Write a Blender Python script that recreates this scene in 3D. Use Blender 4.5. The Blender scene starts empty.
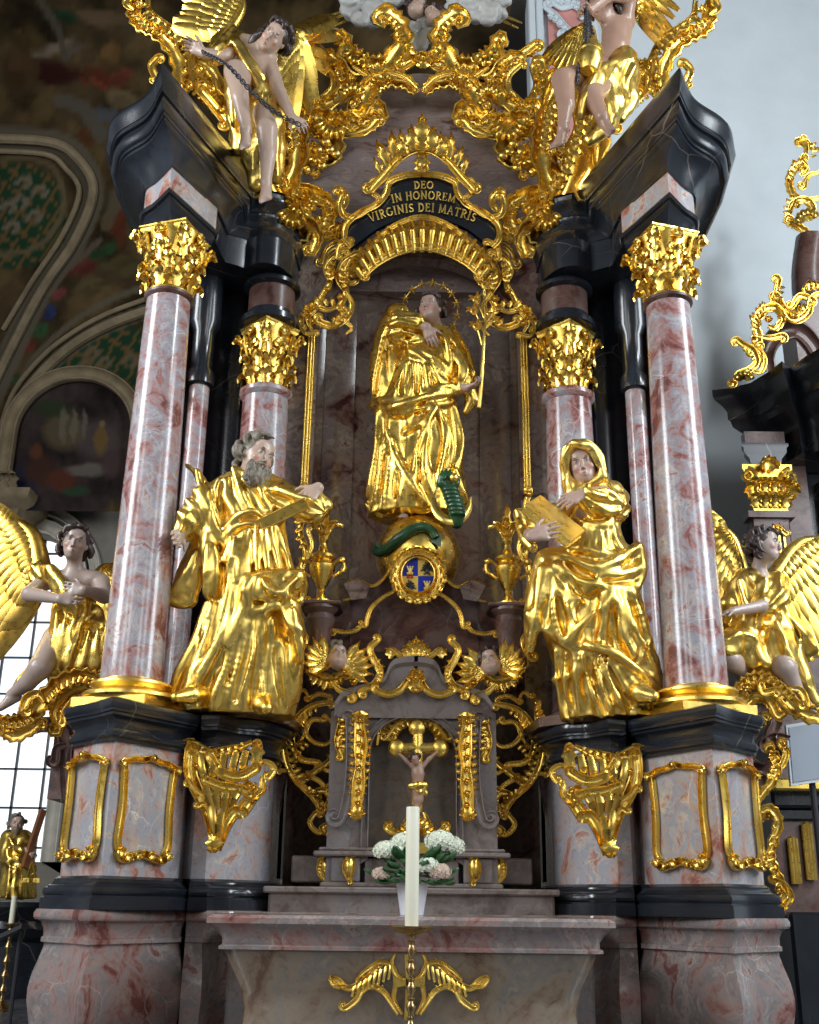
import bpy, math, random
import numpy as np
from mathutils import Vector, Matrix
PI=math.pi
rnd=random.Random(7)
# ---------------------------------------------------------------- camera model (frame 819x1024)
FPX=1101.0; CX,CY=409.5,512.0
_p,_y,_r=math.radians(19.6),math.radians(.34),math.radians(.75)
CAM=np.array([0,-7.9,1.1])
FW=np.array([-math.sin(_y)*math.cos(_p),math.cos(_y)*math.cos(_p),math.sin(_p)])
_ri=np.array([math.cos(_y),math.sin(_y),0.]); _up=np.cross(_ri,FW)
RT=_ri*math.cos(_r)+_up*math.sin(_r); UP=_up*math.cos(_r)-_ri*math.sin(_r)
def ray(px,py): return FW+RT*(px-CX)/FPX-UP*(py-CY)/FPX
def P(px,py,Y):
    d=ray(px,py); return CAM+d*(Y-CAM[1])/d[1]
def PZ(px,py,z):
    d=ray(px,py); return CAM+d*(z-CAM[2])/d[2]
def PPM(p): return FPX/float((np.asarray(p)-CAM)@FW)      # pixels per metre at a point
col=bpy.context.scene.collection
# ---------------------------------------------------------------- object helpers
ORG={}
def setp(o,label=None,cat=None,group=None,kind=None):
    if label: o['label']=label
    if cat: o['category']=cat
    if group: o['group']=group
    if kind: o['kind']=kind
def thing(name,label,cat,loc=(0,0,0),group=None):
    o=bpy.data.objects.new(name,None); col.objects.link(o); o.empty_display_size=.1
    o.location=tuple(float(v) for v in loc); ORG[o.name]=np.array(o.location); setp(o,label,cat,group); return o
class MB:
    def __init__(s): s.v=[]; s.f=[]; s.n=0; s.c=None
    def add(s,v,f):
        v=np.asarray(v,float).reshape(-1,3); s.v.append(v); n=s.n
        s.f.extend([tuple(int(i)+n for i in q) for q in f]); s.n+=len(v); return s
    def V(s): return np.concatenate(s.v) if s.v else np.zeros((0,3))
    def mirror(s):
        m=MB(); V=s.V().copy(); V[:,0]*=-1; m.v=[V]; m.n=len(V); m.f=[q[::-1] for q in s.f]; return m
    def xf(s,M,t=(0,0,0)):
        m=MB(); m.v=[s.V()@np.asarray(M,float).T+np.asarray(t,float)]; m.n=s.n; m.f=list(s.f) 
        if np.linalg.det(np.asarray(M,float))<0: m.f=[q[::-1] for q in m.f]
        return m
    def join(s,o):
        s.add(o.V(),o.f); return s
    # --- shapes
    def grid(s,R,cu=False,cv=False,flip=False):
        R=np.asarray(R,float); a,b=R.shape[:2]; f=[]
        for i in range(a if cu else a-1):
            for j in range(b if cv else b-1):
                q=(i*b+j,i*b+(j+1)%b,((i+1)%a)*b+(j+1)%b,((i+1)%a)*b+j)
                f.append(q[::-1] if flip else q)
        return s.add(R.reshape(-1,3),f)
    def loft(s,rings,cap=True,flip=False):
        rings=np.asarray(rings,float); n=rings.shape[1]; b=s.n
        s.grid(rings,cv=True,flip=flip)
        if cap:
            k=(len(rings)-1)*n; q0=tuple(range(b,b+n)); q1=tuple(range(b+k,b+k+n))
            s.f.append(q0 if flip else q0[::-1]); s.f.append(q1[::-1] if flip else q1)
        return s
    def lathe(s,prof,c=(0,0,0),seg=32,cap=True):
        a=np.linspace(0,2*PI,seg,endpoint=False); c=np.asarray(c,float)
        return s.loft([np.stack([c[0]+r*np.cos(a),c[1]+r*np.sin(a),np.full(seg,c[2]+z)],1) for r,z in prof],cap)
    def box(s,lo,hi,M=None,t=(0,0,0),bev=0):
        lo=np.asarray(lo,float); hi=np.asarray(hi,float)
        if bev<=0:
            v=np.array([[(lo,hi)[i][0],(lo,hi)[j][1],(lo,hi)[k][2]] for i in (0,1) for j in (0,1) for k in (0,1)])
            f=[(0,1,3,2),(4,6,7,5),(0,4,5,1),(2,3,7,6),(0,2,6,4),(1,5,7,3)]
            if M is not None: v=v@np.asarray(M,float).T+np.asarray(t,float)
            return s.add(v,f)
        m=MB(); b=bev; x0,y0,z0=lo; x1,y1,z1=hi
        def ring(i,z): return [(x0+i,y0+i,z),(x1-i,y0+i,z),(x1-i,y1-i,z),(x0+i,y1-i,z)]
        def rg(i,z): # with cut corners
            return [(x0+b,y0+i,z),(x1-b,y0+i,z),(x1-i,y0+b,z),(x1-i,y1-b,z),(x1-b,y1-i,z),(x0+b,y1-i,z),(x0+i,y1-b,z),(x0+i,y0+b,z)]
        m.loft([rg(b,z0),rg(0,z0+b),rg(0,z1-b),rg(b,z1)])
        V=m.V()
        if M is not None: V=V@np.asarray(M,float).T+np.asarray(t,float)
        return s.add(V,m.f)
    def tube(s,pts,r,seg=8,cap=True,flat=1.0,n=(0,-1,0)):
        pts=np.asarray(pts,float); k=len(pts); r=np.broadcast_to(np.asarray(r,float),(k,))
        T=tang(pts); n=np.asarray(n,float); rings=[]; prev=None
        a=np.linspace(0,2*PI,seg,endpoint=False)
        for i in range(k):
            t=T[i]
            if prev is None:
                u=n-t*(n@t)
                if np.linalg.norm(u)<.1: u=np.cross(t,(1,.3,.2))
            else: u=prev-t*(prev@t)
            u/=np.linalg.norm(u)+1e-9; prev=u; w=np.cross(t,u)
            rings.append(pts[i]+r[i]*(np.outer(np.cos(a),u)*flat+np.outer(np.sin(a),w)))
        return s.loft(rings,cap)
    def ellip(s,c,r,M=None,u=12,v=8):
        c=np.asarray(c,float); r=np.broadcast_to(np.asarray(r,float),(3,)); a=np.linspace(0,2*PI,u,endpoint=False)
        th=np.linspace(.02,PI-.02,v); R=[]
        for t in th:
            q=np.stack([np.cos(a)*math.sin(t)*r[0],np.sin(a)*math.sin(t)*r[1],np.full(u,-math.cos(t)*r[2])],1)
            if M is not None: q=q@np.asarray(M,float).T
            R.append(q+c)
        return s.loft(R)
    def prism(s,poly,z0,z1):
        poly=np.asarray(poly,float); n=len(poly)
        A=np.c_[poly,np.full(n,z0)]; B=np.c_[poly,np.full(n,z1)]
        return s.loft([A,B])
    def build(s,name,m,parent=None,smooth=35,org=None):
        V=s.V(); root=parent
        while root is not None and root.parent is not None: root=root.parent
        if parent is not None: o0=ORG[root.name]
        elif org is not None: o0=np.asarray(org,float)
        else: o0=np.array([(V[:,0].min()+V[:,0].max())/2,(V[:,1].min()+V[:,1].max())/2,V[:,2].min()])
        me=bpy.data.meshes.new(name); me.from_pydata((V-o0).tolist(),[],s.f); me.update()
        if smooth:
            me.polygons.foreach_set('use_smooth',[True]*len(me.polygons))
            if smooth<179: me.set_sharp_from_angle(angle=math.radians(smooth))
        if s.c is not None:
            at=me.color_attributes.new('paint','FLOAT_COLOR','POINT')
            at.data.foreach_set('color',np.c_[s.c,np.ones(len(s.c))].astype(np.float32).ravel())
        o=bpy.data.objects.new(name,me); col.objects.link(o)
        me.materials.append(m)
        if parent is not None: o.parent=parent
        else: o.location=tuple(o0); ORG[o.name]=o0
        return o
def tang(p):
    p=np.asarray(p,float); t=np.gradient(p,axis=0); return t/(np.linalg.norm(t,axis=1)[:,None]+1e-9)
def nrm(v): v=np.asarray(v,float); return v/(np.linalg.norm(v)+1e-12)
def cr(pts,n=8,closed=False):          # catmull-rom through points
    p=np.asarray(pts,float)
    if len(p)<3 and not closed:
        t=np.linspace(0,1,n+1)[:,None]; return p[0]*(1-t)+p[-1]*t
    q=np.vstack([p[-1:],p,p[:2]]) if closed else np.vstack([2*p[0]-p[1],p,2*p[-1]-p[-2]])
    out=[]; m=len(p) if closed else len(p)-1
    for i in range(m):
        a,b,c,d=q[i:i+4]
        for t in np.linspace(0,1,n,endpoint=False):
            out.append(.5*((2*b)+(c-a)*t+(2*a-5*b+4*c-d)*t*t+(3*b-a-3*c+d)*t**3))
    if not closed: out.append(p[-1])
    return np.array(out)
def resamp(p,n):
    p=np.asarray(p,float); d=np.r_[0,np.cumsum(np.linalg.norm(np.diff(p,axis=0),axis=1))]
    s=np.linspace(0,d[-1],n); return np.stack([np.interp(s,d,p[:,i]) for i in range(p.shape[1])],1)
def plan(items,n=5):                    # tuple = corner, list = smooth curve
    out=[]
    for it in items:
        if isinstance(it,tuple): out.append(it)
        else: out.extend([tuple(q) for q in cr(it,n)])
    return np.array(out,float)
def planloft(A,B,prof,z=0):
    return [np.c_[A+(B-A)*t,np.full(len(A),zz+z)] for t,zz in prof]
def rotz(a): c,s=math.cos(a),math.sin(a); return np.array([[c,-s,0],[s,c,0],[0,0,1.]])
def frame(z,x=(1,0,0)):                 # columns x,y,z with given z axis
    z=nrm(z); x=np.asarray(x,float); x=x-z*(x@z)
    if np.linalg.norm(x)<1e-3: x=np.array([0,1,0.])-z*z[1]
    x=nrm(x); return np.stack([x,np.cross(z,x),z],1)
# ---------------------------------------------------------------- materials
def mat(name,rough=.5,metal=0,col_=(.5,.5,.5),spec=.5,coat=0):
    m=bpy.data.materials.new(name); m.use_nodes=True; nt=m.node_tree; b=nt.nodes['Principled BSDF']
    b.inputs['Base Color'].default_value=(*col_,1); b.inputs['Roughness'].default_value=rough
    b.inputs['Metallic'].default_value=metal; b.inputs['Specular IOR Level'].default_value=spec
    b.inputs['Coat Weight'].default_value=coat; b.inputs['Coat Roughness'].default_value=.17
    return m,nt,b
def N(nt,t,**k):
    n=nt.nodes.new(t)
    for a,v in k.items():
        if a.startswith('i_'): n.inputs[a[2:].replace('_',' ')].default_value=v
        else: setattr(n,a,v)
    return n
def ramp(nt,fac,stops):
    r=nt.nodes.new('ShaderNodeValToRGB'); e=r.color_ramp.elements
    while len(e)<len(stops): e.new(.5)
    for x,(p,c) in zip(e,stops): x.position=p; x.color=(*c,1) if len(c)==3 else c
    nt.links.new(fac,r.inputs[0]); return r.outputs[0]
def mixc(nt,f,a,b,mode='MIX'):
    m=nt.nodes.new('ShaderNodeMix'); m.data_type='RGBA'; m.blend_type=mode; L=nt.links.new
    for s,v in ((m.inputs[0],f),(m.inputs[6],a),(m.inputs[7],b)):
        if isinstance(v,(int,float)): s.default_value=v
        elif isinstance(v,tuple): s.default_value=(*v,1) if len(v)==3 else v
        else: L(v,s)
    return m.outputs[2]
def pos(nt,scale=(1,1,1)):
    g=nt.nodes.new('ShaderNodeNewGeometry'); v=nt.nodes.new('ShaderNodeVectorMath'); v.operation='MULTIPLY'
    v.inputs[1].default_value=scale; nt.links.new(g.outputs['Position'],v.inputs[0]); return v.outputs[0]
def noise(nt,vec,s,d=6,r=.6,dist=0):
    n=N(nt,'ShaderNodeTexNoise',i_Scale=s,i_Detail=d,i_Roughness=r,i_Distortion=dist); nt.links.new(vec,n.inputs['Vector']); return n
def warp(nt,vec,s,a):
    n=noise(nt,vec,s,4); v=nt.nodes.new('ShaderNodeVectorMath'); v.operation='MULTIPLY_ADD'
    v.inputs[1].default_value=(a,a,a); nt.links.new(n.outputs['Color'],v.inputs[0]); nt.links.new(vec,v.inputs[2]); return v.outputs[0]
def veins(nt,vec,s,w,a=.25):
    v=N(nt,'ShaderNodeTexVoronoi',feature='DISTANCE_TO_EDGE',i_Scale=s); nt.links.new(warp(nt,vec,s*.9,a),v.inputs['Vector'])
    n=noise(nt,vec,s*.8,3)
    r1=ramp(nt,v.outputs['Distance'],[(0,(1,1,1)),(w,(0,0,0))]); r2=ramp(nt,n.outputs[0],[(.45,(0,0,0)),(.62,(1,1,1))])
    return mixc(nt,1.0,r1,r2,'MULTIPLY')
def marble(name,cols,vein=(.75,.7,.68),vs=2.2,vw=.02,ns=2.5,rough=.18,va=.6,scale=(1,1,1),coat=.3,lo=.36,hi=.66):
    m,nt,b=mat(name,rough,coat=coat); p=pos(nt,scale); w=warp(nt,p,1.3,.6)
    n=noise(nt,w,ns,9,.68,.6); k=len(cols)
    c1=ramp(nt,n.outputs[0],[(lo+(hi-lo)*i/(k-1),c) for i,c in enumerate(cols)])
    n2=noise(nt,w,ns*7,4,.6); c2=mixc(nt,ramp(nt,n2.outputs[0],[(.55,(0,0,0)),(.7,(.45,.45,.45))]),c1,cols[0])
    v=veins(nt,p,vs,vw); vm=nt.nodes.new('ShaderNodeMath'); vm.operation='MULTIPLY'; vm.inputs[1].default_value=va
    nt.links.new(v,vm.inputs[0]); c3=mixc(nt,vm.outputs[0],c2,vein)
    nt.links.new(c3,b.inputs['Base Color']); return m
def gold(name,c1,c2,rough=.24,bump=.15,bs=26):
    m,nt,b=mat(name,rough,1.0); p=pos(nt); n=noise(nt,p,5,5); n2=noise(nt,p,bs,3)
    nt.links.new(ramp(nt,n.outputs[0],[(.35,c1),(.65,c2)]),b.inputs['Base Color'])
    nt.links.new(ramp(nt,n2.outputs[0],[(.3,(rough-.06,)*3),(.75,(rough+.12,)*3)]),b.inputs['Roughness'])
    return m
M={}
M['gold']=gold('gold_leaf',(.84,.55,.10),(.90,.64,.16),.28,.05,16)
M['gold_bright']=gold('burnished_gold',(.88,.59,.12),(.93,.68,.19),.31,.04,16)
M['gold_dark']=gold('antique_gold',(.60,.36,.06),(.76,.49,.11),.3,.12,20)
M['pink']=marble('pink_marble',[(.15,.05,.045),(.30,.13,.115),(.36,.24,.23),(.30,.30,.34),(.46,.40,.38),(.26,.11,.10)],vein=(.7,.65,.63),vs=2.2,vw=.010,ns=4.0,rough=.22,coat=.3)
M['ped']=marble('pedestal_marble',[(.30,.10,.075),(.42,.25,.20),(.40,.35,.34),(.31,.33,.38),(.50,.43,.38),(.36,.17,.13)],vein=(.8,.76,.7),vs=2.8,vw=.012,ns=3.0,rough=.22)
M['plinth']=marble('red_grey_marble',[(.15,.05,.042),(.27,.14,.12),(.28,.21,.19),(.20,.18,.18),(.34,.28,.25),(.2,.08,.07)],vein=(.5,.46,.42),vs=2.4,vw=.012,ns=2.4,rough=.16)
M['mensa']=marble('tan_grey_marble',[(.13,.075,.05),(.22,.16,.11),(.25,.20,.15),(.19,.17,.15),(.29,.235,.17)],vein=(.10,.05,.04),vs=1.6,vw=.02,ns=2.0,rough=.22,coat=.1)
M['niche']=marble('dark_red_marble',[(.05,.014,.014),(.16,.09,.075),(.23,.17,.135),(.17,.13,.12),(.30,.24,.19),(.10,.04,.035)],vein=(.04,.012,.012),vs=1.5,vw=.03,ns=1.7,rough=.2,coat=.2)
M['pediment']=marble('veined_grey_marble',[(.12,.06,.05),(.31,.23,.21),(.38,.30,.28),(.30,.25,.26),(.46,.38,.34),(.2,.12,.1)],vein=(.12,.05,.04),vs=1.2,vw=.02,ns=1.6,rough=.25,scale=(.7,1,2.2),coat=.1)
M['dkred']=marble('brown_red_marble',[(.03,.012,.01),(.085,.035,.028),(.13,.07,.055),(.12,.08,.075),(.16,.10,.085)],vein=(.35,.28,.24),vs=2.4,vw=.008,ns=2.2,rough=.32,coat=.0)
M['grey']=marble('grey_tabernacle_marble',[(.12,.085,.075),(.2,.16,.14),(.26,.22,.20),(.22,.2,.21),(.32,.28,.26)],vein=(.14,.07,.06),vs=2,vw=.02,ns=2.2,rough=.3,coat=.1)
M['black']=marble('black_marble',[(.007,.009,.013),(.013,.016,.022),(.02,.025,.034)],vein=(.42,.34,.24),vs=.9,vw=.005,ns=1.5,rough=.24,va=.5,coat=.35)
def plain(name,c,rough=.6,nz=.0,s=6,bump=0):
    m,nt,b=mat(name,rough,0,c,spec=.5 if rough<.7 else .12)
    if nz:
        n=noise(nt,pos(nt),s,5); lo=tuple(v*(1-nz) for v in c); hi=tuple(min(1,v*(1+nz)) for v in c)
        nt.links.new(ramp(nt,n.outputs[0],[(.3,lo),(.7,hi)]),b.inputs['Base Color'])
        if bump:
            bp=N(nt,'ShaderNodeBump',i_Strength=bump,i_Distance=.02); nt.links.new(n.outputs[0],bp.inputs['Height']); nt.links.new(bp.outputs[0],b.inputs['Normal'])
    return m
def painted(name,rough=.35):
    m,nt,b=mat(name,rough); a=N(nt,'ShaderNodeVertexColor',layer_name='paint'); nt.links.new(a.outputs[0],b.inputs['Base Color'])
    
    if rough>.7: b.inputs['Specular IOR Level'].default_value=.05
    return m
M['skin']=painted('painted_carved_wood',.3)
M['hair']=plain('dark_brown_hair',(.045,.03,.028),.35,.3,20)
M['hair_grey']=plain('grey_hair',(.17,.145,.11),.45,.35,25)
M['green']=plain('dark_green_paint',(.02,.075,.03),.25,.4,12)
M['white']=plain('white_plaster',(.60,.655,.69),.85,.05,1.5)
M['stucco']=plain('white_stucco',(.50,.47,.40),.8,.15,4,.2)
M['cloud']=plain('silvered_cloud',(.42,.42,.40),.35,.15,8)
M['iron']=plain('dark_iron',(.03,.03,.035),.4)
M['wax']=plain('ivory_wax',(.80,.78,.62),.4)
M['leafg']=plain('green_leaf',(.025,.11,.03),.4,.4,30)
M['petal']=plain('white_petal',(.72,.76,.62),.6,.12,25)
M['petal2']=plain('fading_pink_petal',(.62,.48,.38),.6,.2,25)
M['pot']=plain('white_ceramic',(.72,.74,.80),.3)
M['brass']=gold('aged_brass',(.32,.22,.10),(.45,.31,.14),.3,.2,20)
# ================================================================ architecture
def mx(items): # mirror plan items
    out=[]
    for it in items:
        if isinstance(it,tuple): out.append((-it[0],it[1]))
        else: out.append([(-a,b) for a,b in it])
    return out
SIDE={-1:'left',1:'right'}
def side(mb,s): return mb if s<0 else mb.mirror()
CAX=(-2.27,.9)
# plan of the pedestal pair (left side), dado A and cornice B
PA=plan([(-2.85,2.7),(-2.80,1.5),[(-2.64,.80),(-2.50,.64),(-2.38,.50),(-2.21,.36)],(-2.21,.36),(-1.82,1.05),(-1.83,1.34),(-1.72,1.12),(-1.60,1.08),[(-1.60,1.08),(-1.45,1.24),(-1.30,1.40),(-1.20,1.75),(-1.20,2.0)],(-1.20,2.7)])
PB=plan([(-2.9,2.7),(-2.86,1.5),[(-2.72,.72),(-2.58,.58),(-2.40,.42),(-2.21,.17)],(-2.21,.17),(-1.72,1.0),(-1.74,1.22),(-1.70,.98),(-1.55,.93),[(-1.55,.93),(-1.42,1.15),(-1.22,1.28),(-1.08,1.7),(-1.06,2.0)],(-1.06,2.7)])
def onface(p0,p1,u,z,off=.0):         # point on a vertical face between plan points p0,p1 ; returns world
    p0=np.array(p0); p1=np.array(p1); q=p0+(p1-p0)*u; d=nrm(p1-p0); n=np.array([d[1],-d[0]])
    return np.array([q[0]+n[0]*off,q[1]+n[1]*off,z])
PED={}
for s in (-1,1):
    t=thing('altar_pedestal','%s marble pedestal under the front column and the gilded %s'%(('pink and grey','bearded man') if s<0 else ('pink and grey','woman in a hood')),'pedestal',(s*2.1,1.5,0)); PED[s]=t
    pl=[(1.15,0),(1.15,.14),(.95,.18),(.9,.22),(1.15,.32),(1.35,.42),(1.38,.50),(1.2,.60),(.85,.70),(.6,.78),(.62,.80),(.85,.81),(.85,.84),(.7,.85),(.75,.90),(1.0,.95),(1.45,.965),(1.55,.98),(1.55,1.01),(1.4,1.035)]
    side(MB().loft(planloft(PA,PB,pl)),s).build('plinth',M['plinth'],t)
    bs=[(1.25,1.035),(1.25,1.115),(1.0,1.118),(1.0,1.13),(1.12,1.145),(1.14,1.165),(1.05,1.185),(.8,1.19),(.8,1.20),(.55,1.21),(.38,1.235),(.38,1.245),(.1,1.265)]
    side(MB().loft(planloft(PA,PB,bs)),s).build('base_moulding',M['black'],t)
    side(MB().loft(planloft(PA,PB,[(0,1.265),(0,2.22)])),s).build('dado',M['ped'],t)
    cn=[(0,2.215),(.28,2.216),(.28,2.235),(.45,2.25),(.50,2.275),(.44,2.30),(.22,2.31),(.22,2.335),(.30,2.36),(.5,2.385),(.74,2.395),(.74,2.42),(.92,2.421),(.92,2.435),(1.06,2.45),(1.12,2.478),(1.06,2.508),(.85,2.52)]
    side(MB().loft(planloft(PA,PB,cn)),s).build('cornice',M['black'],t)
    # flat dark slab the statue stands on
    st=MB().prism([(-1.72,1.15),(-1.38,1.12),(-1.06,1.45),(-.98,2.2),(-1.72,2.2)],2.52,2.60)
    side(st,s).build('statue_slab',M['dkred'],t)
# columns ---------------------------------------------------------
def shaft(c,z0,z1,r0,r1,seg=48):
    pr=[]
    for i in range(17):
        u=i/16; r=r0+(r1-r0)*(u**1.35); pr.append((r,z0+(z1-z0)*u))
    return MB().lathe(pr,(c[0],c[1],0),seg)
def leaf(mb,o,up,out,L,W,curl=.5,lob=4,th=.012,bend=.0,n=11,sidecurl=.25):
    """acanthus leaf: o base point, up spine direction, out facing direction; tip curls outwards"""
    up=nrm(up); out=np.asarray(out,float); out=nrm(out-up*(out@up)); sd=np.cross(up,out)
    R=[];B=[]
    for i in range(n):
        u=i/(n-1); a=curl*PI*u**2.2*1.1
        # spine
        if i==0: p=np.zeros(2)
        else: p=p+np.array([math.cos(a),math.sin(a)])*L/(n-1)
        c=o+up*p[0]+out*p[1]+sd*bend*L*u*u
        w=W*.5*(math.sin(PI*min(1,.18+u*.86))**.7)*(1+.28*math.sin(u*lob*2*PI)); w=max(w,.03*W)
        nn=-up*math.sin(a)+out*math.cos(a)
        k=W*sidecurl*.5
        R.append([c-sd*w+nn*k*.9,c-sd*w*.55-nn*.1*k,c+nn*k*.45,c+sd*w*.55-nn*.1*k,c+sd*w+nn*k*.9])
        B.append([q-nn*th for q in R[-1]][::-1])
    ring=[list(a)+list(b) for a,b in zip(R,B)]
    mb.loft(ring); return mb
def volute(c,u,v,r,turns=1.6,n=26,sg=1,a0=0):
    """spiral points centre c in plane u,v, starting at outer radius r"""
    out=[]
    for i in range(n):
        t=i/(n-1); a=a0+sg*t*turns*2*PI; rr=r*(1-t*.82); out.append(c+np.asarray(u)*math.cos(a)*rr+np.asarray(v)*math.sin(a)*rr)
    return np.array(out)
def capital(c,z0,h,r,rot=0,seg=24):
    mb=MB(); c=np.array([c[0],c[1],0.]); Z=np.array([0,0,1.])
    mb.lathe([(r*1.0,z0),(r*1.08,z0+.02),(r*1.0,z0+.05),(r*.98,z0+h*.3),(r*1.1,z0+h*.7),(r*1.5,z0+h*.93),(r*1.5,z0+h*.96)],c,seg)
    for row,(zz,L,W,n,cu,ro) in enumerate(((.04,.50,.62,8,.95,1.02),(.30,.44,.58,8,1.0,1.12),(.5,.36,.40,8,1.0,1.25))):
        for k in range(n):
            a=rot+(k+.5*(row%2))*2*PI/n; d=np.array([math.cos(a),math.sin(a),0])
            leaf(mb,c+d*r*ro+Z*(z0+zz*h),Z+d*.18,d,L*h,W*r*1.3,cu,4,.012,sidecurl=.35)
    for k in range(4):                      # corner volutes with leaf below
        a=rot+PI/4+k*PI/2; d=np.array([math.cos(a),math.sin(a),0]); q=np.cross(Z,d)
        vc=c+d*r*1.72+Z*(z0+h*.78)
        for sg in (-1,1):
            e=nrm(d+q*sg*.35); pts=volute(vc+q*sg*r*.12,-e,Z,r*.36,1.7,30,-1,PI*.5)
            st=c+d*r*1.05+q*sg*r*.35+Z*(z0+h*.42)
            pts=np.vstack([cr([st,(st+pts[0])/2+d*r*.02-Z*.01,pts[0]],6)[:-1],pts])
            mb.tube(pts,np.linspace(.036,.02,len(pts))*r/.2,7,n=q)
        leaf(mb,vc+d*r*.10-Z*r*.55,Z+d*.3,d,r*1.5,r*.8,.7,4,.012,sidecurl=.4)
        leaf(mb,vc+d*r*.3+Z*r*.1,d*.6+Z,d,r*.9,r*.6,.9,3,.012,sidecurl=.4)
    for k in range(4):                      # mid rosettes
        a=rot+k*PI/2; d=np.array([math.cos(a),math.sin(a),0]); q=np.cross(Z,d); vc=c+d*r*1.45+Z*(z0+h*.86)
        for j in range(7):
            b=j*2*PI/7; leaf(mb,vc,q*math.cos(b)+Z*math.sin(b)+d*.35,d,r*.55,r*.34,.6,2,.01,n=7)
        for sg in (-1,1):
            pts=volute(c+d*r*1.3+q*sg*r*.38+Z*(z0+h*.66),-q*sg,Z,r*.24,1.5,22,-1,PI*.5)
            mb.tube(pts,np.linspace(.028,.014,len(pts))*r/.2,6,n=d)
    # abacus with hollow sides
    ab=[]
    for k in range(4):
        a=rot+PI/4+k*PI/2; b=a+PI/2; p0=np.array([math.cos(a),math.sin(a)])*r*2.1; p1=np.array([math.cos(b),math.sin(b)])*r*2.1; m=(p0+p1)/2*.78
        for u in np.linspace(0,1,8,endpoint=False):
            ab.append((1-u)**2*p0+2*u*(1-u)*m+u*u*p1+0)
    ab=np.array(ab)+c[:2]
    cc=c[:2]
    mb.loft([np.c_[cc+(ab-cc)*k,np.full(len(ab),z0+h*zz)] for k,zz in ((.9,.90),(.98,.93),(.98,.96),(1.04,.975),(1.04,1.0))])
    V=mb.V(); dx=V[:,:2]-c[:2]; rr=np.linalg.norm(dx,axis=1); k=np.where(rr>r,(r+(rr-r)*.62)/np.maximum(rr,1e-6),1.0); V[:,:2]=c[:2]+dx*k[:,None]; mb.v=[V]
    return mb
def column_base(c,z0,r,z1,rot=0):
    mb=MB(); h=z1-z0; cc=np.array(c)
    sq=[]
    for k in range(4):
        a=rot+k*PI/2; sq.append((cc[0]+math.cos(a)*r*1.95,cc[1]+math.sin(a)*r*1.95))
    mb.prism(sq,z0,z0+h*.28)
    mb.lathe([(r*1.5,h*.28),(r*1.6,h*.36),(r*1.6,h*.46),(r*1.5,h*.52),(r*1.3,h*.56),(r*1.2,h*.62),(r*1.26,h*.70),(r*1.38,h*.76),(r*1.36,h*.84),(r*1.2,h*.90),(r*1.06,h*.94),(r*1.04,h*1.0)],(c[0],c[1],z0),48)
    return mb
ZS0,ZS1=2.76,6.26
for s in (-1,1):
    t=thing('marble_column','free-standing front column of pink and grey marble on the %s, gilt base and capital'%SIDE[s],'column',(s*2.27,.9,2.52))
    rb=math.radians(-62)
    side(column_base(CAX,2.52,.235,2.77,rb),s).build('base',M['gold_bright'],t)
    sh=side(shaft(CAX,ZS0,ZS1,.25,.195),s).build('shaft',M['pink'],t)
    side(MB().lathe([(.19,6.22),(.205,6.23),(.222,6.25),(.222,6.275),(.205,6.29),(.19,6.29)],(*CAX,0),40),s).build('astragal',M['dkred'],t)
    side(capital(CAX,6.28,.66,.195,math.radians(-62)+PI/4),s).build('capital',M['gold'],t)
# entablature -------------------------------------------------------
EA=plan([(-2.62,2.9),(-2.62,1.3),[(-2.60,1.05),(-2.56,.88),(-2.42,.74),(-2.25,.54)],(-2.25,.54),(-1.97,1.15),(-1.92,1.60),(-1.80,1.66),[(-1.74,1.70),(-1.58,1.60),(-1.40,1.66),(-1.28,1.85)],(-1.26,2.3),(-1.26,2.9)],6)
EB=plan([(-3.12,2.9),(-3.14,1.6),[(-3.10,1.18),(-2.92,.78),(-2.55,.47),(-2.32,.08)],(-2.32,.08),(-1.70,1.74),(-1.75,2.00),(-1.68,1.98),[(-1.62,1.96),(-1.42,2.06),(-1.24,2.30),(-1.08,2.65)],(-1.07,2.8),(-1.07,2.9)],6)
def refine(A,n):                      # subdivide long straight runs so lofts stay clean
    return A
for s in (-1,1):
    t=thing('entablature','%s black marble entablature block jutting out over the front column'%SIDE[s],'cornice',(s*2.1,1.5,7.08))
    side(MB().loft(planloft(EA,EB,[(-.02,7.10),(-.02,7.42)])),s).build('frieze',M['black'],t)
    D=plan([(-2.55,1.5),[(-2.63,1.10),(-2.58,.88),(-2.44,.74),(-2.26,.52)],(-2.26,.52),(-1.955,1.17),(-2.05,1.5)],5); dc=np.array([-2.27,1.02])
    side(MB().loft([np.c_[dc+(D-dc)*k,np.full(len(D),z)] for k,z in ((.70,6.93),(.74,6.95),(.74,6.98),(.80,7.0),(.86,7.06),(.97,7.10),(.97,7.13),(1.06,7.135),(1.10,7.16),(1.06,7.185),(.95,7.19))]),s).build('architrave',M['black'],t)
    side(MB().loft([np.c_[D,np.full(len(D),z)] for z in (7.185,7.43)]),s).build('frieze_block',M['ped'],t)
    cn=[(0,7.415),(.10,7.416),(.10,7.44),(.06,7.45),(.10,7.51),(.20,7.585),(.36,7.65),(.54,7.695),(.66,7.715),(.66,7.75),(.72,7.751),(.72,7.785),(.76,7.787),(.82,7.80),(.87,7.835),(.87,7.875),(.83,7.905),(.80,7.91),(.80,7.94),(.91,7.941),(.91,7.985),(.94,7.99),(.96,8.02),(1.02,8.07),(1.06,8.12),(1.06,8.17),(1.0,8.205),(.9,8.21)]
    side(MB().loft(planloft(EA,EB,cn)),s).build('cornice',M['black'],t)
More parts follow.
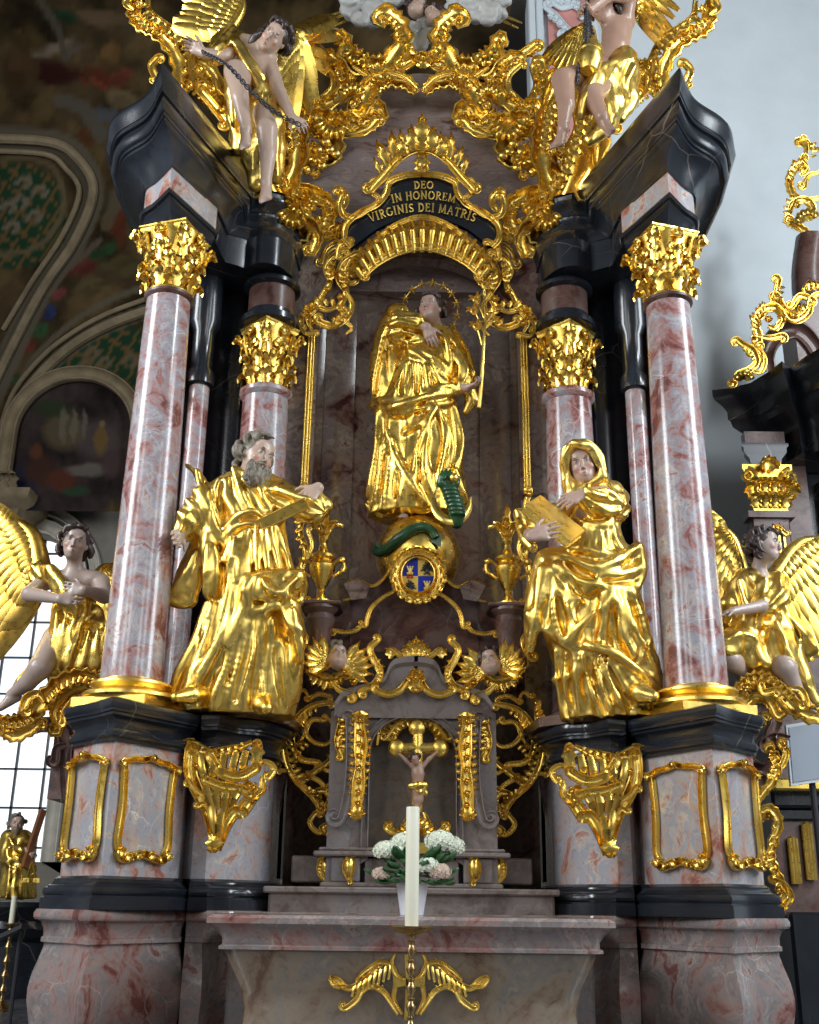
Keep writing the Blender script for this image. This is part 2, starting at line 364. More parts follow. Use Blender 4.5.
# inner half-columns, black pilasters, outer rear pilasters ------------------------------
for s in (-1,1):
    t=thing('inner_column','broad engaged column of pink marble with gilt capital behind the gilded %s'%('bearded man' if s<0 else 'hooded woman'),'column',(s*1.5,2.05,2.5))
    ic=(-1.50,2.02)
    side(MB().lathe([(.30,2.5),(.30,2.62),(.33,2.66),(.27,2.72),(.25,2.8),(.245,4),(.225,5.78),(.24,5.79),(.262,5.82),(.262,5.86),(.24,5.88)],(*ic,0),40),s).build('shaft',M['pink'],t)
    side(capital(ic,5.88,.70,.175,math.radians(-90)+PI/4),s).build('capital',M['gold'],t)
    im=MB().lathe([(.26,6.58),(.30,6.60),(.30,6.66),(.24,6.70),(.24,6.74)],(*ic,0),40); im.lathe([(.25,7.0),(.29,7.02),(.29,7.06),(.25,7.11)],(*ic,0),40)
    side(im,s).build('impost_rings',M['black'],t)
    side(MB().lathe([(.235,6.73),(.235,7.01)],(*ic,0),40),s).build('impost_block',M['dkred'],t)
t=thing('altar_retable','rear wall of the high altar in dark red and black marble with the arched niche','altar',(0,2.6,0))
OW=1.03; SPR=6.62; TOP=7.60
def archpts(w,spr,top,n=24):
    a=np.linspace(PI,0,n); return [(w*math.cos(q),spr+(top-spr)*math.sin(q)) for q in a]
def arch_panel(x0,x1,z0,z1,w,zb,spr,top,y0,y1,outer=None):
    """flat panel in XZ with an arched opening, between y0 (front) and y1"""
    inn=[(-w,zb)]+archpts(w,spr,top,25)+[(w,zb)]
    n=len(inn); out=[]
    for (x,z) in inn:
        if outer: out.append(outer(x,z)); continue
        if z<=zb+1e-6: out.append((x0 if x<0 else x1,z0))
        else:
            a=math.atan2((z-spr)/(top-spr),x/w); 
            u=math.cos(a); 
            if abs(u)>.75: out.append((x0 if u<0 else x1, spr+(z1-spr)*min(1,math.sin(a)/math.sin(math.acos(.75)))))
            else: out.append((x1*u/.75 if u>0 else -x0*u/.75*1.0, z1))
    ring=[]
    A=[np.array([(x,y0,z) for x,z in inn]),np.array([(x,y0,z) for x,z in out]),np.array([(x,y1,z) for x,z in out]),np.array([(x,y1,z) for x,z in inn]),np.array([(x,y0,z) for x,z in inn])]
    mb=MB().grid(np.array(A),flip=True); return mb
pan=arch_panel(-1.32,1.32,1.0,7.8,OW,3.0,SPR,TOP,2.25,2.42)
pan.build('niche_surround',M['niche'],t)
# concave niche back
R=[]
for z in np.linspace(1.0,8.2,25):
    R.append([(x,2.42+.38*math.cos(x/1.15*PI/2)**.7 if abs(x)<1.15 else 2.42,z) for x in np.linspace(-1.15,1.15,33)])
MB().grid(np.array(R),flip=True).build('niche_back',M['niche'],t)
# raised vertical marble bands inside niche
for s in (-1,1):
    R=[[(s*x,y,z) for x,y in ((.66,2.72),(.66,2.66),(.72,2.63),(.92,2.56),(.97,2.55),(.97,2.62))] for z in (3.4,7.3)]
    MB().grid(np.array(R),flip=s<0).build('niche_band',M['niche'],t)
for s in (-1,1):
    bp=[(-2.14,2.9),(-2.14,2.32),[(-2.06,2.25),(-1.92,2.2),(-1.80,2.2),(-1.74,2.25)],(-1.74,2.4),(-1.20,2.4),(-1.20,2.9)]
    side(MB().prism(plan(bp),1.3,7.6),s).build('black_pilaster',M['black'],t)
    rp=[(-2.78,2.9),(-2.76,2.02),(-2.50,1.86),(-2.32,1.86),(-2.30,2.05),(-2.14,2.1),(-2.14,2.9)]
    side(MB().prism(plan(rp),1.3,7.6),s).build('rear_pilaster',M['dkred'],t)
    side(MB().lathe([(.105,2.5),(.10,5.9)],(-2.16,1.98,0),28),s).build('slender_column',M['pink'],t)
    side(MB().lathe([(.11,5.9),(.14,5.92),(.14,6.05),(.11,6.1),(.11,6.5),(.16,6.6),(.16,7.3)],(-2.16,1.98,0),28),s).build('slender_column_top',M['black'],t)
    cp=MB()
    for row in range(3):
        for k in range(3):
            leaf(cp,np.array([-2.45+k*.055,1.84,5.72+row*.16]),(0,-.1,1),(0,-1,0),.2,.10,.8,3,.01)
    cp.box((-2.50,1.78,6.15),(-2.32,1.95,6.2)); cp.box((-2.48,1.82,5.68),(-2.33,1.95,6.16))
    side(cp,s).build('rear_capital',M['gold'],t)
# pediment slab above the niche
def pedo(): 
    xs=np.linspace(-1,1,41); pts=[(-1.75,7.4)]
    for x in xs: pts.append((x*1.75, 8.6+1.75*math.cos(x*PI/2)**.8))
    pts.append((1.75,7.4)); return pts
pp=pedo(); A=np.array([(x,2.62,z) for x,z in pp]); B=np.array([(x,3.0,z) for x,z in pp])
pm=MB().loft([A,B]); pm.build('pediment',M['pediment'],t,smooth=60)
# ---------------------------------------------------------------- mensa and steps
def rect(x,y0,y1,r=.1,n=4):
    pts=[]
    for cx_,cy_,a0 in ((x-r,y0+r,-PI/2),(x-r,y1-r,0),(-x+r,y1-r,PI/2),(-x+r,y0+r,PI)):
        for a in np.linspace(a0,a0+PI/2,n): pts.append((cx_+r*math.cos(a),cy_+r*math.sin(a)))
    return np.array(pts)
def rloft(prof,yb,r=.12): return MB().loft([np.c_[rect(x,y,yb,r),np.full(16,z)] for x,y,z in prof])
t=thing('altar_table','tan and red marble altar table standing in front with a thick moulded top slab','altar table',(0,.6,0))
rloft([(1.24,.10,0),(1.24,.10,.22),(1.20,.13,.25),(1.14,.17,.30),(1.13,.17,.42),(1.16,.15,.55),(1.24,.08,.72),(1.27,.06,.80)],1.05).build('body',M['mensa'],t)
rloft([(1.27,.06,.795),(1.30,.03,.80),(1.30,.03,.82),(1.28,.05,.83),(1.28,.04,.87),(1.31,.03,.91),(1.36,.0,.945),(1.385,-.02,.965),(1.385,-.02,1.0),(1.36,0.0,1.02)],1.05,.06).build('top_slab',M['plinth'],t)
mb=MB(); mb.box((-1.38,1.06,0),(1.38,2.4,1.03),bev=.02); mb.box((-1.12,1.22,1.0),(1.12,2.4,1.20),bev=.02); mb.box((-1.16,1.18,1.17),(1.16,2.4,1.22),bev=.012)
o=mb.build('altar_step',M['grey']); setp(o,'low grey marble step behind the altar table under the tabernacle','step')
# ================================================================ implicit-surface sculpting kit
class SDF:
    def __init__(s,lo,hi,h):
        s.h=h; s.lo=np.asarray(lo,float); n=np.ceil((np.asarray(hi)-s.lo)/h).astype(int)+2; s.n=n
        s.F=np.full(n,1.0,np.float32)
        s.ax=[(s.lo[i]+h*np.arange(n[i])).astype(np.float32) for i in range(3)]
    def win(s,lo,hi):
        a=np.clip(np.floor((np.asarray(lo)-s.lo)/s.h).astype(int),0,s.n); b=np.clip(np.ceil((np.asarray(hi)-s.lo)/s.h).astype(int)+1,0,s.n)
        if (b-a).min()<=0: return None
        sl=tuple(slice(x,y) for x,y in zip(a,b)); X=s.ax[0][sl[0]][:,None,None]; Y=s.ax[1][sl[1]][None,:,None]; Z=s.ax[2][sl[2]][None,None,:]
        return sl,X,Y,Z
    def put(s,sl,d,k,mode='+'):
        F=s.F[sl]
        if mode=='+':
            if k>0: h=np.clip(k-np.abs(F-d),0,None)/k; s.F[sl]=np.minimum(F,d)-h*h*k*.25
            else: s.F[sl]=np.minimum(F,d)
        elif mode=='-':
            d=-d
            if k>0: h=np.clip(k-np.abs(F-d),0,None)/k; s.F[sl]=np.maximum(F,d)+h*h*k*.25
            else: s.F[sl]=np.maximum(F,d)
    def cap(s,a,b,ra,rb=None,k=.03,mode='+',flat=None,fold=None,mm=0):
        """tapered capsule; flat=(dir,scale) squashes along dir; fold=(amp,n,phase,dir) lengthwise pleats"""
        rb=ra if rb is None else rb; a=np.asarray(a,float); b=np.asarray(b,float); m=max(ra,rb)*1.25+k+2*s.h+(fold[0] if fold else 0)
        m=max(m,mm)
        w=s.win(np.minimum(a,b)-m,np.maximum(a,b)+m)
        if w is None: return s
        sl,X,Y,Z=w; ab=b-a; L2=float(ab@ab)+1e-12
        px,py,pz=X-np.float32(a[0]),Y-np.float32(a[1]),Z-np.float32(a[2])
        t=np.clip((px*ab[0]+py*ab[1]+pz*ab[2])/L2,0,1).astype(np.float32)
        dx,dy,dz=px-t*ab[0],py-t*ab[1],pz-t*ab[2]
        if flat:
            n=nrm(flat[0]); q=dx*n[0]+dy*n[1]+dz*n[2]; e=(1/flat[1]-1); dx=dx+n[0]*q*e; dy=dy+n[1]*q*e; dz=dz+n[2]*q*e
        R=ra+(rb-ra)*t
        if fold:
            amp,nf,ph=fold[:3]; fr=frame(ab,fold[3] if len(fold)>3 else (0,-1,0)); u,v=fr[:,0],fr[:,1]
            th=np.arctan2(dx*v[0]+dy*v[1]+dz*v[2],dx*u[0]+dy*u[1]+dz*u[2])
            tw=fold[4] if len(fold)>4 else 0; ff=fold[5] if len(fold)>5 else 1.0
            R=R+amp*(1-1.8*np.abs(np.sin(th*nf/2+ph+tw*t)))*(t*ff+(1-ff) if ff!=1.0 else 1.0)
        d=np.sqrt(dx*dx+dy*dy+dz*dz)-R
        if flat and flat[1]<1: d=d*flat[1]**.5
        s.put(sl,d.astype(np.float32),k,mode); return s
    def chain(s,pts,rs,k=.03,mode='+',flat=None,fold=None,n=0):
        """tapered tube through points, joined to the rest in ONE smooth union so no beads form at the joints"""
        pts=[np.asarray(p,float) for p in pts]; rs=np.broadcast_to(np.asarray(rs,float),(len(pts),))
        if n: q=cr(np.c_[np.array(pts),rs],n); pts=list(q[:,:3]); rs=q[:,3]
        A=np.array(pts); m=rs.max()*1.3+k+2*s.h+(fold[0] if fold else 0); w=s.win(A.min(0)-m,A.max(0)+m)
        if w is None: return s
        sl=w[0]; F0=s.F[sl].copy(); s.F[sl]=9.0
        for i in range(len(pts)-1): s.cap(pts[i],pts[i+1],rs[i],rs[i+1],(.02 if (fold or not n) and mode=='+' else 0),'+',flat,fold,mm=m)
        D=s.F[sl].copy(); s.F[sl]=F0; s.put(sl,D,k,mode); return s
    def ell(s,c,r,R=None,k=.03,mode='+',disp=None):
        c=np.asarray(c,float); r=np.broadcast_to(np.asarray(r,float),(3,)); m=r.max()*1.05+k+2*s.h
        w=s.win(c-m,c+m)
        if w is None: return s
        sl,X,Y,Z=w; R=np.eye(3) if R is None else np.asarray(R,float)
        x,y,z=X-c[0],Y-c[1],Z-c[2]; q=[(x*R[0,i]+y*R[1,i]+z*R[2,i]) for i in range(3)]
        k0=np.sqrt(sum((q[i]/r[i])**2 for i in range(3))); k1=np.sqrt(sum((q[i]/r[i]**2)**2 for i in range(3)))+1e-6
        d=k0*(k0-1)/k1; s.put(sl,d.astype(np.float32),k,mode); return s
    def box(s,c,half,R=None,rr=.01,k=.02,mode='+'):
        c=np.asarray(c,float); half=np.asarray(half,float); m=np.linalg.norm(half)+k+2*s.h; w=s.win(c-m,c+m)
        if w is None: return s
        sl,X,Y,Z=w; R=np.eye(3) if R is None else np.asarray(R,float); x,y,z=X-c[0],Y-c[1],Z-c[2]
        q=[np.abs(x*R[0,i]+y*R[1,i]+z*R[2,i])-(half[i]-rr) for i in range(3)]
        d=np.sqrt(sum(np.clip(a,0,None)**2 for a in q))+np.minimum(np.maximum(np.maximum(q[0],q[1]),q[2]),0)-rr
        s.put(sl,d.astype(np.float32),k,mode); return s
    def loft(s,stn,fold=None,k=.03,mode='+',thick=None):
        """stations from bottom to top: (centre, half width x, half depth y, turn); cross sections are horizontal ellipses.
        fold=(amp_bottom,amp_top,count,phase,twist)"""
        st=sorted(stn,key=lambda q:q[0][2]); zs=np.array([q[0][2] for q in st]); 
        C=np.array([q[0] for q in st]); A=np.array([q[1] for q in st]); B=np.array([q[2] for q in st]); T=np.array([q[3] if len(q)>3 else 0 for q in st])
        m=max(A.max(),B.max())*1.3+.1; w=s.win([C[:,0].min()-m,C[:,1].min()-m,zs[0]-.1],[C[:,0].max()+m,C[:,1].max()+m,zs[-1]+.1])
        sl,X,Y,Z=w; z=Z.ravel(); zi=np.linspace(zs[0],zs[-1],60); f=lambda V:np.interp(z,zi,np.convolve(np.pad(np.interp(zi,zs,V),3,'edge'),np.ones(7)/7,'valid'))
        cx,cy,a,b,tt=(f(v)[None,None,:].astype(np.float32) for v in (C[:,0],C[:,1],A,B,T))
        x,y=X-cx,Y-cy; c_,s_=np.cos(tt),np.sin(tt); u=x*c_+y*s_; v=-x*s_+y*c_
        th=np.arctan2(v/b,u/a); R=1/np.sqrt((np.cos(th)/a)**2+(np.sin(th)/b)**2) if False else None
        k0=np.sqrt((u/a)**2+(v/b)**2); k1=np.sqrt((u/a**2)**2+(v/b**2)**2)+1e-6; d=k0*(k0-1)/k1
        if fold is not None:
            a0,a1,n,ph,tw=fold; tz=((Z-zs[0])/(zs[-1]-zs[0])).astype(np.float32)
            g=th*n/2+ph+tw*tz+.5*np.sin(th*2+3*tz)+.35*np.sin(th*5+1.7)
            amp=(a0+(a1-a0)*tz)*(.6+.4*np.sin(th*3+ph+2*tz))
            d=d-amp*(1-1.9*np.abs(np.sin(g)))
        if thick: d=np.abs(d)-thick
        d=np.maximum(d,np.maximum(zs[0]-Z,Z-zs[-1]))
        s.put(sl,(d*.9).astype(np.float32),k,mode); return s
    def head(s,c,R,H,k=.01,fem=False,old=False,mouth=0.0):
        """head with face; c centre of the skull, R columns = right,forward,up ; H head height"""
        g=lambda x,y,z:np.asarray(c)+R@(np.array([x,y,z])*H)
        S=lambda p,r,k=.02,mode='+':s.ell(g(*p),np.array(r)*H,R,k*H,mode)
        S((0,-.07,.10),(.335,.40,.36),.02); S((0,.06,-.12),(.27,.30,.36),.12)
        S((0,.20,-.30),(.155 if fem else .19,.16,.15),.12)       # jaw
        S((0,.285,-.395),(.07,.065,.055),.06)                     # chin
        for e in (-1,1):
            S((e*.155,.27,-.105),(.10,.07,.07),.06)               # cheek
            S((e*.13,.385,.055),(.082,.06,.052),.04,'-')         # socket
            S((e*.13,.318,.045),(.064,.05,.043),.01)             # eyeball
            s.chain([g(e*.055,.372,.10),g(e*.13,.378,.135),g(e*.215,.325,.105)],np.array([.022,.024,.018])*H,.03*H)
            S((e*.335,-.03,-.03),(.03,.06,.10),.03)              # ear
            S((e*.045,.41,-.155),(.035,.035,.028),.02)
        s.chain([g(0,.355,.09),g(0,.41,-.02),g(0,.455,-.13)],np.array([.028,.032,.042])*H,.03*H)  # nose
        s.chain([g(-.085,.355,-.255),g(0,.398,-.242),g(.085,.355,-.255)],np.array([.012,.022,.012])*H,.02*H)
        s.chain([g(-.075,.35,-.295),g(0,.388,-.302),g(.075,.35,-.295)],np.array([.012,.025,.012])*H,.02*H)
        s.chain([g(-.07,.385,-.274),g(0,.42,-.272),g(.07,.385,-.274)],np.array([.008,.012+mouth,.008])*H,.008*H,'-')
        S((0,.235,.26),(.22,.09,.13),.10)
        return [(g(0,.40,-.275),.075*H,(.36,.09,.06),(1.25,1,.55),R)]+[(g(e*.17,.33,-.15),.13*H,(.55,.22,.16),(1,1,1),R) for e in (-1,1)]+\
               [(g(e*.13,.36,.045),.06*H,(.50,.46,.42),(1.2,1.5,.6),R) for e in (-1,1)]+[(g(e*.13,.36,.047),.04*H,(.02,.012,.01),(1,2,1),R) for e in (-1,1)]+\
               [(g(e*.135,.385,.128),.085*H,(.09,.045,.025),(1.15,1.6,.26),R) for e in (-1,1)]
    def hand(s,w,d,n,size,side=1,curl=.5,spread=.16,k=.008,curls=None,thumb=.55):
        """w wrist point, d direction of the palm, n palm normal (the side fingers curl to), side +1 thumb on d x n"""
        d=nrm(d); n=nrm(np.asarray(n)-d*(np.asarray(n)@d)); q=np.cross(d,n)*side; S=size; w=np.asarray(w,float)
        s.cap(w,w+d*.16*S,.125*S,.15*S,k*2,flat=(n,.72))
        for j,o in enumerate((.15,.05,-.06,-.16)):
            s.cap(w+d*.10*S+q*o*S*.7,w+d*.42*S+q*o*S*1.25,.085*S,.078*S,.02,flat=None)
        for j,(o,L,r) in enumerate(((.19,.43,.058),(.065,.48,.060),(-.065,.45,.058),(-.185,.36,.050))):
            p=w+d*(.46-.02*abs(j-1))*S+q*o*S; a=(curls[j] if curls is not None else curl); dd=nrm(d+q*o*spread*6)
            for m,f in enumerate((.46,.30,.24)):
                an=a*(.45,1.25,1.9)[m]; v=dd*math.cos(an)+n*math.sin(an); p2=p+v*L*f*S
                s.cap(p,p2,r*S*(1-.08*m),r*S*(.92-.08*m),k*.5); p=p2
        p=w+d*.12*S+q*.12*S; v=nrm(d*.62+q*.75+n*.25*thumb)
        for m,f in enumerate((.20,.18,.15)):
            p2=p+v*f*S; s.cap(p,p2,(.085,.066,.06)[m]*S,(.068,.06,.05)[m]*S,k); p=p2; v=nrm(v+d*.35+n*.45*thumb)
        return s
    def foot(s,a,d,size,k=.015,up=(0,0,1)):
        size=size*1.15
        """a ankle, d toe direction"""
        d=nrm(d); up=nrm(np.asarray(up)-d*(np.asarray(up)@d)); q=np.cross(d,up); S=size; a=np.asarray(a,float)
        s.cap(a,a-up*.16*S-d*.13*S,.13*S,.13*S,k*2)
        s.chain([a-up*.02*S,a-up*.15*S+d*.25*S,a-up*.24*S+d*.52*S],np.array([.14,.13,.10])*S,k*2,flat=None)
        for e in (-.09,.08): s.cap(a-up*.18*S-d*.05*S,a-up*.24*S+d*.55*S+q*e*S,.13*S,.09*S,k*2)
        for j,o in enumerate((.15,.06,-.02,-.09,-.155)):
            r=(.072,.052,.048,.045,.042)[j]*S; p=a-up*.27*S+d*(.56-.03*j)*S+q*o*S
            s.cap(p,p+d*(.18-.02*j)*S-up*.02*S,r,r*.85,k*.4)
        return s
    def surf(s,px,py,miss=None):
        d=ray(px,py); t=np.arange(4.,26.,s.h*.8); Q=CAM+d*t[:,None]; I=np.round((Q-s.lo)/s.h).astype(int)
        ok=((I>=0)&(I<s.n)).all(1); 
        if not ok.any(): return miss
        Q=Q[ok]; I=I[ok]; f=s.F[I[:,0],I[:,1],I[:,2]]; w=np.nonzero(f<0)[0]
        if len(w):
            j=w[0]
            if j==0: return Q[0]
            a,b=float(f[j-1]),float(f[j]); return Q[j-1]+(Q[j]-Q[j-1])*(a/(a-b+1e-9))
        m=f.argmin(); return Q[m] if f[m]<.12 else miss
    def draw(s,lines,r=.016,lift=.05,k=.07,mode='+',n=5,ends=.25):
        """fold crests (or hollows) traced as pixel polylines on the visible front of the sculpture"""
        jobs=[]
        for L in lines:
            rr,ll=r,lift
            if isinstance(L,tuple): L,sc_=L; rr,ll=r*sc_,lift*sc_
            q=cr(np.array(L,float),n); W=[s.surf(*p) for p in q]; ok=[i for i,w in enumerate(W) if w is not None]
            if len(ok)<2: continue
            m=len(q); pts=[];rs=[]
            for i in ok:
                u=i/(m-1); e=min(1,min(u,1-u)/ends+.15) if ends else 1
                dv=nrm(CAM-W[i]); pts.append(W[i]+dv*(ll*e-(rr if mode=='+' else 0))); rs.append(rr*(.5+.5*e))
            jobs.append((np.array(pts),np.array(rs)))
        for pts,rs in jobs:
            if len(pts)>6:
                dep=(pts-CAM)@FW; sm=dep.copy(); pts0=pts
                for _ in range(4): sm=np.convolve(np.pad(sm,2,'edge'),np.ones(5)/5,'valid')
                pts=CAM+(pts-CAM)*(sm/dep)[:,None]
            s.chain(cr(pts[::2] if len(pts)>8 else pts,3),np.interp(np.linspace(0,1,len(cr(pts[::2] if len(pts)>8 else pts,3))),np.linspace(0,1,len(rs)),rs),k,mode)
        return s
    def crumple(s,lo,hi,amp,cell,dirn=(0,0,1),stretch=2.2,seed=0,band=.09):
        """angular carved folds: sharp ridges between hollows, stretched along dirn"""
        w=s.win(lo,hi)
        if w is None: return s
        sl,X,Y,Z=w; F=s.F[sl]; msk=np.abs(F)<band
        if not msk.any(): return s
        I=np.nonzero(msk); P_=np.stack([X.ravel()[I[0]],Y.ravel()[I[1]],Z.ravel()[I[2]]],1).astype(np.float64)
        fr=frame(dirn); Q=P_@fr; Q[:,2]/=stretch; Q/=cell
        Q+=.22*np.sin(Q[:,[1,2,0]]*2.1+seed)
        b=np.floor(Q).astype(int); f1=np.full(len(Q),9.); f2=np.full(len(Q),9.)
        for i in (-1,0,1):
            for j in (-1,0,1):
                for k in (-1,0,1):
                    c=b+np.array([i,j,k]); hsh=np.sin(c@np.array([[127.1,269.5,113.5],[311.7,183.3,271.9],[74.7,246.1,124.6]])+seed*7.3)*43758.5453
                    o=c+.15+.7*(hsh-np.floor(hsh)); dd=np.linalg.norm(Q-o,axis=1)
                    f2=np.minimum(f2,np.maximum(f1,dd)); f1=np.minimum(f1,dd)
        v=np.clip(1-(f2-f1)*1.6,0,1)            # 1 on the ridges
        F[I]=F[I]-(amp*(v-.35)*np.clip(1-np.abs(F[I])/band,0,1)).astype(np.float32); s.F[sl]=F; return s
    def extract(s,smooth=1):
        F=s.F; h=s.h; nx,ny,nz=F.shape; I=(F<0)
        # keep border empty
        I[0]=I[-1]=False; I[:,0]=I[:,-1]=False; I[:,:,0]=I[:,:,-1]=False; F=np.where(I,F,np.maximum(F,1e-4))
        c=np.zeros((nx-1,ny-1,nz-1),np.uint8)
        for i in (0,1):
            for j in (0,1):
                for k in (0,1): c+=I[i:nx-1+i,j:ny-1+j,k:nz-1+k]
        act=(c>0)&(c<8); idx=-np.ones(act.shape,np.int64); A=np.nonzero(act); n=len(A[0]); idx[A]=np.arange(n)
        S=np.zeros((n,3)); W=np.zeros(n); A=[a for a in A]
        cn=lambda i,j,k:F[A[0]+i,A[1]+j,A[2]+k].astype(float)
        vals={(i,j,k):cn(i,j,k) for i in (0,1) for j in (0,1) for k in (0,1)}
        for ax in range(3):
            for u in (0,1):
                for v in (0,1):
                    p=[u,v]; p.insert(ax,0); q=[u,v]; q.insert(ax,1); a=vals[tuple(p)]; b=vals[tuple(q)]
                    m=(a<0)!=(b<0); t=np.where(m,a/(a-b+1e-12),0); pt=np.tile(np.array(p,float),(n,1)); pt[:,ax]=t
                    S[m]+=pt[m]; W[m]+=1
        V=np.stack(A,1)+S/np.maximum(W,1)[:,None]; V=V*h+s.lo
        faces=[]
        for ax in range(3):
            sa=[slice(None)]*3; sb=[slice(None)]*3; sa[ax]=slice(0,-1); sb[ax]=slice(1,None)
            a=I[tuple(sa)]; b=I[tuple(sb)]; E=np.nonzero(a!=b); o=[x for x in range(3) if x!=ax]; E=np.stack(E,1)
            E=E[(E[:,o[0]]>0)&(E[:,o[1]]>0)&(E[:,0]<nx-1+(ax==0)*0)&(E[:,o[0]]<F.shape[o[0]]-1)&(E[:,o[1]]<F.shape[o[1]]-1)]
            q=[]
            for du,dv in ((-1,-1),(0,-1),(0,0),(-1,0)):
                e=E.copy(); e[:,o[0]]+=du; e[:,o[1]]+=dv; q.append(idx[e[:,0],e[:,1],e[:,2]])
            q=np.stack(q,1); ins=a[E[:,0],E[:,1],E[:,2]]; 
            if ax==1: ins=~ins
            q[~ins]=q[~ins][:,::-1]; faces.append(q)
        Fq=np.concatenate(faces); Fq=Fq[(Fq>=0).all(1)]
        for _ in range(smooth):
            acc=np.zeros_like(V); cnt=np.zeros(len(V))
            for a_,b_ in ((0,1),(1,2),(2,3),(3,0)):
                np.add.at(acc,Fq[:,a_],V[Fq[:,b_]]); np.add.at(cnt,Fq[:,a_],1); np.add.at(acc,Fq[:,b_],V[Fq[:,a_]]); np.add.at(cnt,Fq[:,b_],1)
            V=V*.5+.5*acc/np.maximum(cnt,1)[:,None]
        return V,Fq
    def build(s,name,m,parent=None,paint=None,base=None,smooth=1,org=None):
        V,Fq=s.extract(smooth); mb=MB(); mb.v=[V]; mb.n=len(V); mb.f=Fq.tolist()
        if base is not None:
            C=np.tile(np.array(base,float),(len(V),1)); n=np.sin(V@np.array([31.,17,23]))*.03+1; C*=n[:,None]
            for c,r,colr,sc_,R in (paint or []):
                q=(V-np.asarray(c))@R/np.array(sc_); dd=np.linalg.norm(q,axis=1)/r; a=np.clip(1.5-1.5*dd,0,1)[:,None]*.95
                if r>.0 and colr[0]>.5 and colr[1]<.3: a=np.clip(1-dd,0,1)[:,None]*.75
                C=C*(1-a)+np.array(colr)*a
            mb.c=C
        return mb.build(name,m,parent,smooth=180,org=org)
def facing(f,up=(0,0,1)):               # head frame: columns right(x), forward(y), up(z)
    f=nrm(f); up=np.asarray(up,float); up=nrm(up-f*(up@f)); return np.stack([np.cross(f,up),f,up],1)
def curls(S,c,R,H,n,seed,zlo=-.25,r=.055,long=0,face=.12,ln=.14,wave=1):
    """carved wavy locks over the skull"""
    rg=random.Random(seed); g=lambda p:np.asarray(c)+R@(np.array(p)*H)
    S.ell(g((0,-.10,.13)),np.array([.375,.39,.37])*H,R,.02)
    for i in range(n):
        a=rg.uniform(0,2*PI); z=rg.uniform(zlo,.95); rr=math.sqrt(max(0,1-z*z)); x=math.cos(a)*rr; y=math.sin(a)*rr
        if y>face and z<.62: continue
        p0=np.array([x*.37,y*.42-.07,z*.40+.10]); t=nrm(np.array([-y,x,-.9])*np.array([rg.choice((-1,1)),1,1])); nn=nrm(p0)
        pts=[]; L=ln*rg.uniform(.8,1.5)
        for j in range(5):
            u=j/4; an=u*4.2*wave; q=p0+t*L*u+nn*(.075+.05*math.sin(an))+np.cross(nn,t)*.045*math.cos(an); pts.append(g(q))
        S.chain(pts,np.linspace(r*1.25,r*.6,5)*H,.004)
    return S
SKIN=(.46,.33,.26)
def wing(root,tip,out,length,name,parent,mt,n1=9,droop=(0,0,-1),width=1.0,seed=1):
    """feathered wing as one mesh: root & tip of the leading edge; feathers hang along droop"""
    rg=random.Random(seed); mb=MB(); root=np.asarray(root,float); tip=np.asarray(tip,float); out=nrm(out); droop=nrm(droop)
    L=np.linalg.norm(tip-root); e=nrm(tip-root); mid=(root+tip)/2+(-droop)*L*.18
    lead=cr([root,mid,tip],14); mb.tube(lead,np.linspace(.09,.05,len(lead))*length/1.0,10,n=out)
    for row,(f,w,off,cnt) in enumerate(((1.0,.16,-.035,12),(.62,.14,-.01,13),(.38,.12,.015,14),(.2,.10,.035,15))):
        for i in range(cnt):
            u=(i+.3)/cnt; p=lead[int(u*(len(lead)-1))]; d=nrm(droop*(1.1-.55*u)+e*(u**1.6)*1.1)
            FL=length*f*(.55+.55*math.sin(PI*min(1,.25+u*.6)))*rg.uniform(.93,1.05)
            q=nrm(np.cross(out,d)); rr=[]
            for j in range(9):
                v=j/8; ww=w*length*.55*width*(math.sin(PI*(.12+.80*v))**.6); c=p+d*FL*v+out*(off*length+.03*math.sin(v*PI)*length)
                rr.append([c-q*ww-out*.012,c-q*ww*.5+out*.008,c+out*.026,c+q*ww*.5+out*.008,c+q*ww-out*.012,c-out*.02])
            mb.loft(rr)
    return mb.build(name,mt,parent,smooth=50)
# ================================================================ gilded statues
def lim(pts,m=.12):
    p=np.array(pts); return p.min(0)-m,p.max(0)+m
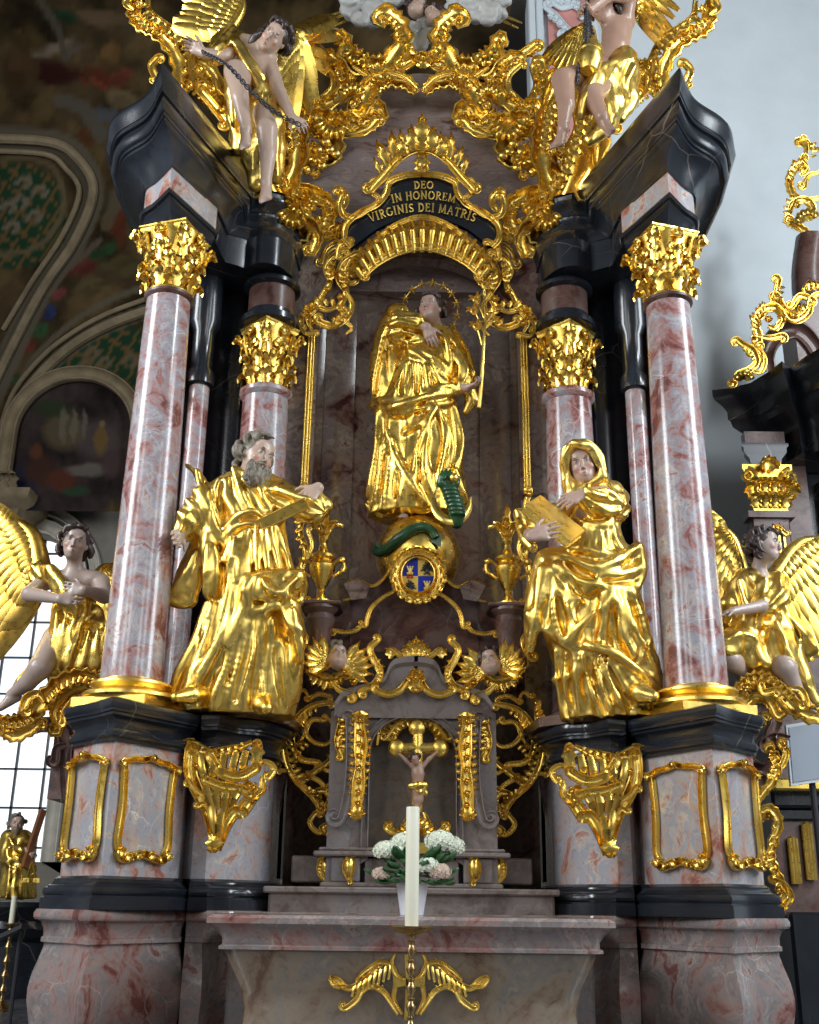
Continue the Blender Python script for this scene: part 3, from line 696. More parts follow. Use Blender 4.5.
# ---- Joachim-like bearded man with a book (left) -----------------------------------------------
def bearded_man():
    Y=.95; q=lambda x,y,dy=0:P(x,y,Y+dy)
    t=thing('gilded_statue','gilded statue of a bearded man in swirling robes with a book, on the left plinth','statue',tuple(P(235,712,1.25)))
    lo=[P(150,735,1.4)[0],.30,2.52]; hi=[P(345,500,1.0)[0],1.75,5.15]
    hc=q(257,458,-.08); HR=facing((.60,-.68,-.14),(.30,.05,1)); H=.385
    # flesh
    S=SDF(lo,hi,.0105)
    neck=q(244,480,.0); S.cap(neck-[0.02,-.02,.08],hc-[.04,-.03,.10],.10,.095,.03)
    pt=S.head(hc,HR,H,old=True)
    S.ell(q(245,505,.03),(.26,.17,.2),None,.05)
    wl=q(184,532,-.12); S.cap(q(196,520,-.05),wl,.06,.055,.02); S.hand(wl,(-.35,-.55,-.60),(.5,-.4,.0),.27,-1,.75,.1)
    wr=q(318,488,-.22); S.cap(q(305,505,-.15),wr,.055,.05,.02); S.hand(wr,(-.55,-.35,-.62),(-.3,.5,-.3),.27,-1,.55,.14)
    S.build('body',M['skin'],t,pt,SKIN)
    # hair and beard
    S=SDF(hc-.46,hc+.40,.0085); curls(S,hc,HR,H,75,3,-.75,.06,face=.0,ln=.16)
    g=lambda p:hc+HR@(np.array(p)*H); rg=random.Random(5)
    S.ell(g((0,.26,.30)),np.array([.24,.25,.20])*H,HR,.02,'-')
    S.ell(g((0,.46,.02)),np.array([.27,.28,.30])*H,HR,.01,'-')
    for i in range(46):
        x=rg.uniform(-.27,.27); z0=-.22-rg.uniform(0,.22)-.5*(.27-abs(x))*.6; y0=.24+.12*(1-(abs(x)/.3)**2)
        pts=[g((x+.03*math.sin(i+j*1.7),y0+.05*math.sin(j*1.3+i)+.03,z0-j*.085)) for j in range(5)]
        S.chain(pts,np.array([.045,.05,.045,.035,.02])*H,.002)
    for e in (-1,1): S.chain([g((e*.02,.42,-.215)),g((e*.12,.39,-.25)),g((e*.17,.34,-.36))],np.array([.03,.04,.03])*H,.006)
    S.build('hair_and_beard',M['hair_grey'],t,smooth=0)
    # robe
    S=SDF(lo,hi,.0088); st=[]
    for px,py,wd,dy,dd in ((231,716,65,.27,.36),(234,690,64,.24,.34),(246,650,55,.18,.30),(254,610,46,.12,.27),(255,575,41,.07,.25),(253,548,35,.03,.23),(252,520,32,.02,.22),(250,500,34,.02,.20),(247,486,28,.03,.16),(244,476,14,.03,.12)):
        c=P(px,py,Y+dy); st.append((c,wd/PPM(c),dd))
    S.loft(st,(.010,.003,15,.3,.5),.02)
    S.chain([q(228,492,.05),q(208,503,-.02),q(190,520,-.08),q(184,532,-.1)],[.15,.14,.105,.085],.05,fold=(.012,7,0))
    S.chain([q(222,495,.04),q(205,520,.02),q(200,545,.04),q(190,575,.06),q(183,594,.08)],[.12,.12,.10,.13,.10],.05,n=3,flat=((.3,1,0),.6))
    S.chain([q(215,500,-.02),q(208,540,-.1),q(214,575,-.12),q(211,594,-.10)],[.07,.07,.06,.045],.03,n=3)
    S.ell(q(211,602,-.13),(.035,.05,.08),None,.01,'-')
    S.chain([q(268,488,.03),q(290,500,-.08),q(312,508,-.16)],[.12,.115,.12],.05,fold=(.015,7,.6))
    S.chain([q(318,496,-.16),q(327,506,-.15),q(318,519,-.12)],[.045,.045,.035],.02)
    S.chain([q(189,467,.06),q(200,478,.0),q(214,492,-.04)],[.03,.05,.06],.03,flat=((.5,.2,.8),.4))
    # flying fold on the hip
    S.chain([q(246,592,-.18),q(268,588,-.26),q(290,582,-.2),q(300,575,-.08)],[.06,.10,.09,.05],.06,n=3,flat=((0,1,.1),.7))
    S.chain([q(284,600,-.2),q(297,622,-.14),q(297,650,-.05),q(294,685,.03)],[.06,.06,.05,.04],.05,n=3)
    # traced crests and hollows
    S.draw([([(236,545),(231,585),(224,620),(208,660),(184,700)],1.5),([(244,560),(243,600),(236,624),(214,662),(198,690)],1.2),([(206,604),(195,640),(180,670),(168,705)],1.3),([(212,606),(200,650),(184,696)],1),
      [(258,612),(254,650),(246,708)],[(265,614),(262,650),(255,700)],[(273,622),(273,660),(272,700)],([(281,640),(285,670),(288,712)],1.2),[(249,618),(240,660),(225,706)],
      [(240,630),(226,668),(212,706)],([(250,640),(242,680),(237,712)],.9),[(268,650),(266,680),(263,712)],[(279,660),(280,690),(280,714)],([(292,610),(299,650),(296,700)],1.1)],.021,.105,.085)
    S.draw([([(246,598),(244,590),(252,578),(275,573),(298,574)],1.3),([(298,574),(304,590),(296,605),(288,600)],1.2),([(246,598),(254,610),(275,606),(296,598)],1.3),[(282,606),(290,622),(300,630)],[(288,632),(300,640),(300,660)],
      [(262,578),(270,590),(288,596)],[(296,578),(287,588),(284,600)]],.016,.07,.06)
    S.draw([[(233,468),(240,488),(250,514)],([(238,468),(254,480),(262,492),(258,514)],1.2),[(246,478),(262,496),(270,510)],([(219,478),(214,500),(213,522)],1.2),([(196,470),(206,500),(216,525),(226,546)],1.4),[(202,488),(212,516),(220,540)],
      [(226,480),(228,500),(238,516)],[(262,480),(274,494),(284,508)],[(276,488),(290,494),(306,500)],[(280,506),(296,512),(312,516)],[(186,500),(196,510),(202,524)],[(178,512),(190,522),(198,534)],[(194,490),(204,500),(208,514)]],.015,.055,.06)
    S.draw([([(226,528),(240,516),(252,511),(266,517),(284,520)],1.5),([(228,534),(244,524),(262,524),(280,527)],1)],.018,.06,.04)
    S.draw([[(236,536),(232,556),(228,574)],[(244,530),(240,556),(238,580)],[(250,528),(248,550),(246,574)],[(256,527),(257,550),(258,574)],[(263,527),(266,550),(268,572)],[(270,528),(275,550),(279,570)],[(278,530),(284,550),(290,570)],[(232,540),(226,560),(244,556)]],.011,.045,.045)
    S.draw([([(196,552),(186,572),(172,592)],1),[(204,548),(197,575),(192,604)],[(208,545),(206,570),(205,592)],[(214,545),(216,570),(217,594)],[(168,592),(172,603),(184,606),(196,600)]],.013,.045,.06)
    S.draw([[(231,560),(227,600),(216,640)],[(251,620),(246,660),(236,700)],[(261,618),(258,660),(251,705)],[(269,620),(268,660),(266,700)],[(276,640),(279,680),(284,710)],[(205,620),(192,660),(176,700)],[(222,650),(206,684),(200,704)],
      [(222,484),(220,500),(222,520)],[(210,486),(214,505),(220,525)],[(250,486),(258,505),(262,512)],[(268,492),(280,502),(292,506)]],.026,-.002,.04,'-')
    S.crumple(lo,hi,.018,.24,(.25,0,1),3.2,1,.06)
    S.build('robe',M['gold_bright'],t)
    S=SDF(P(170,730,.8)-[.2,.4,.3],P(300,690,1)+.3,.011)
    a=q(203,692,.0); S.chain([a,a+[-.06,-.14,-.05],a+[-.16,-.26,-.09]],[.075,.07,.04],.02); S.build('shoe',M['gold_bright'],t)
    S=SDF(P(170,730,.8)-[.2,.4,.3],P(300,690,1)+.3,.011); a=q(262,700,-.05); S.chain([a,a+[.02,-.13,-.06],a+[.07,-.22,-.10]],[.075,.075,.05],.02)
    S.build('shoe',M['gold_bright'],t)
    # book
    c=q(283,514,-.42); Rb=facing((-.35,-.75,.25),(.45,.1,1)); Rb=frame(nrm((-.42,-.35,.8)),(.86,.0,.45))
    b=thing('gilded_book','closed gilded book held open-handed against the chest of the bearded statue','book',tuple(c))
    mb=MB().box((-.21,-.12,-.05),(.21,.13,-.036),Rb,c,bev=.006); mb.box((-.21,-.12,.036),(.21,.13,.05),Rb,c,bev=.006); mb.box((-.212,.12,-.048),(.212,.135,.048),Rb,c,bev=.006); mb.build('cover',M['gold_bright'],b)
    MB().box((-.20,-.11,-.037),(.20,.12,.037),Rb,c).build('pages',M['gold'],b)
bearded_man()
def hooded_woman():
    Y=.95; q=lambda x,y,dy=0:P(x,y,Y+dy)
    t=thing('gilded_statue','gilded statue of a hooded woman pointing into a book, on the right plinth','statue',tuple(P(600,715,1.25)))
    lo=[P(500,735,1.4)[0],.30,2.5]; hi=[P(685,500,1.0)[0],1.75,5.15]
    hc=q(583,466,-.12); HR=facing((-.20,-.85,-.12),(-.20,.05,1)); H=.355
    S=SDF(lo,hi,.0105); S.cap(q(594,492,.02),hc-[0,-.03,.08],.09,.085,.03); pt=S.head(hc,HR,H,fem=True)
    S.ell(q(594,512,.04),(.25,.17,.2),None,.05)
    wl=q(583,494,-.30); S.cap(q(604,492,-.18),wl,.055,.05,.02); S.hand(wl,(-.75,-.12,-.38),(-.1,.6,-.5),.27,-1,.35,.12)
    wr=q(532,536,-.62); S.cap(q(528,534,-.1),wr,.055,.05,.02); S.hand(wr,(.9,-.02,.25),(.05,.9,.1),.26,1,.15,.12)
    S.build('body',M['skin'],t,pt,(.44,.30,.24))
    S=SDF(lo,hi,.0088); st=[]
    for px,py,wd,dy,dd in ((613,720,50,.28,.30),(611,690,50,.24,.30),(603,655,52,.18,.29),(592,620,54,.12,.27),(590,590,49,.08,.25),(595,565,42,.05,.23),(599,548,27,.02,.18),(598,530,20,.02,.15),(597,510,22,.02,.16),(597,496,19,.03,.13),(597,490,12,.03,.1)):
        c=P(px,py,Y+dy); st.append((c,wd/PPM(c),dd))
    S.loft(st,(.010,.003,17,.8,.5),.02)
    g=lambda p:hc+HR@(np.array(p)*H)
    S.ell(g((0,-.08,.10)),np.array([.50,.50,.48])*H,HR,.02); S.ell(g((0,.52,-.10)),np.array([.33,.50,.50])*H,HR,.02,'-'); S.ell(g((0,.0,-.1)),np.array([.37,.45,.44])*H,HR,.01,'-')
    for pts in ([(-.40,.18,-.45),(-.41,.24,.0),(-.30,.34,.34),(0,.40,.45),(.30,.34,.34),(.41,.24,.0),(.44,.16,-.5)],[(-.46,.0,-.5),(-.48,.05,.1),(-.30,.12,.5),(0,.16,.56),(.32,.12,.5),(.48,.02,.1),(.54,0,-.5)]):
        S.chain([g(p) for p in pts],.035*H*1.3,.03,n=4)
    S.chain([g((-.38,.1,-.4)),q(570,498,-.08),q(562,515,-.1)],[.05,.06,.05],.03,n=3)
    S.chain([g((.42,.05,-.4)),q(606,488,-.0),q(617,498,.05)],[.06,.08,.1],.03,n=3)
    S.chain([g((-.25,.32,.36)),g((-.1,.42,.40)),g((.05,.42,.48)),g((.2,.3,.43))],[.03,.035,.035,.03],.02,n=3)
    S.chain([q(610,498,.03),q(614,508,-.04),q(600,503,-.16),q(588,497,-.26)],[.13,.125,.10,.08],.04,fold=(.012,8,0))
    S.chain([q(588,486,-.28),q(583,496,-.31),q(590,507,-.27)],[.026,.03,.026],.015,n=3)
    S.chain([q(582,505,.02),q(556,515,-.02),q(530,532,-.06)],[.11,.09,.085],.04,fold=(.012,7,.4))
    S.chain([q(519,514,-.02),q(523,536,-.25),q(532,547,-.34)],[.045,.04,.04],.03,n=3)
    S.chain([q(546,560,.0),q(537,590,.02),q(531,625,.04),q(530,650,.05)],[.09,.08,.06,.03],.04,n=3)
    S.chain([q(618,570,.05),q(632,558,.0),q(638,546,.02)],[.12,.09,.04],.05,n=3,flat=((.2,1,0),.6))
    S.draw([([(544,560),(565,556),(592,566),(618,560),(638,546)],1.6),([(548,552),(575,548),(600,552),(622,556)],1),([(556,566),(580,580),(610,588),(636,590)],1.5),([(642,566),(622,574),(600,572),(575,560)],1.2),([(640,548),(643,570),(634,590),(616,592)],1.2),
      [(546,566),(560,590),(570,606)],[(560,566),(572,584),(570,606)],[(600,572),(592,588),(570,604)]],.018,.075,.07)
    S.draw([([(545,572),(550,600),(562,640),(576,650)],1.3),([(612,594),(596,610),(578,630),(572,640)],1.4),([(572,640),(590,646),(612,652),(630,664),(650,682),(664,698)],1.4),([(568,606),(572,622),(568,636)],.9),([(606,594),(604,618),(600,646)],1),
      ([(622,596),(630,620),(646,650),(662,690)],1.3),[(614,598),(620,628),(634,655)],([(604,600),(618,605),(626,640)],.8),[(540,570),(538,600),(532,640)],([(528,614),(545,628),(562,640)],1.2),[(546,600),(550,620),(558,636)],[(634,596),(648,640),(660,676)]],.019,.09,.07)
    S.draw([[(556,652),(560,690),(564,720)],[(566,655),(566,690),(572,722)],[(575,655),(578,690),(582,720)],([(583,655),(592,690),(602,716)],1.2),[(591,655),(602,690),(612,714)],[(600,656),(614,690),(626,712)],[(610,660),(624,685),(636,702)],([(622,668),(638,690),(648,708)],1.2),[(553,680),(570,676),(582,668)],
      [(636,678),(648,690),(658,704)]],.018,.085,.05)
    S.draw([[(584,526),(583,538),(580,550)],[(589,524),(589,538),(587,551)],[(594,524),(595,538),(594,551)],[(599,524),(601,538),(602,551)],[(605,524),(608,538),(610,550)],[(611,522),(615,536),(620,548)]],.010,.04,.035)
    S.draw([([(578,520),(592,524),(606,524),(615,518)],1),([(576,494),(582,506),(592,514),(606,516)],.8),[(600,490),(612,494),(622,504)],[(596,510),(608,512),(620,510)],[(586,488),(594,494),(606,496)],[(516,510),(526,520),(540,526)],[(522,525),(530,534),(540,538)],[(562,506),(558,514),(550,520)]],.015,.045,.04)
    S.draw([[(566,572),(578,592),(590,600)],[(588,575),(604,582),(630,578)],[(560,600),(564,625),(566,635)],[(585,612),(586,632),(580,644)],[(596,605),(592,632),(590,644)],[(612,606),(614,636),(618,650)],[(630,606),(640,636),(652,670)],[(560,660),(562,690),(568,716)],[(571,660),(573,690),(577,716)],
      [(586,662),(598,692),(606,712)],[(606,662),(620,690),(630,706)],[(551,575),(548,605),(544,625)]],.024,-.002,.04,'-')
    S.crumple(lo,hi,.014,.22,(.4,0,.9),2.2,11,.06)
    S.build('robe',M['gold_bright'],t)
    S=SDF(P(580,730,.8)-[.2,.4,.3],P(670,690,1)+.3,.011)
    a=q(632,690,.0); S.chain([a,a+[.04,-.14,-.05],a+[.12,-.22,-.09]],[.085,.08,.05],.02); S.build('shoe',M['gold_bright'],t)
    c=q(553,521,-.38); Rb=frame(nrm((-.45,-.55,.72)),(.72,-.05,.42))
    b=thing('gilded_book','gilded book cradled on the forearm of the hooded statue, under her pointing hand','book',tuple(c))
    Rb=frame(nrm((.42,-.75,.52)),(.72,.0,-.68))
    MB().box((-.24,-.15,-.04),(.24,.15,-.028),Rb,c,bev=.006).build('back_cover',M['gold_bright'],b)
    MB().box((-.24,-.15,.028),(.24,.15,.04),Rb,c,bev=.006).build('front_cover',M['gold_bright'],b)
    MB().box((-.23,-.14,-.029),(.23,.14,.029),Rb,c).build('pages',M['gold'],b)
hooded_woman()
# ================================================================ Mary on the globe
def mary():
    Y=1.95; q=lambda x,y,dy=0:P(x,y,Y+dy)
    t=thing('gilded_statue','gilded statue of a young woman with a star ring standing on the globe','statue',tuple(q(418,520)))
    lo=P(360,530,2.0)-[0,.5,.1]; hi=P(497,275,1.9)+[0,.45,.1]
    lo[0]=P(355,300,2)[0]-.05; hc=q(430,310,-.12); HR=facing((-.35,-.88,.12),(.12,.2,1)); H=.325
    S=SDF(lo,hi,.0105); S.cap(q(438,332,.02),hc-[-.01,-.02,.04],.07,.07,.03); pt=S.head(hc,HR,H,fem=True)
    S.ell(q(436,345,.06),(.2,.14,.16),None,.05)
    w=q(427,327,-.22); S.cap(q(416,324,-.14),w,.05,.045,.02); S.hand(w,(.35,.0,-1),(.3,.9,0),.24,1,.35,.08)
    w=q(467,388,-.2); S.cap(q(460,387,-.12),w,.045,.042,.02); S.hand(w,(.75,-.4,.1),(0,-.2,1.0),.22,-1,1.0,.1)
    a=q(405,518,-.06); S.foot(a+[0,0,.05],(-.1,-1,-.15),.2)
    S.build('body',M['skin'],t,pt,(.40,.27,.22))
    S=SDF(hc-.36,hc+.34,.009); curls(S,hc,HR,H,50,8,-.6,.045,face=.0,ln=.15,wave=.6); g=lambda p:hc+HR@(np.array(p)*H)
    S.ell(g((0,.46,-.05)),np.array([.27,.34,.40])*H,HR,.02,'-')
    for i in range(7): S.chain([g((.28+.02*i,-.1+.03*i,.0)),g((.36,-.15,-.35)),q(449-i,333,.02)],[.03,.035,.02],.01,n=4)
    S.build('hair',M['hair'],t,smooth=0)
    S=SDF(lo,hi,.0090); st=[]
    for px,py,wd,dy,dd in ((417,517,49,.05,.30),(417,490,49,.03,.28),(418,450,43,.02,.25),(417,410,39,.0,.22),(425,380,31,.0,.19),(431,350,30,.02,.17),(434,338,26,.03,.14),(436,330,12,.03,.1)):
        c=P(px,py,Y+dy); st.append((c,wd/PPM(c),dd))
    S.loft(st,(.012,.003,17,.2,.4),.02)
    S.chain([q(418,334,.02),q(400,332,-.04),q(398,322,-.12),q(418,322,-.16)],[.13,.125,.10,.075],.04,fold=(.012,8,0))
    S.chain([q(397,315,.08),q(388,340,.12),q(386,375,.14),q(384,405,.16)],[.13,.16,.18,.12],.05,n=3,flat=((.4,1,0),.5))
    S.chain([q(450,340,.03),q(461,358,.0),q(466,375,-.05),q(462,386,-.12)],[.11,.10,.095,.07],.04,fold=(.012,8,.5))
    S.chain([q(466,385,-.05),q(472,400,.0),q(466,412,.0)],[.07,.07,.03],.04)
    S.draw([([(372,406),(388,408),(405,404),(430,396),(458,393)],1.9),([(378,412),(400,414),(430,406),(457,402)],1.3),([(370,406),(378,400),(394,402)],1.4),([(425,394),(445,386),(458,390)],1.2)],.018,.08,.05)
    S.draw([([(402,309),(386,330),(376,370),(373,400)],1.5),[(407,312),(420,320),(424,324)],[(390,325),(402,322),(420,328)],[(388,335),(400,332),(420,336)],[(395,340),(408,341),(424,338)],([(436,332),(446,340),(450,362),(449,375)],1.3),([(442,332),(456,345),(460,362)],1),
      [(412,345),(424,352),(440,362),(449,376)],[(410,350),(425,360),(446,378)],[(408,344),(410,352),(418,356)],[(452,352),(460,364),(462,378)],[(458,350),(466,366),(468,380)]],.014,.05,.045)
    S.draw([[(404,360),(400,378),(396,398)],[(409,360),(407,378),(404,396)],[(414,362),(414,380),(412,394)],[(419,362),(421,378),(421,393)],[(424,363),(428,378),(430,390)],[(429,366),(436,378),(440,386)],[(400,362),(392,380),(388,398)]],.011,.04,.035)
    S.draw([([(386,430),(400,465),(420,495),(428,508)],1.3),([(378,415),(377,440),(372,475),(366,502)],1.2),[(384,432),(381,460),(376,500)],[(390,440),(388,470),(384,508)],[(394,452),(394,480),(393,512)],[(399,462),(401,490),(402,512)],[(405,472),(409,495),(411,514)],([(436,408),(422,435),(415,470),(413,500)],1.2),
      ([(438,410),(450,430),(452,452),(446,480)],1.1),[(440,412),(445,440),(440,470),(436,500)],[(455,408),(462,440),(456,470)],[(428,425),(426,455),(432,490)],([(405,432),(425,420),(436,408)],1),[(456,470),(462,490),(470,505)],[(420,440),(424,470),(434,500)]],.017,.075,.055)
    S.draw([([(366,504),(372,512),(380,516),(390,512),(398,520)],1),([(398,520),(410,510),(424,512),(432,508)],1)],.014,.05,.04)
    S.draw([[(382,425),(379,460),(372,500)],[(387,440),(385,475),(380,508)],[(396,470),(397,495),(398,515)],[(445,415),(456,445),(450,470)],[(430,420),(420,450),(420,480)],[(384,345),(386,370),(388,395)],[(406,365),(402,390),(402,395)],[(416,366),(417,390),(417,392)]],.022,-.002,.04,'-')
    S.crumple(lo,hi,.013,.2,(.1,0,1),2.6,21,.06)
    S.build('robe',M['gold'],t)
    # reddish lining of the mantle seen under the arm
    # star halo
    hl=P(430,311,Y+.12); rr=27.5/PPM(hl); n=nrm(CAM-hl); U=nrm(np.cross((0,0,1),n))*-1; V=np.cross(n,U)*-1
    U=np.array([1.,0,0]); V=nrm(np.cross(U,n)); V=V if V[2]>0 else -V
    mb=MB(); ring=[hl+U*math.cos(a)*rr+V*math.sin(a)*rr for a in np.linspace(math.radians(-30),math.radians(160),40)]
    mb.tube(ring,.004,6)
    for k in range(9):
        a=math.radians(155-k*23.3); c=hl+U*math.cos(a)*rr+V*math.sin(a)*rr; pts=[]
        for j in range(10):
            b=j*PI/5+PI/2; r=.055 if j%2==0 else .022; pts.append(c+U*math.cos(b)*r+V*math.sin(b)*r)
        pts=np.array(pts); f=[];v=list(pts)+[c+n*.02,c-n*.02]
        for j in range(10): f+= [(j,(j+1)%10,10),((j+1)%10,j,11)]
        mb.add(v,f)
    mb.build('star_halo',M['gold_bright'],t,smooth=0)
    # lily
    mb=MB(); mb.tube(cr([q(479,408,-.24),q(482,375,-.24),q(484,340,-.22),q(485,318,-.2),q(484,295,-.2)],6),np.linspace(.022,.013,25),8)
    for b,c_ in (((484,330),(476,314)),((485,325),(493,313)),((484,318),(478,303)),((484,300),(485,289)),((482,345),(478,330))):
        p0=q(*b,-.2); p1=q(*c_,-.22); mb.tube(cr([p0,(p0+p1)/2,p1],3),.009,6); d=nrm(p1-p0)
        for k in range(5):
            an=k*2*PI/5; fr=frame(d); o=fr[:,0]*math.cos(an)+fr[:,1]*math.sin(an); leaf(mb,p1,d+o*.35,o,.13,.06,.35,1,.006,n=7)
    mb.ellip(q(484.5,293,-.2),(.025,.025,.06))
    o=mb.build('lily_stem',M['gold_bright']); setp(o,'gilded lily stem held upright by the woman in the niche','lily')
mary()
gc=P(418,557,1.95)
o=MB().ellip(gc,.395,u=48,v=28).build('gilded_globe',M['gold']); setp(o,'large gilded globe under the feet of the woman in the niche','globe')
def moon_snake():
    q=lambda x,y,dy=0:P(x,y,1.95+dy); mb=MB()
    pts=cr([q(452,500,-.30),q(432,503,-.42),q(436,519,-.48),q(452,534,-.47),q(459,541,-.38)],6); 
    pts=cr([q(436,490,-.36),q(434,506,-.42),q(444,519,-.46),q(458,520,-.42),q(468,510,-.36),q(471,497,-.32)],6)
    mb.tube(pts,[.008+.045*math.sin(PI*i/(len(pts)-1)) for i in range(len(pts))],10,flat=.6)
    o=mb.build('crescent_moon',M['gold_bright']); setp(o,'gilded crescent moon leaning on the globe behind the green serpent','moon')
    t=thing('green_serpent','dark green serpent winding round the gilded globe with an apple in its jaws','serpent',tuple(q(400,540,-.4)))
    def on(px,py,lift=.035):
        d=nrm(ray(px,py)); b=(CAM-gc)@d; c=(CAM-gc)@(CAM-gc)-(.395+lift)**2; D=b*b-c
        tt=-b-math.sqrt(D) if D>0 else -b; return CAM+d*tt
    pts=cr([on(379,545),on(375,551),on(382,552),on(391,545),on(402,536),on(413,529),on(424,527),on(432,531),on(436,538)],6)
    mb=MB().tube(pts,[.035+.012*math.sin(PI*i/(len(pts)-1)) for i in range(len(pts))],12,n=(0,0,1))
    a,b=pts[-1],pts[-1]-pts[-6]; b=nrm(b); s_=nrm(np.cross(b,CAM-a)); o_=nrm(CAM-a)
    V=[a-b*.02+s_*.075,a+b*.10,a-b*.02-s_*.075,a+b*.02]; V=V+[v-o_*.03 for v in V]; mb.add(V,[(0,1,3),(3,1,2),(4,7,5),(7,6,5),(0,4,5,1),(1,5,6,2),(0,3,7,4),(3,2,6,7)])
    mb.build('tail',M['green'],t)
    S=SDF(q(455,525,-.7)-[.3,.1,.1],q(455,465,-.3)+[.3,.3,.1],.009)
    S.chain([q(456,522,-.42),q(457,508,-.46),q(452,495,-.5),q(448,487,-.52)],[.065,.075,.07,.065],.02,n=3)
    for i in range(7): c=q(457-i*1.1,515-i*4,-.47-.01*i); S.ell(c,(.08,.07,.018),None,.02)
    S.chain([q(448,488,-.52),q(441,483,-.56),q(441,476,-.58)],[.05,.04,.025],.02)
    S.chain([q(449,486,-.52),q(456,484,-.56),q(459,478,-.57)],[.045,.03,.02],.02)
    for x,y in ((442,471),(446,469),(450,470)): S.chain([q(446,482,-.54),q(x,y+6,-.58),q(x,y,-.57)],[.03,.026,.012],.01)
    S.ell(q(444,478,-.6),(.02,.02,.02),None,.0)
    S.build('serpent_head',M['green'],t)
    o=MB().ellip(q(454,478,-.60),(.045,.045,.045)).build('gilded_apple',M['gold_bright']); setp(o,'small gilded apple in the jaws of the green serpent','apple')
moon_snake()
# ================================================================ angels
def top_left_angel():
    Y=1.35; q=lambda x,y,dy=0:P(x,y,Y+dy)
    t=thing('angel_statue','seated angel with bare legs and gilded drapery on the left entablature, holding chains','angel',tuple(q(262,195)))
    lo=np.minimum(q(190,205),q(330,205))-[.1,.95,.3]; hi=np.maximum(q(320,5),q(200,5))+[.1,.6,.4]
    hc=q(274,38,-.18); HR=facing((-.12,-.85,-.45),(.62,-.1,.8)); H=.36
    S=SDF(lo,hi,.0125); S.cap(q(256,50,-.05),hc-[.04,0,.04],.08,.075,.03); pt=S.head(hc,HR,H,fem=True)
    S.chain([q(252,52,.0),q(256,72,-.02),q(257,92,.02)],[.19,.19,.17],.08,flat=((0,1,0),.7)); S.ell(q(240,45,.0),(.13,.12,.11),None,.06); S.ell(q(266,57,.0),(.12,.12,.12),None,.06)
    w=q(204,53,-.42); S.chain([q(238,46,.0),q(226,56,-.22),w],[.09,.07,.05],.03); S.hand(w,(-.8,-.2,.4),(-.3,-.6,-.5),.26,1,.5,.15)
    w=q(292,118,-.35); S.chain([q(268,60,.0),q(279,92,-.18),w],[.085,.07,.045],.03); S.hand(w,(.7,-.3,-.7),(.0,.8,-.3),.26,-1,.6,.12)
    a=q(246,128,-.52); S.chain([q(247,95,.05),q(236,72,-.42),q(240,98,-.52),a],[.15,.115,.085,.05],.04,n=0); S.foot(a,(.1,-.35,-.9),.27,up=(.2,-1,.2))
    a=q(266,182,-.42); S.chain([q(262,98,.0),q(267,131,-.45),q(268,155,-.44),a],[.15,.105,.08,.05],.04); S.foot(a,(.05,-.45,-.85),.27,up=(0,-1,.2))
    S.build('body',M['skin'],t,pt,SKIN)
    S=SDF(hc-.42,hc+.40,.01); curls(S,hc,HR,H,80,4,-.6,.055,face=.08,ln=.2); g=lambda p:hc+HR@(np.array(p)*H); S.ell(g((0,.48,-.05)),np.array([.28,.30,.36])*H,HR,.01,'-')
    for i in range(6): S.chain([g((.33,-.05+.03*i,-.1)),g((.40+.02*i,.02,-.35)),g((.34+.02*i,-.02,-.58-.03*i))],[.025,.03,.015],.006,n=4)
    S.build('hair',M['hair'],t,smooth=0)
    S=SDF(lo,hi,.0135)
    S.chain([q(232,40,-.02),q(222,48,-.15),q(214,56,-.28)],[.13,.12,.085],.03,fold=(.018,7,0))
    S.chain([q(232,34,-.12),q(244,58,-.24),q(256,80,-.25),q(266,98,-.2)],[.05,.055,.06,.07],.03,n=3,flat=((0,1,0),.7))
    S.chain([q(248,95,.02),q(240,120,-.1),q(238,150,-.05)],[.16,.13,.06],.05); S.chain([q(262,98,.0),q(258,125,-.12),q(254,160,-.1),q(255,185,-.05)],[.18,.16,.12,.06],.05)
    S.chain([q(266,100,-.05),q(272,125,-.3),q(276,150,-.2),q(277,180,-.1)],[.13,.12,.09,.05],.04)
    S.chain([q(229,68,-.35),q(231,95,-.35),q(234,125,-.25)],[.05,.05,.03],.03)
    S.draw([[(232,40),(246,62),(262,90)],[(238,40),(250,58),(264,78)],[(256,90),(250,115),(246,150)],[(262,92),(258,125),(254,170)],[(268,96),(262,130),(259,178)],([(252,92),(262,108),(268,124)],1.3),[(230,72),(232,100),(234,124)],[(272,110),(276,140),(277,175)],[(222,42),(216,48),(212,58)]],.014,.05,.05)
    S.crumple(lo,hi,.022,.2,(.2,0,1),2.4,31,.07)
    S.build('drapery',M['gold_bright'],t)
    wing(q(228,34,.15),q(232,-25,.1),(0,-1,-.2),.62,'wing',t,M['gold'],droop=(-.95,0,.18),width=2.3,seed=2)
    wing(q(278,62,.35),q(298,34,.45),(0,-1,-.2),.95,'wing',t,M['gold'],droop=(-.25,0,-1),width=1.7,seed=3)
    ch=MB(); pts=resamp(cr([q(203,52,-.5),q(228,66,-.72),q(252,92,-.66),q(275,112,-.55),q(298,124,-.48)],8),44)
    chain_links(ch,pts,.022); o=ch.build('iron_chain',M['iron']); setp(o,'dark chain strung between the hands of the left seated angel','chain')
def chain_links(mb,pts,r):
    T=tang(pts)
    for i,(p,t_) in enumerate(zip(pts,T)):
        fr=frame(t_); u=fr[:,0] if i%2 else fr[:,1]; a=np.linspace(0,2*PI,10,endpoint=False); ring=p+np.outer(np.cos(a)*r*1.35,t_)+np.outer(np.sin(a)*r*.85,u)
        R=[]
        for k in range(10):
            c=ring[k]; o_=nrm(c-p); w_=np.cross(u,t_); b=np.linspace(0,2*PI,5,endpoint=False); R.append(c+r*.32*(np.outer(np.cos(b),o_)+np.outer(np.sin(b),w_)))
        mb.grid(np.array(R),cu=True,cv=True)
top_left_angel()
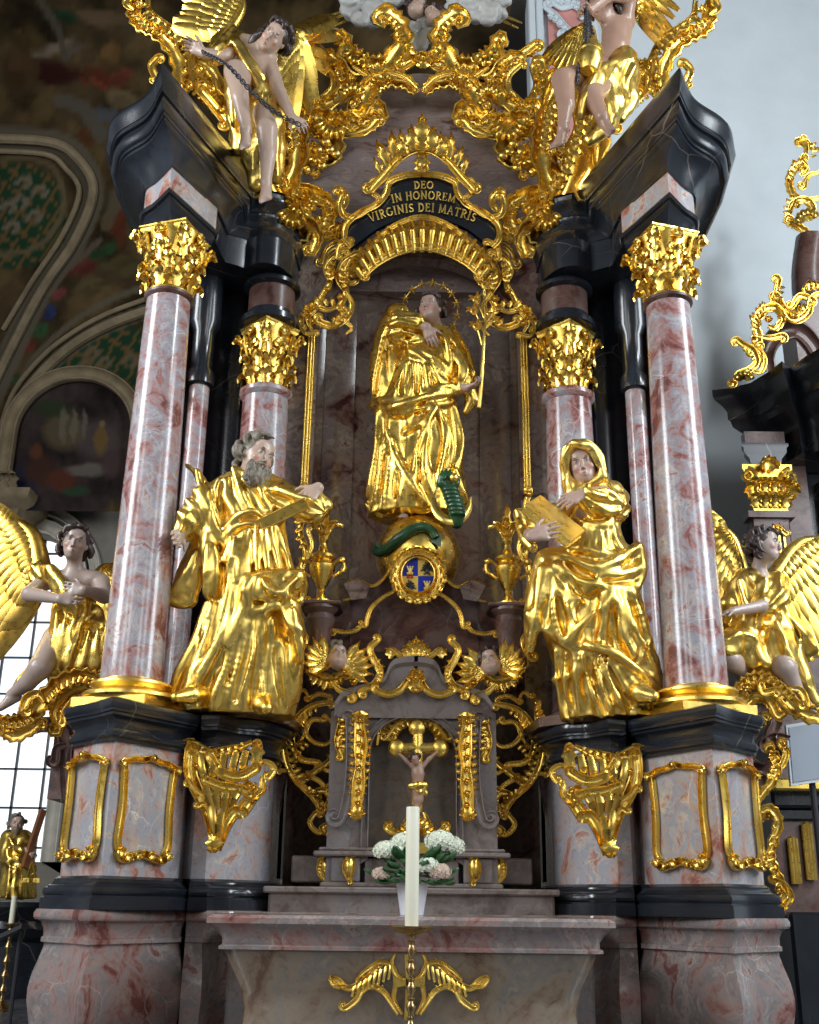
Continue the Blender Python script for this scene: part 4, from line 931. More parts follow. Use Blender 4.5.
def top_right_angel():
    Y=1.35; q=lambda x,y,dy=0:P(x,y,Y+dy)
    t=thing('angel_statue','bare-backed angel with gilded hip cloth swinging a censer on the right entablature','angel',tuple(q(600,140)))
    lo=np.minimum(q(545,160),q(660,160))-[.1,.95,.3]; hi=np.maximum(q(660,-30),q(540,-30))+[.1,.6,.4]
    hc=q(603,8,-.10); HR=facing((-.75,-.45,-.35),(-.15,-.1,1)); H=.35
    S=SDF(lo,hi,.0125); S.cap(q(613,22,.0),hc-[-.03,0,.04],.08,.075,.03); pt=S.head(hc,HR,H,fem=True)
    S.chain([q(617,30,.0),q(615,48,-.02),q(611,66,.0)],[.16,.15,.16],.08,flat=((0,1,0),.8)); S.ell(q(624,22,.05),(.12,.12,.12),None,.06)
    w=q(590,10,-.45); S.chain([q(624,20,.0),q(629,-4,-.15),q(610,-6,-.38),w],[.10,.085,.07,.05],.03); S.hand(w,(-.8,-.3,-.3),(0,-.2,-.9),.25,1,1.1,.1)
    a=q(563,128,-.52); S.chain([q(605,72,.0),q(563,80,-.45),q(566,105,-.50),a],[.15,.115,.085,.05],.05); S.foot(a,(-.35,-.35,-.85),.27,up=(-.2,-1,.2))
    a=q(602,116,-.52); S.chain([q(612,78,.05),q(591,95,-.42),a],[.15,.11,.06],.05); S.foot(a,(.35,-.4,-.8),.27,up=(0,-1,.2))
    S.build('body',M['skin'],t,pt,(.36,.22,.16))
    S=SDF(hc-.40,hc+.38,.011); curls(S,hc,HR,H,60,14,-.7,.055,face=.05,ln=.18); g=lambda p:hc+HR@(np.array(p)*H); S.ell(g((0,.48,-.05)),np.array([.28,.30,.36])*H,HR,.01,'-'); S.build('hair',M['hair'],t,smooth=0)
    S=SDF(lo,hi,.0135)
    S.chain([q(622,62,.0),q(620,75,-.02),q(618,88,.0)],[.16,.20,.16],.05); S.chain([q(620,66,-.1),q(604,72,-.28),q(590,88,-.40),q(580,115,-.4)],[.07,.08,.08,.05],.04,n=3)
    S.chain([q(615,88,-.05),q(612,105,-.15),q(606,125,-.1),q(590,140,-.1)],[.14,.13,.10,.06],.05); S.chain([q(626,84,.0),q(630,100,.05),q(622,118,.0)],[.11,.09,.05],.04)
    S.draw([([(632,58),(616,62),(600,70),(588,86),(580,112)],1.3),[(634,66),(626,84),(630,100)],[(626,62),(618,80),(622,100)],[(616,70),(612,90),(616,112)],[(610,76),(606,98),(610,122)],[(604,76),(598,94),(590,120)]],.015,.05,.05)
    S.crumple(lo,hi,.022,.2,(.3,0,1),2.2,37,.07); S.build('drapery',M['gold_bright'],t)
    wing(q(636,14,.2),q(650,-46,.25),(0,-1,-.2),.55,'wing',t,M['gold'],droop=(.5,0,-.8),width=1.2,seed=5)
    wing(q(590,26,.35),q(576,30,.40),(0,-1,-.2),.52,'wing',t,M['gold'],droop=(.05,0,-1),width=1.6,seed=6)
    c=thing('gilded_censer','gilded pierced censer hanging from chains by the right-hand angel','censer',tuple(q(590,70,-.5)))
    p=q(589,72,-.5); ax=nrm(np.array([.12,0,1])); fr=frame(ax)
    mb=MB().lathe([(.02,0),(.085,.01),(.10,.05),(.12,.12),(.125,.2),(.115,.23),(.125,.24),(.12,.27),(.09,.33),(.06,.37),(.05,.42),(.02,.45)],(0,0,0),24).xf(fr,p); mb.build('bowl',M['gold_bright'],c)
    mb=MB()
    for k in range(3):
        a=k*2*PI/3; s_=p+fr@np.array([.11*math.cos(a),.11*math.sin(a),.24]); e=q(586,8,-.5); chain_links(mb,resamp(np.array([s_,(s_+e)/2+[.02*k-.02,0,-.02],e]),26),.02)
    chain_links(mb,resamp(cr([p+[-.03,0,.1],q(580,62,-.5),q(577,82,-.5)],6),12),.02)
    mb.build('chain',M['iron'],c)
top_right_angel()
def side_left_angel():
    Y=1.7; q=lambda x,y,dy=0:P(x,y,Y+dy)
    t=thing('angel_statue','kneeling angel with crossed hands and gazing upwards, left of the altar before the bright window','angel',tuple(q(50,690)))
    lo=np.minimum(q(-30,712),q(115,712))-[.1,.8,.1]; hi=np.maximum(q(115,520),q(-25,520))+[.1,.5,.25]
    hc=q(75,544,-.10); HR=facing((.22,-.90,-.06),(.14,.0,1)); H=.325
    S=SDF(lo,hi,.0115); S.cap(q(74,574,.0),hc-[0,-.02,.05],.068,.065,.03); pt=S.head(hc,HR,H,fem=True)
    S.chain([q(74,585,.02),q(70,605,.02),q(66,632,.03)],[.17,.15,.13],.06,flat=((0,1,0),.7)); S.ell(q(56,580,.02),(.10,.1,.09),None,.05); S.ell(q(93,580,.02),(.10,.1,.09),None,.05)
    w=q(60,599,-.40); S.chain([q(47,580,.02),q(29,594,-.15),w],[.08,.068,.042],.03); S.hand(w,(1,-.05,.0),(0.,.9,-.1),.22,1,.3,.1)
    w=q(84,590,-.38); S.chain([q(101,582,.02),q(104,596,-.15),w],[.08,.068,.042],.03); S.hand(w,(-1,-.1,.12),(-.1,.9,0),.22,-1,.3,.1)
    a=q(12,694,-.1); S.chain([q(58,640,.05),q(40,668,-.28),q(28,682,-.2),a],[.14,.10,.075,.045],.04); S.foot(a,(-.7,-.3,-.5),.22)
    S.build('body',M['skin'],t,pt,(.37,.29,.25))
    S=SDF(hc-.36,hc+.36,.01); curls(S,hc,HR,H,75,24,-.7,.06,face=.05,ln=.2); g=lambda p:hc+HR@(np.array(p)*H); S.ell(g((0,.48,-.05)),np.array([.28,.30,.36])*H,HR,.01,'-')
    S.build('hair',M['hair'],t,smooth=0)
    S=SDF(lo,hi,.0125)
    S.chain([q(40,570,.0),q(52,574,-.14),q(62,592,-.2),q(74,608,-.22)],[.06,.07,.07,.06],.04,n=3); S.chain([q(38,572,.02),q(44,580,-.02)],[.10,.09],.03,fold=(.012,7,0))
    S.chain([q(72,612,-.0),q(70,640,-.02),q(74,668,.0)],[.17,.18,.19],.06); S.chain([q(88,618,.02),q(94,645,.0),q(97,668,.0)],[.14,.14,.13],.05)
    S.chain([q(54,645,.0),q(54,665,-.1),q(56,680,-.08)],[.09,.08,.06],.04); S.chain([q(72,596,-.18),q(80,590,-.22),q(88,600,-.18)],[.05,.05,.05],.03)
    S.chain([q(34,665,.05),q(22,685,.1),q(12,695,.1)],[.05,.06,.04],.03)
    S.draw([[(46,566),(58,580),(66,598)],[(52,566),(64,584),(74,604)],[(76,612),(70,640),(66,676)],([(86,610),(78,635),(70,660),(66,674)],1.2),[(58,612),(54,640),(50,670)],[(66,612),(62,640),(56,672)],([(72,630),(86,622),(102,624)],1.2),[(90,628),(86,650),(80,674)],[(98,628),(96,650),(92,672)],[(104,620),(102,650),(98,672)],[(80,594),(86,606),(84,618)]],.014,.05,.05)
    S.crumple(lo,hi,.02,.18,(.1,0,1),2.2,41,.07); S.build('drapery',M['gold'],t)
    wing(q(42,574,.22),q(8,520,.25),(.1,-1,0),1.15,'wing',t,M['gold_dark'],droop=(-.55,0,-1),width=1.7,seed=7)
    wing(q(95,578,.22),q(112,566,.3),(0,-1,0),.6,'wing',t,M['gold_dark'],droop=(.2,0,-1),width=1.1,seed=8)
side_left_angel()
def side_right_angel():
    Y=1.8; q=lambda x,y,dy=0:P(x,y,Y+dy)
    t=thing('angel_statue','angel with spread gilded wings looking to the right, half kneeling right of the altar','angel',tuple(q(765,690)))
    lo=np.minimum(q(700,712),q(835,712))-[.1,.8,.1]; hi=np.maximum(q(835,520),q(700,520))+[.1,.5,.25]
    hc=q(765,546,-.10); HR=facing((.80,-.55,-.05),(.18,.05,1)); H=.32
    S=SDF(lo,hi,.0115); S.cap(q(757,577,.0),hc-[.02,-.02,.05],.068,.065,.03); pt=S.head(hc,HR,H,fem=True,mouth=.02)
    S.ell(q(757,590,.02),(.2,.13,.14),None,.05); S.ell(q(757,577,.0),(.12,.1,.06),None,.04)
    w=q(734,611,-.38); S.chain([q(770,596,-.1),q(762,606,-.25),w],[.06,.055,.038],.03); S.hand(w,(-.9,-.1,-.25),(0.2,.2,-.9),.22,1,.4,.1)
    S.chain([q(742,645,.0),q(730,660,-.25),q(745,675,-.05),q(758,690,.05)],[.12,.10,.07,.045],.04)
    a=q(802,697,-.18); S.chain([q(772,655,.0),q(785,668,-.3),q(793,684,-.25),a],[.13,.10,.07,.045],.04); S.foot(a,(.5,-.6,-.4),.22)
    S.build('body',M['skin'],t,pt,(.44,.34,.30))
    S=SDF(hc-.36,hc+.36,.01); curls(S,hc,HR,H,80,34,-.75,.055,face=.0,ln=.2); g=lambda p:hc+HR@(np.array(p)*H); S.ell(g((0,.48,-.05)),np.array([.29,.34,.38])*H,HR,.01,'-')
    S.build('hair',M['hair'],t,smooth=0)
    S=SDF(lo,hi,.0125)
    S.chain([q(752,588,.02),q(752,610,.0),q(748,635,.0)],[.19,.16,.15],.06,flat=((0,1,0),.75)); S.chain([q(776,584,.0),q(777,596,-.08),q(768,606,-.2)],[.11,.10,.075],.04,fold=(.012,7,0)); S.chain([q(763,600,-.24),q(765,612,-.2),q(768,620,-.12)],[.04,.045,.04],.02)
    S.chain([q(738,590,.05),q(728,605,.0),q(724,620,.05)],[.09,.07,.04],.04)
    S.chain([q(746,640,.0),q(728,645,-.25),q(727,656,-.25)],[.17,.12,.07],.05); S.chain([q(750,640,.0),q(758,660,-.15),q(765,680,-.1)],[.15,.11,.08],.05); S.chain([q(775,620,.0),q(783,650,-.2),q(788,668,-.25)],[.12,.11,.08],.05)
    S.chain([q(780,610,.05),q(800,635,.05),q(812,650,.05)],[.09,.10,.05],.04,flat=((.3,.2,1),.6)); S.chain([q(795,655,.0),q(804,680,.0),q(816,702,.0)],[.08,.07,.04],.04)
    S.draw([[(748,574),(755,584),(766,578)],[(738,580),(744,600),(746,625)],[(756,586),(754,606),(750,628)],[(766,580),(762,600),(758,624)],([(727,640),(740,634),(754,638),(762,650)],1.3),[(752,640),(762,660),(776,672)],[(746,645),(750,665),(757,682)],[(738,648),(742,660),(748,676)],[(770,626),(772,648),(778,664)],([(776,622),(786,646),(796,668),(812,696)],1.3),
      [(783,606),(798,628),(814,646)],[(782,614),(796,640),(810,656)],[(755,628),(762,624),(772,628)],[(726,650),(736,656),(742,662)]],.014,.05,.05)
    S.crumple(lo,hi,.02,.18,(.1,0,1),2.2,47,.07); S.build('drapery',M['gold_bright'],t)
    wing(q(742,572,.22),q(722,528,.25),(0,-1,0),.78,'wing',t,M['gold'],droop=(-.25,0,-1),width=1.6,seed=9)
    wing(q(775,574,.24),q(830,540,.25),(0,-1,0),.9,'wing',t,M['gold'],droop=(.3,0,-1),width=1.7,seed=10)
side_right_angel()
# ---- cherub heads and clouds ------------------------------------------------------
def cherub(px,py,Y,face,up,H,label,hr='hair',wings=True,base=SKIN):
    c=P(px,py,Y); R=facing(face,up); t=thing('cherub_head',label,'cherub',tuple(c))
    S=SDF(c-H*.8,c+H*.8,H/34); pt=S.head(c,R,H,fem=True); S.ell(c+R@(np.array([0,.12,-.2])*H),np.array([.36,.30,.26])*H,R,.1*H); S.build('body',M['skin'],t,pt,base)
    S=SDF(c-H*.9,c+H*.9,H/30); curls(S,c,R,H,36,int(px),-.3,.06,face=.1,ln=.16); S.ell(c+R@(np.array([0,.48,-.05])*H),np.array([.30,.30,.38])*H,R,.01,'-'); S.build('hair',M[hr],t)
    if wings:
        mb=MB()
        for sg in (-1,1):
            for k in range(6):
                a=math.radians(-35+k*20); leaf(mb,c+R@(np.array([sg*.28,-.02,-.30])*H),R@np.array([sg*math.cos(a),.05,math.sin(a)]),R[:,1],H*1.15,H*.34,.25,2,.01)
        mb.build('wing',M['gold'],t)
cherub(337,657,1.36,(.3,-.9,.15),(.1,0,1),.24,'left cherub head with open mouth among gilt scrolls above the tabernacle','hair_grey')
cherub(491,662,1.36,(-.35,-.9,.05),(-.15,0,1),.24,'right cherub head among gilt scrolls above the tabernacle','hair')
cherub(416,9,2.55,(.5,-.8,-.1),(.2,0,1),.30,'left one of two cherub heads nestling in the clouds at the very top','hair',False)
cherub(434,17,2.5,(-.5,-.8,-.15),(-.35,0,1),.29,'right one of two cherub heads nestling in the clouds at the very top','hair',False)
def cloud(name_label,blobs,Y):
    S=SDF(np.min([P(x,y,Y) for x,y,_ in blobs],0)-.5,np.max([P(x,y,Y) for x,y,_ in blobs],0)+.5,.018); rg=random.Random(len(blobs)+int(blobs[0][0]))
    for x,y,r in blobs:
        c=P(x,y,Y+rg.uniform(-.08,.08)); R_=r/PPM(c); S.ell(c,(R_,R_*.9,R_*.75),None,.012)
        for j in range(3):
            a=rg.uniform(0,2*PI); pts=[c+np.array([math.cos(a+u*3.2)*R_*(1-.28*u),-R_*.55-.0*u,math.sin(a+u*3.2)*R_*.75*(1-.28*u)]) for u in np.linspace(0,1.2,7)]
            S.chain(pts,np.linspace(.05,.02,7),.02)
    o=S.build('cloud',M['cloud'],org=P(blobs[0][0],blobs[0][1],Y)); setp(o,name_label,'cloud',kind=None)
cloud('pale grey carved cloud bank at the top, left of the cherub heads',[(352,14,9),(363,4,9),(373,12,9),(384,6,9),(360,22,7),(372,24,7),(394,2,8),(350,2,8),(388,16,7)],2.7)
cloud('pale grey carved cloud bank at the top, right of the cherub heads',[(456,2,9),(467,8,9),(479,4,9),(491,10,9),(500,4,8),(488,20,8),(476,18,8),(497,18,7),(452,12,7)],2.7)
cloud('pale grey carved cloud cushion directly under the two cherub heads',[(412,32,7),(424,26,7),(436,31,8),(428,38,7),(417,41,6),(438,40,6),(421,47,5)],2.6)
mb=MB()
for (x0,y0,x1,y1) in ((352,12,326,21),(356,16,332,27),(354,8,328,16),(500,14,522,23),(497,18,518,28)):
    a=P(x0,y0,2.85); b=P(x1,y1,2.85); mb.tube([a,b],[.03,.012],4)
o=mb.build('gilded_rays',M['gold']); setp(o,'gilded sunbeams bursting out from behind the clouds at the top','rays')
# ================================================================ gilded ornament kit (rocaille)
NF=np.array([0,-1.,0])
SEC=np.array([(-1,-.25),(-1.08,.5),(-.96,.95),(-.80,.98),(-.66,.5),(-.34,.05),(0,-.06),(.34,.05),(.66,.5),(.80,.98),(.96,.95),(1.08,.5),(1,-.25)])
def scroll_w(mb,C,wd,hh,n=NF,ribs=0,ribamp=.0):
    """channelled scroll band swept along world points C with half widths wd"""
    C=np.asarray(C,float); T=tang(C); R=[]; n=np.asarray(n,float); L=np.r_[0,np.cumsum(np.linalg.norm(np.diff(C,axis=0),axis=1))]
    for i in range(len(C)):
        b=nrm(np.cross(T[i],n)); k=1+(ribamp*math.sin(L[i]/ribs*2*PI) if ribs else 0)
        R.append(C[i]+np.outer(SEC[:,0]*wd[i]*k,b)+np.outer(SEC[:,1]*hh[i]*(1 if not ribs else 1+.3*(k-1)),n))
    mb.loft(R); return mb
def curl_end(q,r,end,turns=1.15,n=14):
    """extend 2D polyline q with an inward spiral of radius r (sign = side)"""
    q=np.asarray(q,float); q=q if end else q[::-1]
    t=nrm(q[-1]-q[-2]); s=np.sign(r); nn=np.array([-t[1],t[0]])*s; c=q[-1]+nn*abs(r); a0=math.atan2(*(q[-1]-c)[::-1]); out=[]
    for i in range(1,n):
        u=i/(n-1); a=a0+s*u*turns*2*PI; rr=abs(r)*(1-.75*u); out.append(c+rr*np.array([math.cos(a),math.sin(a)]))
    q=np.vstack([q,out]); return q if end else q[::-1]
def C_(mb,pts,w,Y,v0=0,v1=0,dY=0,h=None,taper=.35,rib=0,bow=.0,mir=False,n=(0,-.92,-.36)):
    """scroll traced in frame pixels on the plane y=Y (optionally receding dY along its length)"""
    q=cr(np.array(pts,float),6); fr_=np.ones(len(q))
    if v1: q=curl_end(q,v1,True); fr_=np.r_[fr_,np.linspace(1,.35,13)]
    if v0: q=curl_end(q,v0,False); fr_=np.r_[np.linspace(.35,1,13),fr_]
    m=len(q); u=np.linspace(0,1,m); W=[P(a,b,Y+dY*t-bow*math.sin(PI*t)) for (a,b),t in zip(q,u)]
    k=1/PPM(W[m//2]); wd=w*k*(taper+(1-taper)*np.sin(PI*np.clip(u,.02,.98))**.6)*fr_; hh=np.maximum(wd*.62,.010) if h is None else np.full(m,h)
    scroll_w(mb,W,wd,hh,n,rib*k,.22 if rib else 0); return W,wd
def fringe(mb,pts,L,num,Y,side=1,slant=.5,W=.45,dY=0,cu=.24,jit=.2,lob=3,seed=1,lift=0):
    rg=random.Random(seed+int(pts[0][0])); q=resamp(cr(np.array(pts,float),6),num+2)
    for i in range(1,num+1):
        t=nrm(q[i+1]-q[i-1]) if i<num+1 else nrm(q[i]-q[i-1]); nn=np.array([t[1],-t[0]])*side
        a=P(*q[i],Y+dY*i/num-lift); e=q[i]+(nn+t*slant)*L; b=P(*e,Y+dY*i/num-lift); d=b-a; l=np.linalg.norm(d)*rg.uniform(1-jit,1+jit)*(.75+.4*math.sin(PI*i/(num+1)))
        leaf(mb,a,d,NF,l,l*W,cu,lob,.010,bend=rg.uniform(-.15,.15),n=8,sidecurl=.4)
def shell(mb,c,r0,r1,a0,a1,num,Y,dome=.10,n=NF):
    """ribbed shell fan centred at pixel c between radii (px)"""
    k=1/PPM(P(*c,Y)); R=[]
    for j in range(6):
        u=j/5; row=[]
        for i in range(num*4+1):
            a=math.radians(a0+(a1-a0)*i/(num*4)); rib=abs(math.sin(i*PI/4)); r=r0+(r1-r0)*u*(.92+.08*rib)
            row.append(P(c[0]+r*math.cos(a),c[1]-r*math.sin(a),Y-(dome*math.sin(u*PI*.8)+.03*rib*u)))
        R.append(row)
    R=np.array(R); mb.grid(R,flip=True); mb.grid(R-NF*.02,flip=False)
def rose(mb,px,py,r,Y,n=6):
    c=P(px,py,Y); k=r/PPM(c)
    for j in range(n):
        a=j*2*PI/n; leaf(mb,c,(math.cos(a),-.25,math.sin(a)),NF,k,k*.8,.5,1,.008,n=7)
    mb.ellip(c-[0,.02,0],(k*.28,k*.25,k*.28),u=8,v=6)
def orn(name,label,cat,mb,group=None,m='gold',parent=None,smooth=50):
    o=mb.build(name,M[m],parent,smooth=smooth)
    if parent is None: setp(o,label,cat,group)
    return o
# ---------------------------------------------------------------- inscription cartouche
def mpx(pts): return [(844-x+0,y) for x,y in pts]       # mirror about the axis x=422 (near the top)
t=thing('inscription_cartouche','black lettered panel in a gilt shell-topped frame reading DEO IN HONOREM VIRGINIS DEI MATRIS','cartouche',tuple(P(422,245,2.2)))
YI=2.12
ol=[(352,247),(345,238),(347,224),(360,213),(376,205),(386,194),(390,182),(404,176),(422,174)]; full=cr(np.array(ol),4).tolist(); full=full+[(844-x,y) for x,y in full[::-1][1:]]
bot=cr(np.array([(492,247),(482,240),(461,226),(422,215),(383,226),(362,240),(352,247)]),5).tolist()[1:-1]
pol=[P(x,y,YI) for x,y in full+bot]; cen=P(422,200,YI)
A=np.array(pol)
mb=MB(); m_=len(full); b_=resamp(np.array(bot),m_)[::-1]
R=[np.array([P(x,y,YI+.02) for x,y in full]),np.array([P(x,y,YI+.02) for x,y in b_])]; R=np.array([R[0]*(1-u)+R[1]*u-[0,.0,0] for u in np.linspace(0,1,5)]); mb.grid(R,flip=True); mb.grid(R+[0,.06,0])
mb.build('panel',M['black'],t)
mb=MB(); C_(mb,full,3.3,YI-.02,taper=.9); orn('frame','','',mb,parent=t)
mb=MB(); C_(mb,[(364,274),(378,262),(398,252),(422,247),(446,252),(466,262),(480,274)],4,YI-.05,-3,3,taper=.8)
C_(mb,[(362,258),(383,234),(402,222),(422,217),(442,222),(461,234),(482,258)],2.5,YI-.06,taper=.9)
# ribbed shell band with pierced flutes
for i in range(17):
    a=math.radians(158-i*8.5); c=(422,300); r0,r1=58+4*math.cos(2*a),80
    p0=P(c[0]+r0*math.cos(a)*1.02,c[1]-r0*math.sin(a)*.88,YI-.02); p1=P(c[0]+r1*math.cos(a)*.98,c[1]-r1*math.sin(a)*1.0,YI-.02)
    if 4<i<12 or i%1==0: mb.tube(np.array([p0,(p0+p1)/2-[0,.09,0],p1]),[.028,.045,.03],8)
R=[]
for u in np.linspace(0,1,4):
    R.append([P(422+(60+19*u)*math.cos(math.radians(a))*1.0,300-(54+25*u)*math.sin(math.radians(a)),YI-.01-.04*math.sin(u*PI)) for a in np.linspace(158,22,30)])
mb.grid(np.array(R),flip=False); mb.grid(np.array(R)+[0,.02,0],flip=True)
orn('shell_band','','',mb,parent=t)
mb=MB()
for mirr in (False,True):
    f=mpx if mirr else (lambda p:p); sg=-1 if mirr else 1
    C_(mb,f([(371,190),(384,176),(398,160),(410,152),(422,149)]),4,YI-.06,4*sg,0,taper=.6)
    fringe(mb,f([(376,182),(392,164),(408,152),(422,148)]),19,5,YI-.06,(1 if not mirr else -1),.45,.34)
    C_(mb,f([(375,205),(358,216),(345,216),(340,206),(342,196)]),3.5,YI-.02,0,3*sg)
    C_(mb,f([(384,176),(372,180),(370,190),(379,198)]),2.5,YI-.04,0,2*sg)
for dx,dy,L in ((0,0,31),(-8,3,23),(8,3,23),(-16,7,16),(16,7,16)):
    a=P(422+dx,148+dy,YI-.08); b=P(422+dx*1.6,148+dy-L,YI-.08); d=b-a; leaf(mb,a,d,NF,np.linalg.norm(d),np.linalg.norm(d)*.4,.45,4,.012)
rose(mb,422,166,9,YI-.1,7); leaf(mb,P(422,172,YI-.12),(0,-.1,1),NF,.28,.16,.6,3)
orn('crest','','',mb,parent=t)
# letters: stroked roman capitals, on a unit cell (height 1)
def LET():
    arc=lambda cx,cy,rx,ry,a0,a1,n=12:[(cx+rx*math.cos(math.radians(a)),cy+ry*math.sin(math.radians(a))) for a in np.linspace(a0,a1,n)]
    s=.09
    return {'D':(.72,[[(.14,0),(.14,1)],[(.14,.96)]+arc(.30,.5,.34,.46,90,-90)+[(.14,.04)],[(0,0),(.3,0)],[(0,1),(.3,1)]]),
     'E':(.62,[[(.14,0),(.14,1)],[(0,.96),(.52,.96),(.55,.80)],[(.14,.52),(.42,.52)],[(.42,.42),(.42,.62)],[(0,.04),(.55,.04),(.58,.22)]]),
     'O':(.80,[arc(.4,.5,.34,.46,0,360,24)]),'I':(.34,[[(.17,0),(.17,1)],[(.02,0),(.32,0)],[(.02,1),(.32,1)]]),
     'N':(.80,[[(.14,0),(.14,1)],[(.12,.98),(.66,.02)],[(.66,0),(.66,1)],[(.02,0),(.26,0)],[(.0,1),(.2,1)],[(.54,1),(.78,1)]]),
     'H':(.78,[[(.14,0),(.14,1)],[(.64,0),(.64,1)],[(.14,.52),(.64,.52)],[(.02,0),(.26,0)],[(.02,1),(.26,1)],[(.52,0),(.76,0)],[(.52,1),(.76,1)]]),
     'R':(.68,[[(.14,0),(.14,1)],[(.02,.96)]+arc(.30,.74,.22,.22,90,-90)+[(.14,.52)],[(.30,.52),(.60,.03),(.68,.03)],[(.02,0),(.26,0)]]),
     'M':(.92,[[(.12,0),(.16,1)],[(.16,.98),(.45,.05)],[(.45,.05),(.74,.98)],[(.74,1),(.80,0)],[(0,0),(.24,0)],[(.66,0),(.92,0)]]),
     'V':(.72,[[(.08,1),(.36,.0)],[(.36,.0),(.64,1)],[(-.02,1),(.2,1)],[(.54,1),(.74,1)]]),
     'G':(.76,[arc(.42,.5,.34,.46,50,330,18)+[(.70,.42)],[(.54,.44),(.76,.44)]]),
     'S':(.56,[arc(.28,.74,.19,.22,20,250,12)+arc(.27,.26,.20,.22,80,-160,12)]),
     'A':(.74,[[(.08,0),(.36,1)],[(.36,1),(.66,0)],[(.18,.36),(.54,.36)],[(-.02,0),(.2,0)],[(.54,0),(.76,0)]]),
     'T':(.68,[[(.34,0),(.34,1)],[(.04,.80),(.06,.96),(.62,.96),(.64,.80)],[(.2,0),(.48,0)]])}
LE=LET(); mb=MB()
def put_text(txt,hpx,cx,cy,R,wsc=1.0):
    """text centred on pixel cx,cy on an arc of pixel radius R"""
    gap=.12; tot=sum((LE[c][0]+gap if c!=' ' else .38) for c in txt)*hpx*wsc; x=-tot/2
    for c in txt:
        if c==' ': x+=.38*hpx*wsc; continue
        w,st=LE[c]; th=(x+w*hpx*wsc/2)/R
        for s_ in st:
            pp=[]
            for a,b in s_:
                lx=(a-w/2)*hpx*wsc; ly=b*hpx; ca,sa=math.cos(th),math.sin(th); X=lx*ca+(R+ly)*sa; Yv=(R+ly)*ca-lx*sa
                pp.append(P(cx+X,cy+R-Yv,YI-.005))
            pp=np.array(pp)
            if len(pp)>2: pp=resamp(pp,max(len(pp),6))
            thick=(abs(s_[0][0]-s_[-1][0])<.12 and len(s_)==2) or len(s_)>8
            mb.tube(pp,(.105 if thick else .07)*hpx/PPM(pp[0]),6,flat=.6)
        x+=(w+gap)*hpx*wsc
put_text('DEO',7.5,424,188.5,90,1.05); put_text('IN HONOREM',8,424,199,130,1.0); put_text('VIRGINIS DEI MATRIS',8.3,423,211.5,132,1.0)
orn('inscription','','',mb,m='gold_bright',parent=[c_ for c_ in t.children if c_.name.startswith('panel')][0],smooth=30)
setp(bpy.data.objects[mb and 'inscription'],'gilt roman capital letters')
# ---------------------------------------------------------------- niche surround ornament, strips
def both(build,name,labels,cat,m='gold',group=None,smooth=50):
    for s in (-1,1):
        mb=MB(); build(mb); mb=side(mb,s); orn(name,labels[0 if s<0 else 1],cat,mb,group,m,smooth=smooth)
def niche_corner(mb):
    C_(mb,[(356,254),(344,262),(339,278),(346,292),(340,306)],3.6,2.15,3,-3); C_(mb,[(346,292),(352,304),(346,318),(332,326),(318,322)],3.8,2.12,0,4)
    C_(mb,[(356,262),(362,270),(356,282),(348,284)],2.6,2.12,0,3); C_(mb,[(340,306),(328,310),(316,308),(304,314),(300,326)],3.2,2.14,0,-3)
    C_(mb,[(346,322),(352,328),(346,334)],2,2.12,2,0); C_(mb,[(312,330),(308,318),(316,310)],2.5,2.12); C_(mb,[(300,326),(306,334),(316,332)],2.2,2.12,0,2)
    fringe(mb,[(344,262),(339,278),(344,292)],9,4,2.12,1,.3,.6); fringe(mb,[(352,304),(346,318),(332,326)],8,4,2.1,-1,.3,.6); fringe(mb,[(340,306),(322,306),(302,314)],8,5,2.12,-1,.2,.6); rose(mb,341,298,6,2.08); rose(mb,312,322,6,2.08)
    C_(mb,[(362,272),(352,276),(346,270),(350,260)],2.4,2.1,0,2)
    C_(mb,[(345,250),(334,256),(326,268),(330,282),(322,296),(316,308)],3.0,2.16,3,2); fringe(mb,[(334,256),(326,270),(328,284)],10,4,2.14,1,.2,.6); fringe(mb,[(316,300),(306,306),(300,318)],9,4,2.12,1,.2,.6)
    C_(mb,[(350,240),(340,246),(338,256)],3,2.12,2,-2); rose(mb,328,290,5,2.1)
both(niche_corner,'gilded_scrollwork',('gilt scrollwork at the upper left corner of the arched niche','gilt scrollwork at the upper right corner of the arched niche'),'ornament')
def strip(mb):
    for off,w in ((0,.016),(-.028,.010),(.028,.010)):
        a=P(312,332,2.2); b=P(304,492,2.2); pts=np.array([a+(b-a)*u+[off,-.02,0] for u in np.linspace(0,1,5)]); mb.tube(pts,w,8)
    a=P(312,332,2.22); b=P(304,492,2.22); mb.loft([np.array([p+[-.04,0,0],p+[.04,0,0],p+[.04,.05,0],p+[-.04,.05,0]]) for p in (b,a)])
both(strip,'gilded_moulding',('straight gilt rod moulding on the left edge of the niche','straight gilt rod moulding on the right edge of the niche'),'moulding')
def lower_strip(mb):
    C_(mb,[(302,488),(306,505),(300,530),(306,552),(300,575),(303,600)],3.2,2.0,3,-4); C_(mb,[(308,530),(312,545),(306,560)],2.2,1.98,2,2); C_(mb,[(303,600),(298,622),(306,640),(298,655)],3.2,1.95,-2,4)
    fringe(mb,[(306,505),(302,530),(306,552)],8,5,1.98,-1,.5,.5); fringe(mb,[(303,575),(303,600),(300,625)],9,5,1.95,-1,.4,.5); rose(mb,303,492,6,1.96); rose(mb,302,560,5,1.95); rose(mb,300,612,6,1.92)
both(lower_strip,'gilded_pendant',('gilt scroll pendant hanging below the left niche rod','gilt scroll pendant hanging below the right niche rod'),'ornament')
